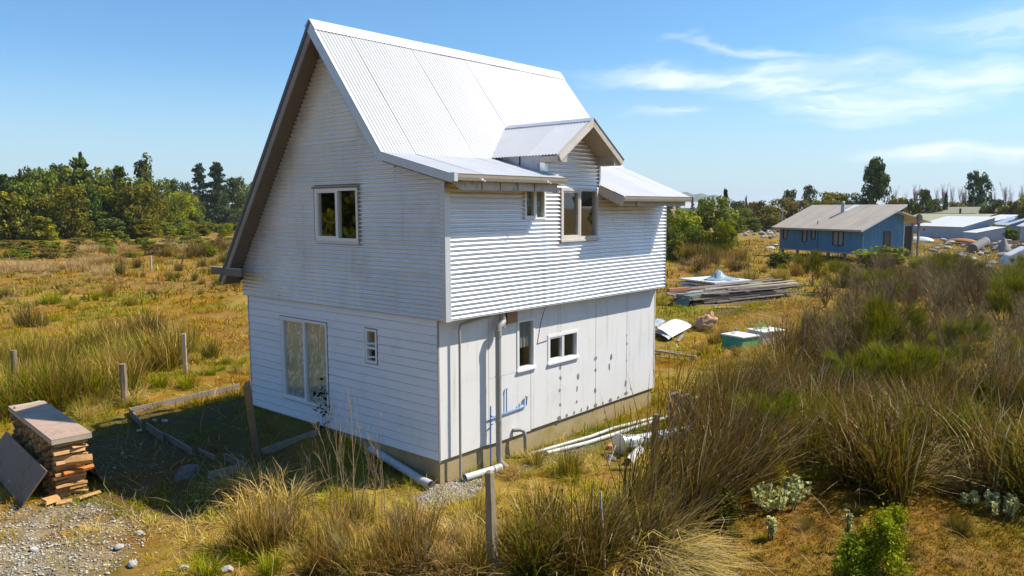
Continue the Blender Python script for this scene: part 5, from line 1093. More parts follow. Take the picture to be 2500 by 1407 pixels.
# rubble and dumped things on the waste ground
LAND['rubble'] = {'the dark barrel': (84.002, 6.707), 'the pointed mound': (83.034, 4.221), 'the tilted pale slab': (60.224, 0.928), 'the rust coloured heap': (97.794, 10.624), 'the white covered heap': (103.201, 16.724), 'the low white lean-to': (125.339, 14.719), 'the right edge house': (110.547, 6.228), 'the blue house corner': (65.109, 20.302), 'the pale pole': (82.432, 26.858), 'the low pale heap': (73.040, 24.396)}
RB = [rock_mesh('rubble_lump', M['rubble'], 200 + i, 1, (1, random.uniform(.6, .9), random.uniform(.35, .6))) for i in range(7)] + [rock_mesh('rubble_lump', M['stone'], 220 + i, 1, (1, .7, .4)) for i in range(3)] + [rock_mesh('rubble_lump', M['dark_stone'], 230, 1, (1, .7, .5))]
def scat(poly, n):
    xs = [p[0] for p in poly]; ys = [p[1] for p in poly]; out = []
    while len(out) < n:
        x, y = RNG.uniform(min(xs), max(xs)), RNG.uniform(min(ys), max(ys)); c_ = False; j = len(poly) - 1
        for i in range(len(poly)):
            if (poly[i][1] > y) != (poly[j][1] > y) and x < (poly[j][0] - poly[i][0]) * (y - poly[i][1]) / (poly[j][1] - poly[i][1]) + poly[i][0]: c_ = not c_
            j = i
        if c_: out.append((float(x), float(y)))
    return out
for p in scat([(105.752, 17.471), (110.691, 6.022), (67.741, -0.120), (54.262, 0.647), (72.035, 7.801)], 85):
    o = stone(p, float(RNG.uniform(.22, .75)), lab('rubble lump', p, 'rubble'), random.choice(RB), 'rubble', 'rubble lumps on the waste ground at the right', 'rubble_lump')
for p in scat([(124.325, 51.680), (142.340, 51.734), (92.890, 31.459), (103.336, 41.395)], 40):
    stone(p, float(RNG.uniform(.3, .8)), lab('pale stone lump', p, 'rubble'), random.choice(RB), 'rubble', 'stone lumps left of the blue house', 'rubble_lump')
for p, r, lb in (((80.144, 26.684), .6, 'white lump beside the left end of the blue house'), ((73.040, 24.396), .8, 'low pale heap left of the blue house pile')): stone(p, r, lb, RB[7], 'rubble', None, 'rubble_lump')
for i, p in enumerate(scat([(102.327, 13.792), (105.494, 5.348), (76.874, 1.316), (88.939, 9.763)], 26)):
    a = Vector(GP(p, .25)); th = RNG.uniform(-.5, .5) + bang; l = RNG.uniform(2, 5); mb = MB(); mb.beam(a, a + Vector((math.cos(th), math.sin(th), RNG.uniform(-.06, .1))) * l, .3, .14)
    tag(mb.build('dumped_beam', M['rust'] if i % 5 == 0 else M['pale_plank'] if i % 3 == 0 else M['plank'], None, a), lab('dumped beam', p, 'rubble'), 'beam', 'beams dumped on the waste ground')
def lump(name, p, s, m, label, cat, rz=0, seed=1, cone=0):
    bm = bmesh.new(); bmesh.ops.create_uvsphere(bm, u_segments=18, v_segments=12, radius=1)
    for v in bm.verts:
        x, y, z = v.co; k = 1 + .18 * float(fbm(x * 2 + seed, y * 2 + z * 1.7, 1.4, 0, 9)); f = 1 - cone * max(0, z) * .8; v.co = Vector((x * s[0] * k * f, y * s[1] * k * f, max(-.15, z) * s[2]))
    me = bpy.data.meshes.new(name); bm.to_mesh(me); bm.free(); me.materials.append(m); me.shade_smooth(); o = link(name, me, None, GP(p)); o.rotation_euler = (0, 0, rz); return tag(o, label, cat)
lump('debris_heap', (97.794, 10.624), (2.6, 1.3, .75), M['rust'], 'rust coloured heap of debris behind the green grass', 'heap', bang, 3)
lump('earth_mound', (83.034, 4.221), (.85, .85, 1.55), M['rubble'], 'dark pointed mound among the rubble', 'mound', 0, 6, 1)
mb = MB(); a = Vector(GP((79.662, 6.379), .45)); b_ = Vector(GP((88.878, 6.892), .60)); mb.tube([a, b_], .48, 12); mb.tube([b_ + (b_ - a).normalized() * .002, b_ + (b_ - a).normalized() * .3], .52, 12, mi=1); tag(mb.build('barrel', [M['dark_stone'], M['box_white']], None, a, smooth=40), 'dark barrel with a white end lying on its side', 'barrel')
t0 = Vector(GP((60.224, 0.928))); mb = MB(); mb.prism([t0, t0 + Vector((1.4, -2.1, 0)), t0 + Vector((1.5, -2.2, 1.0)), t0 + Vector((.9, -1.5, 1.45)), t0 + Vector((.3, -.5, .8))], (.9, .6, .05)); tag(mb.build('tilted_slab', M['box_white'], None, t0, bevel=.06), 'big pale slab tilted up at the right edge of the rubble', 'slab')
stone((59.615, 1.721), .5, 'white lump left of the tilted pale slab', RB[7], 'rubble', None, 'rubble_lump'); stone((60.769, 1.581), .55, 'black lump beside the tilted pale slab', rock_mesh('rubble_lump', M['black'], 88, 1), 'rubble', None, 'rubble_lump')
lump('sheet_heap', (103.201, 16.724), (2.2, 1.2, .6), M['white_roof'], 'white plastic covered heap right of the blue house porch', 'heap', bang, 9)

# ------------------------------------------------------------------ vegetation
def blades(P, azm, tilt, L, w, cb, ct, segs=3, droop=.6, rng=RNG, kink=.30):
    """tapering bent blades; tilt from vertical; colours run from the foot to the tip of each blade"""
    n = len(P); V = np.zeros((n, segs * 2 + 1, 3)); C = np.zeros((n, segs * 2 + 1, 3))
    ca, sa = np.cos(azm), np.sin(azm); face = azm + np.pi / 2 + rng.uniform(-.9, .9, n); wx, wy = np.cos(face), np.sin(face)
    pos = P.copy(); tl = tilt.copy()
    for s in range(segs + 1):
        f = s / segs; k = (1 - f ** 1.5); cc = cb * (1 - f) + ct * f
        if s < segs:
            ww = (w * (.55 + .45 * k))[:, None] * np.stack([wx, wy, np.zeros(n)], -1) * .5
            V[:, 2 * s] = pos - ww; V[:, 2 * s + 1] = pos + ww; C[:, 2 * s] = cc; C[:, 2 * s + 1] = cc
            ca, sa = np.cos(azm + rng.normal(0, kink, n)), np.sin(azm + rng.normal(0, kink, n)); tl = np.clip(tl + rng.normal(0, kink * .35, n), 0, 1.55); st = L / segs; pos = pos + np.stack([np.sin(tl) * ca, np.sin(tl) * sa, np.cos(tl)], -1) * st[:, None]; tl = tl + droop * (s + 1) / segs * (.5 + tilt)
        else: V[:, 2 * segs] = pos; C[:, 2 * segs] = cc
    t = []
    for s in range(segs - 1): t += [(2 * s, 2 * s + 1, 2 * s + 3), (2 * s, 2 * s + 3, 2 * s + 2)]
    t.append((2 * segs - 2, 2 * segs - 1, 2 * segs)); m = segs * 2 + 1
    T = (np.array(t)[None] + (np.arange(n) * m)[:, None, None]).reshape(-1, 3)
    return V.reshape(-1, 3), T, C.reshape(-1, 3)
def join(parts):
    V, T, C = [], [], []; k = 0
    for v, t, c in parts: V.append(v); T.append(t + k); C.append(c); k += len(v)
    return np.concatenate(V), np.concatenate(T), np.concatenate(C)
PAL = dict(green=((.085, .115, .010), (.21, .215, .022)), lime=((.15, .19, .010), (.40, .38, .024)), olive=((.080, .085, .011), (.22, .175, .030)), tan=((.16, .135, .018), (.46, .30, .10)), straw=((.42, .28, .065), (.74, .53, .21)),  # rush feet darker: dead leaf bases, plus deep shade between stems painted in
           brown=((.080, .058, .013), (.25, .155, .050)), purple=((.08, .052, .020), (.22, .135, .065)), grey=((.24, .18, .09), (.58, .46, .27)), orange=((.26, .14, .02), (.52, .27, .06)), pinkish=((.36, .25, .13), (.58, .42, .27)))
def pick(n, mixt, rng):
    names = list(mixt); w = np.array([mixt[k] for k in names], float); w /= w.sum(); i = rng.choice(len(names), n, p=w)
    cb = np.array([PAL[k][0] for k in names])[i]; ct = np.array([PAL[k][1] for k in names])[i]; v = rng.uniform(.7, 1.3, n)[:, None]; return cb * v, ct * v
def tussock(name, n, h, r0, spread, mixt, w=.011, seed=1, lean=(0, 0), droop=.5, segs=3, flop=.0, heads=0):
    g = np.random.default_rng(seed); a = g.uniform(0, 2 * np.pi, n); r = r0 * np.sqrt(g.uniform(0, 1, n)); P = np.stack([r * np.cos(a), r * np.sin(a), g.uniform(-.05, .03, n)], -1); K_ = 6; sc_ = g.normal(0, r0 * .75, (K_, 2)); sl_ = g.normal(0, .17, (K_, 2)); si_ = g.integers(0, K_, n); P[:, :2] = P[:, :2] * .6 + sc_[si_]; lean = (lean[0] + sl_[si_, 0], lean[1] + sl_[si_, 1])
    az_ = a + g.normal(0, .5, n); tilt = np.abs(g.normal(0, spread, n)) + spread * .5 * r / r0
    if flop: k = g.uniform(0, 1, n) < flop; tilt = np.where(k, g.uniform(.8, 1.3, n), tilt)
    dx, dy = np.sin(tilt) * np.cos(az_) + lean[0], np.sin(tilt) * np.sin(az_) + lean[1]; az_ = np.arctan2(dy, dx); tilt = np.clip(np.hypot(dx, dy), 0, 1.4)
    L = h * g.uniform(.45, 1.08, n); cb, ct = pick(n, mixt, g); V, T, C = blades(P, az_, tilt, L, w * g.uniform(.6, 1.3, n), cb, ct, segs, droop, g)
    if heads:
        tip = V.reshape(n, -1, 3); sel = g.uniform(0, 1, n) < heads; pt = tip[sel, -1] * .3 + tip[sel, -2] * .7; h_ = cards(pt, .028, np.tile([.11, .065, .028], (len(pt), 1)) * g.uniform(.6, 1.6, len(pt))[:, None], g); V, T, C = join([(V, T, C), h_])
    return np_mesh(name, V, T, M['blade'], C)
def ribbon_branches(seed, stems, h, spread, depth=3, r=.02, up=.25, kids=(3, 5), ratio=.62, twist=.35, m='twig', col=(.16, .125, .10), colt=(.26, .20, .17), start=None):
    """bare branching shrub or tree; three-sided limbs"""
    g = random.Random(seed); V = []; T = []; C = []
    def limb(p, d, L, rad, lv):
        segs = 4 if lv < 2 else 3; q = Vector(p); dd = Vector(d).normalized(); ring0 = None; pts = []
        for s in range(segs + 1):
            rr = rad * (1 - .62 * s / segs) if lv < depth else rad * (1 - .8 * s / segs)
            a = dd.cross(Vector((.3, .5, .8))).normalized(); b_ = a.cross(dd); k = len(V)
            for t in range(3):
                th = 2 * math.pi * t / 3; V.append(tuple(q + (a * math.cos(th) + b_ * math.sin(th)) * rr)); f = min(1, (lv + s / segs) / depth); C.append(tuple(col[i] * (1 - f) + colt[i] * f for i in range(3)))
            if ring0 is not None:
                for t in range(3):
                    t2 = (t + 1) % 3; T.append((ring0 + t, ring0 + t2, k + t2)); T.append((ring0 + t, k + t2, k + t))
            ring0 = k; pts.append((Vector(q), Vector(dd)))
            q = q + dd * (L / segs); dd = (dd + Vector((g.uniform(-1, 1), g.uniform(-1, 1), g.uniform(-.6, 1) + up)) * twist * .5).normalized()
        if lv < depth:
            for _ in range(g.randint(*kids)):
                pp, pd = pts[g.randint(1, segs)]; side = Vector((g.uniform(-1, 1), g.uniform(-1, 1), g.uniform(-.3, .7))); limb(pp, (pd * .9 + side * .75 + Vector((0, 0, up))).normalized(), L * ratio * g.uniform(.7, 1.2), rad * .5, lv + 1)
    for _ in range(stems):
        a = g.uniform(0, 6.28); tl = abs(g.gauss(0, spread)); limb(Vector((math.cos(a) * .05, math.sin(a) * .05, -.05)) if start is None else Vector(start), Vector((math.sin(tl) * math.cos(a), math.sin(tl) * math.sin(a), math.cos(tl))), h * g.uniform(.55, .8), r * g.uniform(.7, 1.1), 0)
    return np.array(V), np.array(T), np.array(C)
def cards(P, size, col, g, D=None, normal=False, stretch=1.6):
    """leaf sprays: bent diamonds set at random angles"""
    n = len(P)
    if normal:
        c_ = D + g.normal(size=(n, 3)) * .55; c_ /= np.linalg.norm(c_, axis=1)[:, None]; a = np.cross(c_, g.normal(size=(n, 3))); a /= np.linalg.norm(a, axis=1)[:, None]; b_ = np.cross(c_, a)
    else:
        a = g.normal(size=(n, 3)) if D is None else D + g.normal(size=(n, 3)) * .45; a /= np.linalg.norm(a, axis=1)[:, None]
        b_ = np.cross(a, g.normal(size=(n, 3))); b_ /= np.linalg.norm(b_, axis=1)[:, None]; c_ = np.cross(a, b_)
    s = size * g.uniform(.6, 1.35, n)[:, None]
    V = np.stack([P - a * s * stretch * .5, P + b_ * s * .5 + c_ * s * .12, P + a * s * stretch * .5, P - b_ * s * .5 + c_ * s * .12], 1).reshape(-1, 3)
    T = (np.array([[0, 1, 2], [0, 2, 3]])[None] + (np.arange(n) * 4)[:, None, None]).reshape(-1, 3); return V, T, np.repeat(col, 4, 0)
def crown(kind, seed, n=2600, base=(.045, .060, .016), size=.035):
    """unit-height crown: returns vertices within about a unit-wide, unit-high box"""
    g = np.random.default_rng(seed); base = np.array(base); Ps, Cs, Ds, Ss = [], [], [], []
    def clump(c, r, k, f=1.0, fl=.8, hue=0):
        d = g.normal(size=(k, 3)); d /= np.linalg.norm(d, axis=1)[:, None]; rr = r * g.uniform(.45, 1.0, k) ** .5; p = c + d * rr[:, None] * np.array([1, 1, fl])
        cc = base * f * np.array([1 + hue, 1, 1 - hue]) * g.uniform(.75, 1.3, k)[:, None]; Ps.append(p); Cs.append(cc); Ds.append(d + np.array([0, 0, .35])); Ss.append(np.full(k, 1.0))
    if kind in ('round', 'open', 'bush'):
        K = {'round': 58, 'open': 46, 'bush': 46}[kind]
        for _ in range(K):
            z = g.uniform(.12 if kind != 'bush' else .02, .95); prof = math.sqrt(max(.02, 1 - ((z - .45) / .58) ** 2)) if kind != 'bush' else math.sqrt(max(.02, 1 - (z / 1.02) ** 2)); a = g.uniform(0, 6.28); r = .42 * prof * g.uniform(.35, 1.05)
            clump(np.array([r * math.cos(a), r * math.sin(a), z]), g.uniform(.09, .17), n // K, g.uniform(.6, 1.45), .75, g.uniform(-.12, .16))
    elif kind == 'conifer':
        nb_ = 120
        for _ in range(nb_):
            z = .07 + .90 * g.uniform(0, 1) ** 1.15; R = (.46 * (1 - z) ** .70 + .025) * g.uniform(.45, 1.15); a = g.uniform(0, 6.28); k = max(8, int(n / nb_)); t = g.uniform(.12, 1, k) ** .75; w_ = .032 * (1.1 - t * .6)
            p = np.stack([np.cos(a) * R * t, np.sin(a) * R * t, z - .07 * t * R / .3 + .05 * t ** 2], -1) + g.normal(size=(k, 3)) * w_[:, None] * np.array([1, 1, .55])
            Ps.append(p); Cs.append(base * g.uniform(.6, 1.4) * g.uniform(.75, 1.25, k)[:, None]); Ds.append(np.tile([math.cos(a), math.sin(a), -.1], (k, 1))); Ss.append(np.full(k, 1.0))
    elif kind == 'feathery':
        for i in range(115):
            z = g.uniform(.10, .90); a = g.uniform(0, 6.28); L_ = .48 * (1.02 - z) ** .70 * g.uniform(.45, 1.2); k = n // 115; t = g.uniform(.05, 1, k) ** .8; rise = g.uniform(.15, .55)
            p = np.stack([np.cos(a) * L_ * t, np.sin(a) * L_ * t, z + L_ * rise * t ** 1.6], -1) + g.normal(size=(k, 3)) * (.026 * (1.15 - t))[:, None]
            Ps.append(p); Cs.append(base * g.uniform(.6, 1.45) * g.uniform(.75, 1.25, k)[:, None]); Ds.append(np.tile([math.cos(a), math.sin(a), rise], (k, 1))); Ss.append(np.full(k, 1.0))
        k = n // 14; t = g.uniform(0, 1, k); p = np.stack([g.normal(0, .022, k) * (1.2 - t), g.normal(0, .022, k) * (1.2 - t), .80 + .20 * t], -1); Ps.append(p); Cs.append(np.tile(base, (k, 1))); Ds.append(np.tile([0, 0, 1.], (k, 1))); Ss.append(np.full(k, .8))
    elif kind in ('taper', 'oval'):
        K = 84
        for i in range(K):
            z = g.uniform(.06, .95); R = .40 * (1 - z) ** .62 + .03 if kind == 'taper' else .40 * math.sqrt(max(.02, 1 - ((z - .52) / .50) ** 2)); a = g.uniform(0, 6.28); r = R * g.uniform(.25, 1.05); clump(np.array([r * math.cos(a), r * math.sin(a), z]), g.uniform(.085, .15) * (1.15 - .5 * z), n // K, g.uniform(.6, 1.4), .8, g.uniform(-.1, .12))
    elif kind == 'slim':
        for _ in range(64):
            z = g.uniform(.10, .97); R = .30 * math.sqrt(max(.02, 1 - ((z - .42) / .60) ** 2)); a = g.uniform(0, 6.28); r = R * g.uniform(.2, 1.0); clump(np.array([r * math.cos(a), r * math.sin(a), z]), g.uniform(.06, .12), n // 64, g.uniform(.6, 1.4), 1.1, g.uniform(-.1, .1))
    P = np.concatenate(Ps); C = np.concatenate(Cs); D = np.concatenate(Ds); P[:, 2] = np.maximum(P[:, 2], .01)
    return cards(P, size * (1.12 if kind not in ('conifer', 'feathery') else 1), C, g, D, kind not in ('conifer', 'feathery'))
KIND_WORD = dict(green='green rush tussock', tan='tan rush tussock', brown='brown rush tussock', olive='olive rush tussock', swept='wind swept brown tussock', straw='bleached straw tuft', lime='lime green grass tuft', pale='pale pinkish grass clump', floppy='flattened grey grass')
TREE = {}; LW_ = 'trees massed in the woodland at the left'
def tree_proto(key, kind, seed, base, n=2600, size=.036, bare=False, trunk_to=.75, trunk_r=.018):
    if bare:
        v, t, c_ = ribbon_branches(seed, 1, 1.0, .03, 4, .046, .55, (4, 6), .62, .22, col=(.30, .25, .215), colt=(.40, .34, .31)); s = 1 / v[:, 2].max(); v *= s; cm = None
        TREE[key] = (np_mesh('trunk', v, t, M['twig'], c_), None); return
    v, t, c_ = crown(kind, seed, n, base, size); cm = np_mesh('crown', v, t, M['leaf'], c_)
    g = random.Random(seed); mb = MB(); pts = [(0, 0, -.02)]; 
    for i in range(1, 7): pts.append((g.uniform(-.012, .012), g.uniform(-.012, .012), trunk_to * i / 6))
    mb.tube(pts, [trunk_r * (1.15 - .85 * i / 6) for i in range(7)], 7)
    for _ in range(9):
        z = g.uniform(.15, trunk_to * .9); a = g.uniform(0, 6.28); L_ = g.uniform(.14, .32); mb.tube([(0, 0, z), (L_ * .5 * math.cos(a), L_ * .5 * math.sin(a), z + L_ * .3), (L_ * math.cos(a), L_ * math.sin(a), z + L_ * .45)], [trunk_r * .5, trunk_r * .32, trunk_r * .12], 5)
    TREE[key] = (mb.mesh('trunk', M['bark'], smooth=60), cm)
DKG = (.098, .128, .028); OLV = (.178, .172, .028); MID = (.138, .165, .030); BRT = (.22, .25, .024); BLU = (.056, .090, .038); BRN = (.20, .155, .050)
tree_proto('roundA', 'round', 1, MID); tree_proto('roundB', 'round', 2, OLV); tree_proto('roundC', 'open', 3, DKG); tree_proto('con', 'conifer', 4, DKG, 3600, .030); tree_proto('conB', 'conifer', 5, BLU, 3600, .034); tree_proto('fea', 'feathery', 6, (.115, .135, .034), 4600, .028)
tree_proto('slim', 'slim', 7, (.11, .13, .045), 2600, .034); tree_proto('bushA', 'bush', 8, OLV, 2200, .045, trunk_to=.4); tree_proto('bushB', 'bush', 9, MID, 2200, .045, trunk_to=.4); tree_proto('bright', 'open', 10, BRT, 2600, .036); tree_proto('brownA', 'round', 11, BRN, 2400, .038); tree_proto('bushBright', 'bush', 12, BRT, 2200, .045, trunk_to=.4)
tree_proto('bigR', 'taper', 13, (.085, .125, .028), 5200, .030); tree_proto('oval', 'oval', 14, (.062, .10, .032), 4600, .030); tree_proto('bareA', '', 21, None, bare=True); tree_proto('bareB', '', 22, None, bare=True); tree_proto('bareC', '', 25, None, bare=True)
NM = dict(roundA='broadleaf_tree', roundB='broadleaf_tree', roundC='broadleaf_tree', con='conifer_tree', conB='conifer_tree', fea='cypress_tree', slim='slender_tree', bushA='shrub', bushB='shrub', bushBright='shrub', bright='broadleaf_tree', brownA='broadleaf_tree', bigR='broadleaf_tree', oval='broadleaf_tree', bareA='poplar_tree', bareB='poplar_tree', bareC='poplar_tree')
TW = dict(roundA='mid green tree', roundB='olive green tree', roundC='dark green tree', con='pointed conifer', brownA='brownish tree', bushA='olive shrub', bushB='green shrub', bushBright='bright green shrub', bareA='bare poplar', bareB='bare poplar', bareC='bare poplar')
def tree(key, T, label, group=None, wk=1.0):
    if group and 'outside' not in group: label = lab(TW[key], T, 'lefttrees' if (T[1] + 9.2) > (T[0] + 8.8) else 'righttrees')
    x, y, h, w = T; h *= 1.13 if group == LW_ else 1; t = thing(NM[key], label, 'shrub' if 'bush' in key else 'tree', (x, y, float(gz(x, y)) - .05), random.uniform(0, 6.28), group)
    ref = {'round': .95, 'open': .95, 'slim': .62}.get(key, .85); sxy = w / ref * wk * .92; t.scale = (sxy, sxy, h / .99)
    tm, cm = TREE[key]
    if key.startswith('bare'): t.scale = (w / .75, w / .75, h); link('trunk', tm, t); return t
    link('trunk', tm, t); link('crown', cm, t); return t
LW_ = 'trees massed in the woodland at the left'
for key, T, lb in (
    ('fea', (45.087, 137.177, 14.404, 10.868), 'tall cypress with feathery outstretched boughs, highest of the left woodland'), ('slim', (54.433, 134.169, 13.827, 5.110), 'thin pale topped tree standing above the middle of the left woodland'), ('con', (50.872, 135.750, 12.574, 8.170), 'narrow pointed conifer left of the thin pale topped tree'),
    ('conB', (109.014, 219.361, 18.022, 11.634), 'left one of two dark bluish conifers near the roof verge'), ('conB', (108.721, 208.378, 18.065, 13.234), 'right one of two dark bluish conifers near the roof verge'), ('roundC', (118.503, 214.333, 14.137, 9.253), 'dark rounded tree partly behind the roof verge'),
    ('fea', (36.432, 139.915, 11.435, 9.092), 'broad drooping cypress near the left edge of the photo'), ('roundC', (57.491, 200.316, 14.555, 6.948), 'dark domed treetop peeping out behind the left cypress'), ('con', (31.474, 132.185, 10.355, 7.181), 'pointed conifer cut by the left edge of the photo'),
    ('roundB', (38.614, 124.633, 8.581, 5.897), 'yellow green rounded tree in front of the feathery cypress'), ('roundA', (49.472, 127.229, 10.240, 8.492), 'wide dark green tree under the thin pale topped one'), ('bright', (77.622, 167.687, 8.579, 7.682), 'light green tree at the right end of the left woodland'),
    ('bushBright', (38.561, 127.590, 4.038, 6.320), 'bright green rounded bush at the foot of the left woodland'), ('bushA', (33.549, 131.996, 4.729, 7.926), 'large olive bush at the lower left of the woodland'), ('bushA', (52.165, 126.642, 4.774, 5.731), 'olive bush at the foot of the woodland under the thin tree'), ('bushB', (44.446, 128.114, 4.671, 5.525), 'dark bush between the bright bush and the olive one')): tree(key, T, lb)
for key, T in (('roundA', (38.984, 136.156, 10.359, 6.269)), ('roundC', (53.797, 176.093, 11.083, 7.152)), ('roundA', (54.247, 150.919, 11.381, 7.278)), ('roundB', (46.922, 131.011, 7.759, 5.684)), ('roundA', (60.567, 141.232, 9.370, 5.603)), ('roundC', (76.247, 169.915, 10.025, 5.775)), ('roundB', (57.180, 133.909, 6.130, 4.569)), ('roundA', (32.634, 136.231, 7.534, 5.372)), ('roundC', (50.906, 165.297, 12.061, 7.606)), ('roundB', (35.890, 128.592, 6.147, 4.606)),
               ('roundC', (43.403, 129.650, 7.555, 4.842)), ('roundA', (48.624, 128.486, 6.336, 4.960)), ('roundB', (128.292, 237.380, 10.314, 7.862)), ('roundA', (117.724, 228.686, 8.993, 6.925)), ('roundC', (145.314, 274.138, 12.379, 7.996)), ('roundA', (131.211, 231.834, 11.639, 8.379)), ('roundB', (96.149, 199.538, 7.958, 6.409)), ('bushB', (97.098, 197.898, 5.907, 5.713)), ('roundC', (116.665, 244.531, 11.932, 5.529)), ('roundC', (143.093, 241.156, 13.468, 10.334)), ('roundA', (132.788, 214.343, 11.982, 9.396)), ('roundA', (29.257, 135.399, 10.068, 5.896)), ('roundB', (26.820, 138.930, 10.756, 6.575)), ('roundC', (40.093, 151.918, 9.371, 6.800)), ('roundA', (47.129, 137.690, 9.905, 7.345)), ('roundB', (48.377, 122.324, 8.173, 6.863)), ('roundB', (31.512, 129.386, 6.774, 6.433)), ('roundA', (34.883, 130.056, 8.437, 6.591)), ('roundB', (67.158, 149.903, 7.488, 6.855)), ('roundA', (43.057, 136.742, 10.841, 7.149)), ('bushA', (33.121, 121.822, 3.599, 4.988)), ('bushB', (42.984, 121.141, 3.485, 5.285)), ('bushA', (47.753, 120.130, 3.097, 5.410)), ('bushB', (54.323, 126.942, 2.603, 5.082)),
               ('bushB', (31.116, 129.959, 2.948, 3.862)), ('bushA', (40.780, 124.354, 2.838, 3.978)), ('bushB', (46.521, 125.058, 3.084, 4.130)), ('bushA', (48.603, 125.202, 2.361, 3.486)), ('bushB', (61.975, 139.075, 3.577, 3.993)), ('bushBright', (35.056, 124.266, 2.294, 3.519)), ('bushB', (123.948, 230.895, 5.426, 7.503)), ('bushA', (126.452, 226.206, 6.075, 6.790))):
    tree(key, T, 'green shrub crowded along the edge of the left woodland' if 'bush' in key else 'green tree crowded into the left woodland', 'low shrubs before the left woodland' if 'bush' in key else LW_)
for key, T, lb in (
    ('bigR', (152.110, 36.102, 13.976, 7.706), 'tallest tree at the right, tapering dark green behind the blue house roof'), ('oval', (196.238, 26.586, 12.567, 6.245), 'tall dark oval tree among the bare poplars'), ('bareA', (217.230, 24.309, 10.954, 7.156), 'bare spreading tree right of the dark oval tree'), ('bareC', (219.012, 21.097, 10.107, 4.073), 'bare tree at the right edge of the skyline'),
    ('roundC', (163.556, 52.909, 9.086, 3.989), 'dark tuft topped tree behind the left part of the blue house'), ('roundC', (155.105, 53.944, 8.004, 4.382), 'dark rounded tree left of the tuft topped one'), ('brownA', (140.249, 55.079, 5.875, 7.389), 'brownish olive bush before the treeline left of the blue house'), ('brownA', (145.442, 52.140, 6.526, 5.821), 'second brownish bush nearer the pale pole'),
    ('bright', (55.433, 21.248, 3.416, 2.261), 'bright yellow green young tree right of the house'), ('roundA', (61.470, 25.199, 5.757, 4.750), 'largest green tree beside the house eave at the right'), ('con', (64.533, 25.672, 6.447, 1.666), 'thin spire rising from the large green tree'), ('bright', (56.367, 25.711, 4.431, 3.225), 'light green tree touching the right corner of the house'), ('roundA', (53.917, 23.259, 3.243, 2.194), 'mid green tree between the light and the yellow green ones'),
    ('con', (175.968, 32.194, 7.731, 2.300), 'left small dark conifer behind the olive roof'), ('con', (177.818, 29.107, 7.528, 2.291), 'right small dark conifer behind the olive roof'), ('roundC', (162.532, 30.059, 7.849, 3.788), 'dark round topped tree left of the small conifers'), ('roundB', (177.088, 17.809, 4.841, 4.196), 'olive tree above the blue shed'),
    ('bushB', (50.162, 14.040, 1.275, 2.358), 'dark green dome shaped bush in front of the blue house piles'), ('bushBright', (53.657, 7.490, 1.642, 4.650), 'wide leafy green bush below the blue house end wall'), ('bushB', (115.926, 9.801, 2.090, 3.969), 'dark bush in front of the blue shed'), ('bushA', (125.945, 8.102, 4.783, 3.607), 'tall dark bush by the right edge house')): tree(key, T, lb)
for key, T in (('roundB', (153.709, 44.360, 7.652, 8.377)), ('roundA', (152.913, 40.110, 7.570, 5.738)), ('roundB', (156.972, 33.573, 6.546, 4.880)), ('roundC', (161.116, 32.354, 6.073, 4.129)), ('roundB', (147.495, 43.486, 5.956, 5.669)), ('roundC', (155.679, 66.055, 5.856, 4.603)), ('roundA', (131.599, 53.776, 4.666, 3.909)), ('roundB', (141.297, 53.404, 5.051, 4.916)), ('brownA', (147.330, 49.100, 6.011, 4.971)), ('roundB', (146.267, 45.451, 5.809, 4.870)), ('roundA', (149.123, 40.880, 5.777, 4.844)), ('brownA', (151.145, 37.646, 5.755, 4.825)),
               ('roundB', (167.728, 33.196, 5.610, 4.275)), ('roundC', (176.727, 30.928, 5.970, 4.416)), ('roundB', (182.404, 28.137, 5.614, 4.481)), ('roundC', (187.403, 26.700, 5.075, 4.556)), ('roundA', (181.724, 22.588, 5.303, 4.022)), ('roundC', (182.753, 20.871, 5.898, 5.235)), ('roundC', (177.687, 16.826, 5.501, 3.856)), ('roundB', (178.880, 14.865, 6.482, 4.683)), ('roundA', (180.658, 11.942, 7.284, 5.833)), ('roundC', (182.814, 8.398, 7.253, 7.466)), ('roundA', (65.385, 32.128, 4.049, 2.653)), ('roundB', (54.459, 22.539, 2.696, 1.826)), ('roundA', (53.699, 25.389, 3.116, 1.861)), ('roundC', (135.787, 73.409, 5.170, 6.066)), ('roundC', (133.994, 76.315, 5.617, 6.955)),
               ('bushA', (120.415, 49.505, 2.877, 3.612)), ('bushB', (125.695, 49.559, 2.814, 3.718)), ('bushA', (132.092, 48.372, 2.743, 4.285)), ('bushA', (50.957, 23.667, 1.880, 2.131)), ('bushB', (112.443, 7.858, 1.743, 2.732))):
    tree(key, T, 'olive green shrub below the right hand treeline' if 'bush' in key else 'green tree in the treeline behind the blue house and sheds', 'shrubs below the right treeline' if 'bush' in key else 'treeline at the right')
for i, T in enumerate(((215.166, 48.668, 10.679, 4.393), (216.129, 46.889, 9.790, 3.288), (217.423, 44.498, 10.843, 5.027), (218.663, 42.208, 10.168, 3.270), (219.611, 40.455, 10.792, 4.351), (220.651, 38.536, 10.982, 4.775), (221.685, 36.625, 11.171, 4.331), (222.761, 34.637, 10.931, 4.969), (223.088, 34.033, 10.497, 3.886), (226.235, 28.218, 9.576, 3.644), (228.522, 23.994, 9.950, 4.265))): tree(('bareA', 'bareB', 'bareC')[i % 3], T, 'bare winter poplar in the row on the right skyline', 'bare poplars on the right skyline')
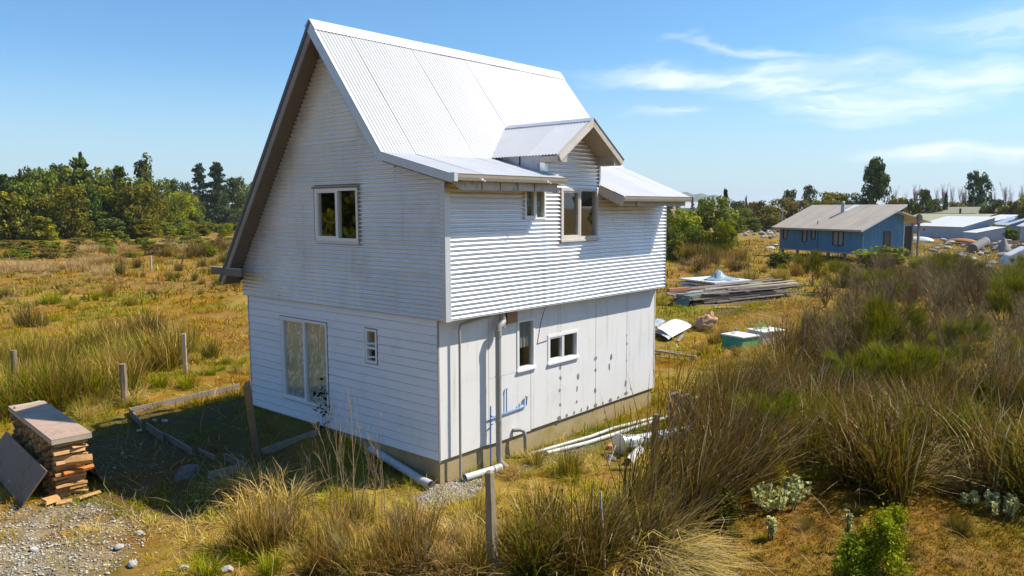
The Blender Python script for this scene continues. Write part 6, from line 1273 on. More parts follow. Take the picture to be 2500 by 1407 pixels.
# scattered far town trees past the eave, and trees behind the camera's field that close the horizon
for i, T in enumerate(((317.231, 169.609, 8.988, 3.465), (383.371, 196.993, 10.437, 3.655), (384.763, 192.221, 9.486, 4.547), (231.981, 98.216, 7.969, 1.070))): tree(('roundC', 'con', 'roundA', 'slim')[i], T, ['dark tree left of the distant white roofs', 'small spire tree above the distant white roofs', 'round tree right of the distant white roofs', 'lone slim tree on the skyline left of the treeline'][i])
def belt(a0, a1, n, d0, d1):
    for i in range(n):
        a = a0 + (a1 - a0) * (i + random.random()) / n; d = random.uniform(d0, d1); x, y = -8.8 + d * math.cos(a), -9.2 + d * math.sin(a); h = random.uniform(6, 13)
        tree(random.choice(('roundA', 'roundB', 'roundC', 'con', 'bushA')), (x, y, h, h * random.uniform(.5, .8)), 'tree in the belt behind the camera', 'trees outside the view')
belt(math.radians(92), math.radians(345), 60, 70, 130); belt(math.radians(100), math.radians(185), 46, 55, 95)

# ---- tussocks and shrubs near and mid distance
RUSH = dict(green=[tussock('tuft', 340, 1.15, .24, .28, dict(green=5, lime=2, tan=4, straw=1), seed=i, flop=.06, w=.015, droop=.22) for i in (1, 2, 3)], tan=[tussock('tuft', 340, 1.15, .24, .33, dict(tan=5, straw=2.5, olive=4, orange=1), seed=i, flop=.08, w=.015, droop=.25) for i in (4, 5)],
            brown=[tussock('tuft', 360, 1.35, .27, .25, dict(brown=6, olive=4, purple=2, grey=1.6), seed=i, w=.0175, flop=.18, droop=.25, heads=.5, segs=4) for i in (6, 7, 8)], olive=[tussock('tuft', 360, 1.3, .27, .22, dict(olive=6, green=3, brown=3, grey=1), seed=i, w=.0175, droop=.25, flop=.14, heads=.4, segs=4) for i in (9, 10)],
            straw=[tussock('tuft', 330, .75, .22, .5, dict(straw=6, grey=2, tan=2, orange=1), seed=i, flop=.25, droop=.9) for i in (11, 12, 13)], lime=[tussock('tuft', 330, .55, .22, .42, dict(lime=5, green=3, straw=1), seed=i) for i in (14, 15)],
            pale=[tussock('tuft', 420, .8, .34, .45, dict(pinkish=6, straw=3, brown=1), seed=i, flop=.2, droop=.8) for i in (16, 17)])
for key in ('brown',): RUSH['swept'] = [tussock('tuft', 540, 1.75, .42, .20, dict(brown=6, olive=3, purple=2, grey=2), seed=i, w=.017, lean=(.34, -.24), droop=.12, heads=.45, segs=4, flop=.05) for i in (18, 19)]
RUSH['floppy'] = [tussock('tuft', 560, 1.25, .30, .45, dict(grey=5, straw=3, tan=2, olive=2), seed=20 + i, w=.012, lean=(.25, -1.05), droop=.9) for i in (0, 1)]
def tuft(kind, p, s, label, group=None, sz=None, name='rush_tussock', rz=None):
    if group: label = lab(KIND_WORD[kind], p, 'left' if (p[1] + 9.2) > (p[0] + 8.8) * 1.0 else 'right')
    o = link(name, random.choice(RUSH[kind]), None, GP(p, -.02)); o.rotation_euler = (0, 0, random.uniform(0, 6.28) if kind not in ('swept', 'floppy') else random.uniform(-.35, .35)) if rz is None else (0, 0, rz); o.scale = (s, s, (sz or s) * random.uniform(.9, 1.1)); return tag(o, label, 'rushes' if 'rush' in name else 'grass', group)
SHRUB = [np_mesh('branches', *(lambda r: (r[0], r[1]))(rb), M['twig'], rb[2]) for rb in [ribbon_branches(300 + i, 6, 1.15, .45, 3, .026, .22, (4, 6), .62, .4, col=(.22, .175, .10), colt=(.26, .195, .105)) for i in range(4)]]
def bare_shrub(p, h, label, group=None, wk=1.0):
    if group: label = lab('tall leafless twiggy shrub' if h > 1.85 else 'low leafless twiggy shrub', p, 'right')
    me = random.choice(SHRUB); o = link('bare_shrub', me, None, GP(p, -.02)); zmax = 1.75; o.scale = (h / zmax * wk, h / zmax * wk, h / zmax); o.rotation_euler = (0, 0, random.uniform(0, 6.28)); return tag(o, label, 'shrub', group)
def broom_mesh(seed, n, h, w, mixt, L=.42, nb=26):
    g = np.random.default_rng(seed); v0, t0_, c0 = ribbon_branches(seed, 5, h * .6, .4, 2, .022, .4, (2, 4), .6, .3)
    tips = []
    for _ in range(nb): a = g.uniform(0, 6.28); z = g.uniform(.25, .85); r = w * .5 * math.sqrt(g.uniform(0, 1)) * (1.1 - .35 * abs(z - .5)); tips.append((r * math.cos(a), r * math.sin(a), z * h))
    tips = np.array(tips); i = g.integers(0, nb, n); P = tips[i] + g.normal(size=(n, 3)) * .05 * h; az_ = np.arctan2(P[:, 1], P[:, 0]) + g.normal(0, .5, n); tl = np.clip(np.hypot(P[:, 0], P[:, 1]) / (w * .5) * .7 + np.abs(g.normal(0, .25, n)), 0, 1.3); cb, ct = pick(n, mixt, g)
    b_ = blades(P, az_, tl, L * g.uniform(.5, 1.15, n), .011 * g.uniform(.7, 1.3, n), cb, ct, 2, -.15, g); V, T, C = join([b_]); return np_mesh('foliage', V, T, M['blade'], C), np_mesh('branches', v0, t0_, M['twig'], c0)
BROOM = [broom_mesh(400 + i, 2000, 1.5, 1.5, dict(green=6, lime=1, olive=5)) for i in range(2)] + [broom_mesh(410, 2000, 1.5, 1.15, dict(lime=2, green=4, olive=4), .30)]
def broom(p, s, label, k=0, group=None, wk=1.0):
    if group: label = lab('olive broom bush', p, 'right')
    t = thing('broom_bush', label, 'bush', GP(p, -.02), random.uniform(0, 6.28), group); t.scale = (s * wk, s * wk, s); link('foliage', BROOM[k][0], t); link('branches', BROOM[k][1], t); return t

# left field rushes
GL = 'rush tussocks in the left field'
for p, k, s, lb in (((1.680, 25.270), 'brown', .95, 'lone dark brown tussock far back in the left field'), ((1.331, 12.882), 'tan', 1.45, 'biggest orange tan tussock behind the pale square post'), ((2.559, 17.094), 'brown', 1.15, 'purple tinged tussock behind the orange tan one'), ((-1.467, 10.331), 'green', 1.2, 'green rush clump with tan tips left of the dark corner post'),
                    ((-2.296, 10.431), 'green', 1.3, 'tall green rush clump behind the woodpile cover'), ((-3.287, 10.507), 'green', 1.2, 'green rush clump round the round grey post'), ((2.878, 13.187), 'olive', .62, 'small dark tussock right of the pale square post'), ((26.583, 61.423), 'brown', 1.6, 'spiky dark tussock far out near the roof verge'), ((-0.920, 9.677), 'straw', .9, 'bleached flopped tussock beside the dark corner post'),
                    ((0.207, 10.643), 'lime', .9, 'bright lime grass tuft right of the dark corner post'), ((0.602, 10.170), 'lime', .8, 'second lime grass tuft below the pale square post'), ((5.141, 33.170), 'lime', 1.5, 'bright green leafy patch far back in the left field'), ((5.540, 31.895), 'lime', 1.2, 'right half of the green leafy patch in the left field'), ((7.049, 32.694), 'lime', 1.1, 'separate small green leafy tuft in the left field')):
    tuft(k, p, s, lb)
for (x, y) in ((110, 960), (60, 950), (200, 960), (280, 950), (5, 970), (90, 1000), (180, 930), (310, 930), (240, 930), (340, 920), (20, 930), (130, 920), (70, 915), (380, 930), (290, 985), (205, 1005), (110, 1018), (350, 900), (270, 895)):
    pass
for p in scat([(-3.654, 11.215), (-2.617, 10.250), (-1.306, 10.138), (0.814, 11.414), (3.344, 16.140), (3.481, 19.945), (-0.229, 18.197), (-1.798, 19.047)], 52): tuft(random.choice(('green', 'green', 'tan', 'green', 'tan')), p, random.uniform(.75, 1.15), 'green and tan rush tussock in the thick stand behind the woodpile', GL)
for p in scat([(-3.915, 10.231), (-2.985, 10.689), (-1.177, 9.984), (-0.939, 10.327), (-2.214, 8.961), (-2.233, 10.356)], 16): tuft(random.choice(('straw', 'lime')), p, random.uniform(.5, .85), 'low bleached grass tuft edging the yard by the woodpile', 'pale and small clumps in the left field', name='grass_tuft')
for p in scat([(0.723, 10.756), (2.250, 10.082), (3.638, 12.468), (2.345, 13.045)], 16): tuft(random.choice(('lime', 'straw', 'lime')), p, random.uniform(.35, .7), 'small grass tuft left of the house wall', 'pale and small clumps in the left field', name='grass_tuft')
for p in scat([(11.880, 65.400), (20.033, 62.740), (14.019, 48.548), (8.970, 55.032)], 34): tuft('pale', p, random.uniform(.9, 1.5), 'pale feathery grass clump in the bleached strip of the left field', 'pale and small clumps in the left field', name='grass_clump')
for p in scat([(26.569, 88.061), (44.764, 83.186), (33.687, 64.946), (32.223, 77.411), (22.668, 77.404)], 26): tuft('pale', p, random.uniform(1.3, 2.0), 'pale grass clump in the distant bleached band', 'pale and small clumps in the left field', name='grass_clump')
for p in scat([(14.576, 47.833), (23.321, 46.926), (43.245, 81.561), (20.492, 62.135)], 40): tuft(random.choice(('brown', 'olive', 'tan', 'pale')), p, random.uniform(.5, 1.3), 'dull tuft scattered over the far left field', 'pale and small clumps in the left field', name='grass_tuft')
for p in scat([(2.514, 32.032), (11.302, 26.032), (18.536, 38.607), (7.127, 48.466)], 30): tuft(random.choice(('lime', 'tan', 'straw', 'olive')), p, random.uniform(.3, .6), 'small tuft dotted over the orange moss of the left field', 'pale and small clumps in the left field', name='grass_tuft')
# far field shrubs at the foot of the woodland
for p in scat([(35.742, 113.122), (63.511, 116.791), (89.444, 161.871), (70.843, 149.294), (46.521, 125.058)], 34):
    t = tree(random.choice(('bushA', 'bushB', 'bushBright')), (p[0], p[1], random.uniform(1.0, 2.2), random.uniform(1.8, 4)), 'low shrub on the rough grass before the left woodland', 'low shrubs before the left woodland')
for p in scat([(13.536, 71.300), (30.106, 58.721), (53.776, 99.867), (38.204, 104.953), (23.969, 108.470)], 60):
    kk = random.choice(('bushA', 'bushB', 'bushBright', 'brownA')); tree(kk, (p[0], p[1], random.uniform(.5, 1.3), random.uniform(1.2, 3.0)), 'low shrub', 'low shrubs before the left woodland')
for p in scat([(3.541, 35.693), (13.253, 29.424), (22.236, 45.040), (9.437, 56.698)], 44): tuft(random.choice(('tan', 'pale', 'olive', 'straw')), p, random.uniform(.4, .9), '', 'pale and small clumps in the left field', name='grass_tuft')
# near the house, right side
for p, k, s, lb in (((1.136, -0.579), 'straw', .55, 'dry orange grass tuft at the foot of the soil pipe'), ((0.741, -0.110), 'lime', .38, 'green tuft at the foundation between the two wall pipes'), ((1.860, -0.595), 'tan', .42, 'brownish tuft beside the waste pipe bend'), ((7.138, 0.022), 'lime', .55, 'green tuft at the far right corner of the foundation'), ((1.786, -1.349), 'green', .55, 'thin green rush tuft left of the duct pipe')): tuft(k, p, s, lb, name='grass_tuft')
for i, p in enumerate(scat([(-3.318, 0.956), (-2.285, 0.422), (-0.606, -1.562), (-1.898, -2.836), (-4.303, -0.004)], 44)): tuft(('lime', 'straw', 'lime', 'tan')[i % 4], p, random.uniform(.28, .60), '', 'pale and small clumps in the left field', name='grass_tuft')
for i, p in enumerate(scat([(-2.930, 0.721), (-2.050, 0.336), (-0.556, -1.430), (-1.875, -2.779), (-3.797, -0.514)], 20)): tuft(('straw', 'straw', 'tan')[i % 3], p, random.uniform(.45, .85), '', 'pale and small clumps in the left field', name='grass_tuft')
for i, p in enumerate(scat([(1.365, -4.573), (3.206, -5.585), (4.301, -7.363), (2.623, -7.992), (0.273, -5.309)], 20)): tuft(('lime', 'olive', 'straw')[i % 3], p, random.uniform(.14, .26), '', 'dry tufts on the right field', name='grass_tuft')
LAND['left'].update({'the tallest bare sapling': (-1.585, 0.465), 'the golden bent tussock': (-2.450, 1.753), 'the bluish grey stone': (-3.975, -0.184)}); LAND['right'].update({'the split fence post': (-1.789, -2.829)})
for p, h, lb in (((-3.010, -0.042), .8, 'low brown twig tangle below the second golden tussock'), ((-3.013, -1.266), .85, 'low twig tangle at the bottom edge below the saplings'), ((-2.205, -1.580), .95, 'upright grey twigs in the centre foreground'), ((-2.329, -2.158), .7, 'grey twig tangle at the bottom edge left of the split post'), ((-1.671, -2.019), .6, 'low twigs left of the split post')): bare_shrub(p, h, lb)
for p, k, s, lb in (((-1.553, -2.060), 'straw', .85, 'heap of bleached grass just left of the split post'), ((-2.158, -2.359), 'straw', .8, 'bleached grass heap at the bottom edge left of the split post'), ((-2.705, -1.715), 'straw', .7, 'bleached grass at the bottom edge in the centre'), ((-0.883, -1.697), 'tan', .55, 'tan tuft above the bleached heap by the split post'), ((-3.630, -0.626), 'lime', .6, 'lime grass tuft at the bottom edge')): tuft(k, p, s, lb, name='grass_tuft')
# front row
for p, k, s, lb in (((-2.450, 1.753), 'straw', 1.25, 'bent golden dry tussock at the edge of the house shadow'), ((-2.342, 1.103), 'straw', 1.15, 'second golden dry tussock right of the bent one'), ((-2.361, 2.345), 'orange' if False else 'straw', .9, 'thin golden stalks at the left of the bent tussock'),
                    ((-1.476, -3.163), 'olive', .85, 'dark olive rushes right of the split post'), ((-1.247, -3.518), 'brown', .92, 'brown rushes in the middle of the front clump'), ((-0.778, -3.633), 'olive', .85, 'olive rushes at the right of the front clump'), ((-0.675, -2.797), 'olive', .75, 'short rushes behind the front clump'), ((-1.069, -2.533), 'tan', .6, 'tan rushes behind the split post'),
                    ((0.061, -3.867), 'swept', .78, 'rushes swept toward the upper right beside the front clump'), ((1.632, -3.722), 'swept', .98, 'big brown swept clump leaning up right, left of the moss'), ((2.943, -3.500), 'swept', 1.05, 'swept brown clump behind the big leaning one'), ((3.098, -3.831), 'swept', 1.0, 'dark swept clump in the heart of the thicket front'),
                    ((-0.455, -4.366), 'floppy', 1.1, 'flattened grey grass flowing down right at the bottom edge'), ((0.449, -3.492), 'floppy', .8, 'upper part of the flattened grey grass'), ((0.058, -4.436), 'floppy', .9, 'right part of the flattened grey grass'),
                    ((4.397, -5.661), 'brown', 1.28, 'large upright brown tussock in the middle of the right thicket'), ((4.515, -5.944), 'olive', 1.18, 'olive half of the large upright tussock'), ((5.508, -5.101), 'brown', 1.15, 'left neighbour of the large upright tussock'), ((5.243, -6.075), 'floppy', 1.15, 'pale grass sweeping right from the large upright tussock'),
                    ((5.762, -4.322), 'olive', 1.0, 'olive tussock left of the large upright one'), ((5.717, -7.366), 'brown', 1.2, 'tall dark tussock at the right edge'), ((5.454, -7.734), 'olive', 1.4, 'tussock cut by the right edge'), ((6.700, -6.853), 'olive', 1.2, 'olive tussock behind the right edge one'), ((6.886, -6.030), 'brown', 1.3, 'brown tussock behind the sweeping pale grass'),
                    ((8.329, -0.786), 'green', .95, 'green upright rushes at the left tip of the thicket'), ((12.679, -0.813), 'brown', 1.25, 'feathery brown tussock beside the teal box'), ((11.711, 0.356), 'tan', .45, 'tan rushes in front of the teal box')): tuft(k, p, s, lb)
GTK = 'brown rush tussocks of the right thicket'
for p in scat([(7.373, -1.140), (4.268, -2.546), (4.044, -3.701), (4.625, -4.718), (6.303, -7.630), (13.336, -7.099), (10.011, -1.825)], 40): tuft(random.choice(('brown', 'olive', 'brown', 'swept', 'olive')), p, random.uniform(.7, 1.1), 'brown rush tussock packed into the front of the right thicket', GTK)
for p in scat([(9.916, -0.665), (8.464, -2.446), (12.434, -7.196), (26.894, -5.640), (22.754, 1.115), (15.012, -0.275)], 48): tuft(random.choice(('brown', 'olive', 'brown', 'tan', 'olive')), p, random.uniform(.6, 1.05), 'brown rush tussock in the middle of the right thicket', GTK)
for p in scat([(21.279, 1.243), (23.959, -6.429), (59.427, -3.118), (55.311, 5.341), (39.741, 7.024)], 44): tuft(random.choice(('brown', 'olive', 'tan', 'tan', 'straw')), p, random.uniform(.6, 1.0), 'brown rush tussock at the back of the right thicket', GTK)
GBS = 'leafless shrubs of the right thicket'
for p, h, lb in (((20.616, -0.259), 3.0, 'tall leafless grey shrub below the front corner of the blue house'), ((21.763, -1.218), 2.6, 'leafless shrub with a straight central stem left of the green broom'), ((24.542, -2.756), 3.0, 'tall dark leafless shrub right of the green broom'), ((27.705, -3.173), 2.8, 'leafless shrub below the white lumps'), ((14.567, -0.760), 2.2, 'leafless shrub behind the teal box and tussock'), ((12.364, -6.238), 2.2, 'bare dark twiggy stem at the right above the tussocks'), ((10.732, -2.691), 1.9, 'small leafless shrub left of the fan shaped green fronds'), ((37.832, 5.441), 2.6, 'purplish twiggy shrub against the blue wall')): bare_shrub(p, h, lb)
for p in scat([(13.293, -1.112), (15.821, -6.650), (47.627, -2.996), (47.837, 6.178), (27.584, 3.284)], 54): bare_shrub(p, random.uniform(1.5, 2.6), 'grey brown leafless shrub tangled into the right thicket', GBS, random.uniform(.9, 1.4))
for p, s, lb, k in (((14.794, -2.924), 1.35, 'large green broom bush with upright shoots in the right thicket', 0), ((10.817, -4.385), 1.1, 'yellow green feathery shrub below the broom bush', 2), ((11.970, -4.833), 1.0, 'second yellow green shrub right of the feathery one', 2), ((36.735, 6.829), 1.3, 'green broom behind the end of the timber stack', 0), ((33.354, 4.225), 1.15, 'green broom right of the one behind the timber stack', 1), ((10.165, -3.604), .85, 'fan of pale green fronds in the thicket centre', 1), ((25.818, -4.321), 1.3, 'dark green broom at the right edge', 1), ((15.899, -4.699), 1.0, 'olive broom between tall tussocks at the right', 1), ((4.883, -3.650), .95, 'mossy yellow green broom in the thicket front', 2)): broom(p, s, lb, k)
for p in scat([(26.149, 2.784), (29.482, -5.361), (51.123, -3.032), (43.808, 6.316)], 12): broom(p, random.uniform(.8, 1.3), 'olive broom bush at the back of the thicket', random.choice((0, 1)), 'broom bushes at the back of the thicket')
# dry grass and tufts on the right field
for p in scat([(23.971, 8.987), (38.664, 8.393), (52.745, 12.055), (49.853, 23.449)], 46): tuft(random.choice(('tan', 'straw', 'brown', 'pale')), p, random.uniform(.5, 1.1), 'dry tuft on the rough field right of the house', 'dry tufts on the right field', name='grass_tuft')
for p in scat([(49.853, 23.449), (50.243, 15.321), (57.107, 20.860), (57.268, 27.592)], 18): tuft(random.choice(('tan', 'olive')), p, random.uniform(1.2, 1.8), 'tall dry grass under the trees right of the house', 'dry tufts on the right field', name='grass_clump')
for p in scat([(10.802, 1.896), (7.373, -1.140), (12.616, -0.294), (19.870, 4.658), (22.595, 7.182)], 22): tuft(random.choice(('tan', 'straw', 'lime')), p, random.uniform(.3, .6), 'low tuft on the grass between house and thicket', 'dry tufts on the right field', name='grass_tuft')

# bare saplings in front of the gable
SAP = [np_mesh('sapling', r[0], r[1], M['twig'], r[2]) for r in [ribbon_branches(500 + i, 2, 1.7, .13, 3, .0105, .6, (2, 4), .5, .3, col=(.24, .17, .10), colt=(.42, .31, .19)) for i in range(4)]]
for i, (p, h, lb) in enumerate((((-1.886, 0.438), 1.9, 'leftmost bare sapling before the gable wall'), ((-1.585, 0.465), 2.2, 'tallest bare sapling in front of the gable wall'), ((-2.032, -0.340), 1.8, 'bare sapling just right of the tallest one'), ((-1.753, -0.325), 1.9, 'straight bare sapling before the blue grey pipe'), ((-1.585, -0.406), 1.6, 'rightmost bare sapling near the pipe end'), ((-2.265, 0.398), 1.3, 'short bare sapling by the golden tussocks'), ((-1.621, -1.047), .9, 'small bare twig plant right of the saplings'), ((-2.295, -0.251), 1.3, 'thin bare sapling in the grass below the tallest'))):
    o = link('bare_sapling', SAP[i % 4], None, GP(p, -.02)); zm = max(v.co.z for v in SAP[i % 4].vertices); o.scale = (h / zm * 1.05,) * 2 + (h / zm,); o.rotation_euler = (0, 0, i * 1.3); tag(o, lb, 'sapling')
g_ = np.random.default_rng(77); v, t, c_ = cards(g_.normal(size=(60, 3)) * np.array([.12, .12, .22]) + np.array([0, 0, .45]), .06, np.tile([.03, .045, .02], (60, 1)), g_); vy = thing('climbing_weed', 'dark leafy weed climbing at the foot of the gable wall', 'plant', GP((-0.026, 3.147), 0)); link('leaves', np_mesh('leaves', v, t, M['leaf'], c_), vy); r = ribbon_branches(60, 3, .6, .2, 1, .008, .4); link('stems', np_mesh('stems', r[0], r[1], M['twig'], r[2]), vy)
# grey green woolly plants and the yellow green bush at the front right
def woolly(p, n, h, w, label, seed):
    g = np.random.default_rng(seed); t = thing('woolly_plant', label, 'plant', GP(p, -.01), 0); Ps, Cs, Ds = [], [], []; st = MB()
    for i in range(n):
        a = g.uniform(0, 6.28); r = w * math.sqrt(g.uniform(0, 1)); b_ = np.array([r * math.cos(a) * .7, r * math.sin(a) * .7, 0]); tp = np.array([r * math.cos(a), r * math.sin(a), h * g.uniform(.5, 1)]); st.tube([b_, (b_ + tp) / 2, tp], .007, 4); k = 26
        tt = g.uniform(.35, 1, k)[:, None]; q = b_ + (tp - b_) * tt; ang = g.uniform(0, 6.28, k); d = np.stack([np.cos(ang), np.sin(ang), np.full(k, .5)], -1); Ps.append(q + d * .022); Ds.append(d); Cs.append(np.array([.56, .56, .25]) * g.uniform(.7, 1.25, k)[:, None])
    v, tt, c_ = cards(np.concatenate(Ps), .042, np.concatenate(Cs), g, np.concatenate(Ds), stretch=1.9); link('leaves', np_mesh('leaves', v, tt, M['leaf'], c_), t); st.build('stems', M['bark'], t)
woolly((2.596, -4.738), 26, .42, .42, 'grey green woolly plants below the swept brown clump', 1); woolly((3.153, -4.878), 14, .40, .22, 'small woolly plant right of the bigger grey green group', 2); woolly((4.522, -7.434), 20, .36, .26, 'grey green woolly plant at the right edge of the moss', 3); woolly((4.738, -7.016), 8, .2, .14, 'tiny woolly sprig on the moss left of the right edge one', 4); woolly((1.512, -5.132), 5, .34, .05, 'single small woolly sprout on the moss', 6)
woolly((1.801, -6.075), 3, .66, .03, 'tall thin woolly stalk left of the yellow green bush', 5)
def leafy(p, K, h, w, label, seed, col, size=.036):
    g = np.random.default_rng(seed); t = thing('leafy_bush', label, 'bush', GP(p, -.02), 0); Ps, Cs = [], []
    for i in range(K):
        z = h * g.uniform(.12, 1); a = g.uniform(0, 6.28); r = w * .5 * math.sqrt(g.uniform(0, 1)) * (1.1 - .75 * z / h); c0 = np.array([r * math.cos(a), r * math.sin(a), z]); k = 120; Ps.append(c0 + g.normal(size=(k, 3)) * np.array([.045, .045, .075])); Cs.append(np.array(col) * g.uniform(.6, 1.4) * g.uniform(.75, 1.3, k)[:, None])
    v, tt, c_ = cards(np.concatenate(Ps), size, np.concatenate(Cs), g); link('leaves', np_mesh('leaves', v, tt, M['leaf'], c_), t); r = ribbon_branches(seed, 4, h * .7, .3, 2, .012, .4); link('branches', np_mesh('branches', r[0], r[1], M['twig'], r[2]), t)
leafy((1.201, -6.620), 40, .80, .75, 'yellow green leafy bush at the bottom right edge', 31, (.25, .27, .028), .027); leafy((0.942, -6.429), 26, .55, .65, 'lower left companion of the yellow green bush at the bottom edge', 32, (.22, .25, .028), .027); leafy((1.453, -4.456), 26, .46, .46, 'fine olive bush beside the flattened grey grass', 33, (.12, .115, .022), .03); leafy((3.682, -4.225), 34, .8, .5, 'tall mossy yellow green cone shaped bush under the swept clump', 34, (.30, .235, .025), .03); leafy((2.261, -6.559), 14, .50, .28, 'yellow green upright shoot behind the bottom bush', 35, (.27, .28, .028), .027)
v, t, c_ = cards(np.random.default_rng(5).normal(size=(70, 3)) * np.array([.18, .18, .12]) + np.array([0, 0, .16]), .07, np.tile([.25, .30, .12], (70, 1)), np.random.default_rng(6)); sd_ = thing('seedling', 'pale leafy seedling growing on the pale grey box', 'plant', GP((16.619, 1.476), .46)); link('leaves', np_mesh('leaves', v, t, M['leaf'], c_), sd_)

# ---- ground cover: grass, nobody could count it
CB = np.array([(.42, .30, .07), (.26, .185, .015), (.27, .145, .016), (.14, .165, .012), (.22, .115, .012), (.15, .080, .011), (.24, .265, .014)]); CT = np.array([(.78, .58, .23), (.50, .345, .034), (.42, .235, .034), (.30, .30, .02), (.34, .20, .022), (.25, .15, .022), (.52, .50, .034)])
def cover(name, label, r0, r1, dens, k, L, w, a0=-1, a1=84, segs=2, spread=.06):
    """tufted sward: small clumps of blades, patchy in height and colour"""
    A0, A1 = math.radians(a0), math.radians(a1); n = int(.5 * (A1 - A0) * (r1 ** 2 - r0 ** 2) * dens); g = np.random.default_rng(int(r0 * 10)); r = np.sqrt(g.uniform(r0 ** 2, r1 ** 2, n)); a = g.uniform(A0, A1, n); x = -8.8 + r * np.cos(a); y = -9.2 + r * np.sin(a)
    inside = (x > -.05) & (x < 7.05) & (y > -.05) & (y < 5.95)
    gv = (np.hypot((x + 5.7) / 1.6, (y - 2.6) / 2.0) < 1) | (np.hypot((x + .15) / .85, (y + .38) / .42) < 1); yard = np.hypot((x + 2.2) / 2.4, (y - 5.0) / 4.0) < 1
    lump = fbm(x, y, 1.1, 0, 12); thin = g.uniform(0, 1, n); keep = ~inside & ~(gv & (thin < .62)) & ~(yard & (thin < .40)) & ~((lump < -.3) & (thin < .7))
    x, y, lump, yard, gv = x[keep], y[keep], lump[keep], yard[keep], gv[keep]; n = len(x)
    moss = np.hypot(((x - 4.2) * .85 - (y + 7.6) * -.52) / 4.6, ((x - 4.2) * .52 + (y + 7.6) * .85) / 2.4) < 1.1; front = np.hypot(x + 1.2, y + 1.6) < 5.5
    nz = np.where(front, .28, .13); q = np.where(front, fbm(x, y, .55, 2, 14), fbm(x, y, .30, 0, 14)) + g.normal(0, 1, n) * nz; q2 = np.where(front, fbm(x + 40, y - 13, .75, 0, 12), fbm(x + 40, y - 13, .28, 0, 12)) + g.normal(0, 1, n) * nz
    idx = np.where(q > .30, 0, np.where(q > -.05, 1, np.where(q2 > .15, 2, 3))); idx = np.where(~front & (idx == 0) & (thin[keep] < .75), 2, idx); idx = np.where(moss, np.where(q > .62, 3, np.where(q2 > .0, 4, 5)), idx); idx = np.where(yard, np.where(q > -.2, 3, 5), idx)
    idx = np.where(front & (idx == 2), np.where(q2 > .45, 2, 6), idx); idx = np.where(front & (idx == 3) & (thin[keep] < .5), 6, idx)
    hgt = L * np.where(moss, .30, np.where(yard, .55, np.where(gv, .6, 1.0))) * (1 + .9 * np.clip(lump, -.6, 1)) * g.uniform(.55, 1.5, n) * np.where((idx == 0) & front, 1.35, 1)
    X, Y = np.repeat(x, k) + g.normal(0, spread, n * k), np.repeat(y, k) + g.normal(0, spread, n * k); N = n * k; ox, oy = X - np.repeat(x, k), Y - np.repeat(y, k); az_ = np.arctan2(oy, ox) + g.normal(0, .8, N)
    lie = g.uniform(0, 1, N) < np.repeat(np.where(idx == 0, .75, np.where(idx == 3, .30, .5)), k); tilt = np.where(lie, g.uniform(.95, 1.5, N), np.abs(g.normal(.62, .34, N))).clip(0, 1.5); ik = np.repeat(idx, k); ik = np.where((g.uniform(0, 1, N) < np.where(np.repeat(front, k), .12, .05)) & ~np.repeat(moss, k), 0, ik)
    v = (np.repeat(g.uniform(.7, 1.25, n), k) * g.uniform(.75, 1.25, N))[:, None]; P = np.stack([X, Y, gz(X, Y) - .012], -1)
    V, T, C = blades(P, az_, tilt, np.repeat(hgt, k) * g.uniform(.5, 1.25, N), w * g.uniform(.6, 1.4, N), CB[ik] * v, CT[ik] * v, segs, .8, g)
    tag(link(name, np_mesh(name, V, T, M['blade'], C)), label, kind='stuff')
cover('grass', 'tangled grass of the foreground', 8.5, 15, 42, 26, .20, .0085)
cover('grass', 'grass round the house', 15, 24, 17, 20, .21, .013, spread=.08)
cover('grass', 'grass of the middle field', 24, 42, 7.5, 16, .22, .024, spread=.13)
cover('grass', 'grass of the far field', 42, 110, 1.25, 14, .30, .065, spread=.3)
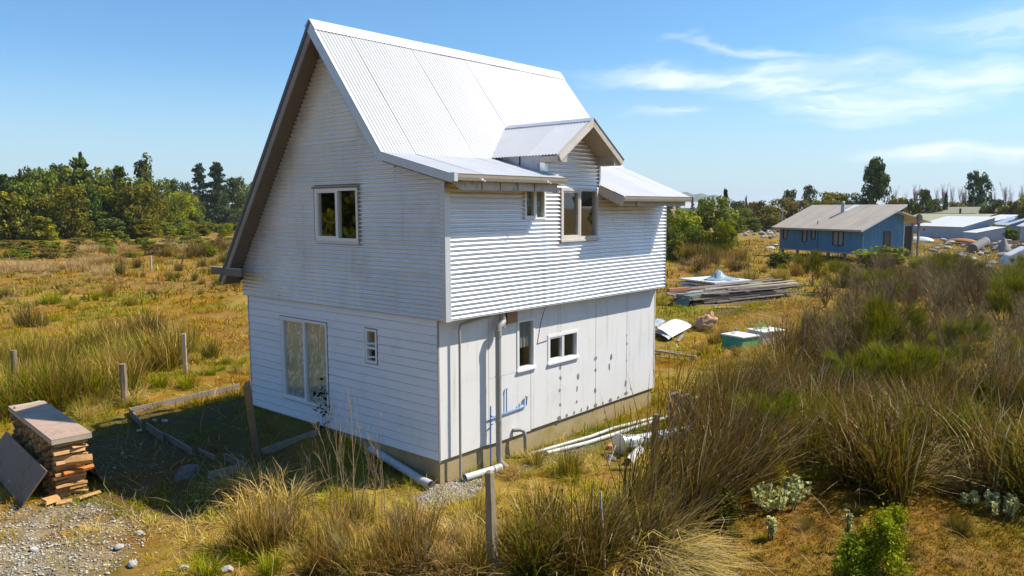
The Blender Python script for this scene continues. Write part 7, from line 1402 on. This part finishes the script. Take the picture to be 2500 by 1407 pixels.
n = 150000; g = np.random.default_rng(12); x = g.uniform(-.5, 9, n); y = g.uniform(-11, -4, n); k_ = np.hypot(((x - 4.2) * .85 + (y + 7.6) * .52) / 4.6, ((x - 4.2) * .52 + (y + 7.6) * .85) / 2.4) + g.normal(0, .08, n) < 1.1; x, y = x[k_], y[k_]; n = len(x)
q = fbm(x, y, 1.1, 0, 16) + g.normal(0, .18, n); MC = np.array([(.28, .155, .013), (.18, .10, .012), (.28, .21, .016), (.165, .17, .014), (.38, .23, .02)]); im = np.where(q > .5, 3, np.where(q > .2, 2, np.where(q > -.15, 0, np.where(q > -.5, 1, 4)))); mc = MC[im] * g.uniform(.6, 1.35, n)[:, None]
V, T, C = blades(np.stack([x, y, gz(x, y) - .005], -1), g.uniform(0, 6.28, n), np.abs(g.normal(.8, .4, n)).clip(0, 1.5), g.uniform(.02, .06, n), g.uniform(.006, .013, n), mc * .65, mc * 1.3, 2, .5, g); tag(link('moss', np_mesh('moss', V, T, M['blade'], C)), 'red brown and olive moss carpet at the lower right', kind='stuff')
n = 2200; g = np.random.default_rng(9); r = np.sqrt(g.uniform(8.5 ** 2, 17 ** 2, n)); a = g.uniform(0, math.radians(82), n); x, y = -8.8 + r * np.cos(a), -9.2 + r * np.sin(a); k_ = ~((x > -.1) & (y > -.1)) & (g.uniform(0, 1, n) > .8 * (np.hypot((x - 4.2) / 4.5, (y + 7.0) / 3.0) < 1.2)) & ~(np.hypot((x + 5.7) / 1.6, (y - 2.6) / 2.0) < 1); x, y = x[k_], y[k_]; n = len(x); cv_ = g.uniform(.7, 1.25, n)[:, None]
V, T, C = blades(np.stack([x, y, gz(x, y) + .03], -1), g.uniform(0, 6.28, n), g.uniform(.7, 1.5, n), g.uniform(.25, .7, n), np.full(n, .008), np.array([.40, .29, .13]) * cv_, np.array([.60, .47, .25]) * cv_, 3, .25, g); tag(link('dead_stalks', np_mesh('dead_stalks', V, T, M['blade'], C)), 'loose bleached stalks lying over the foreground grass', kind='stuff')
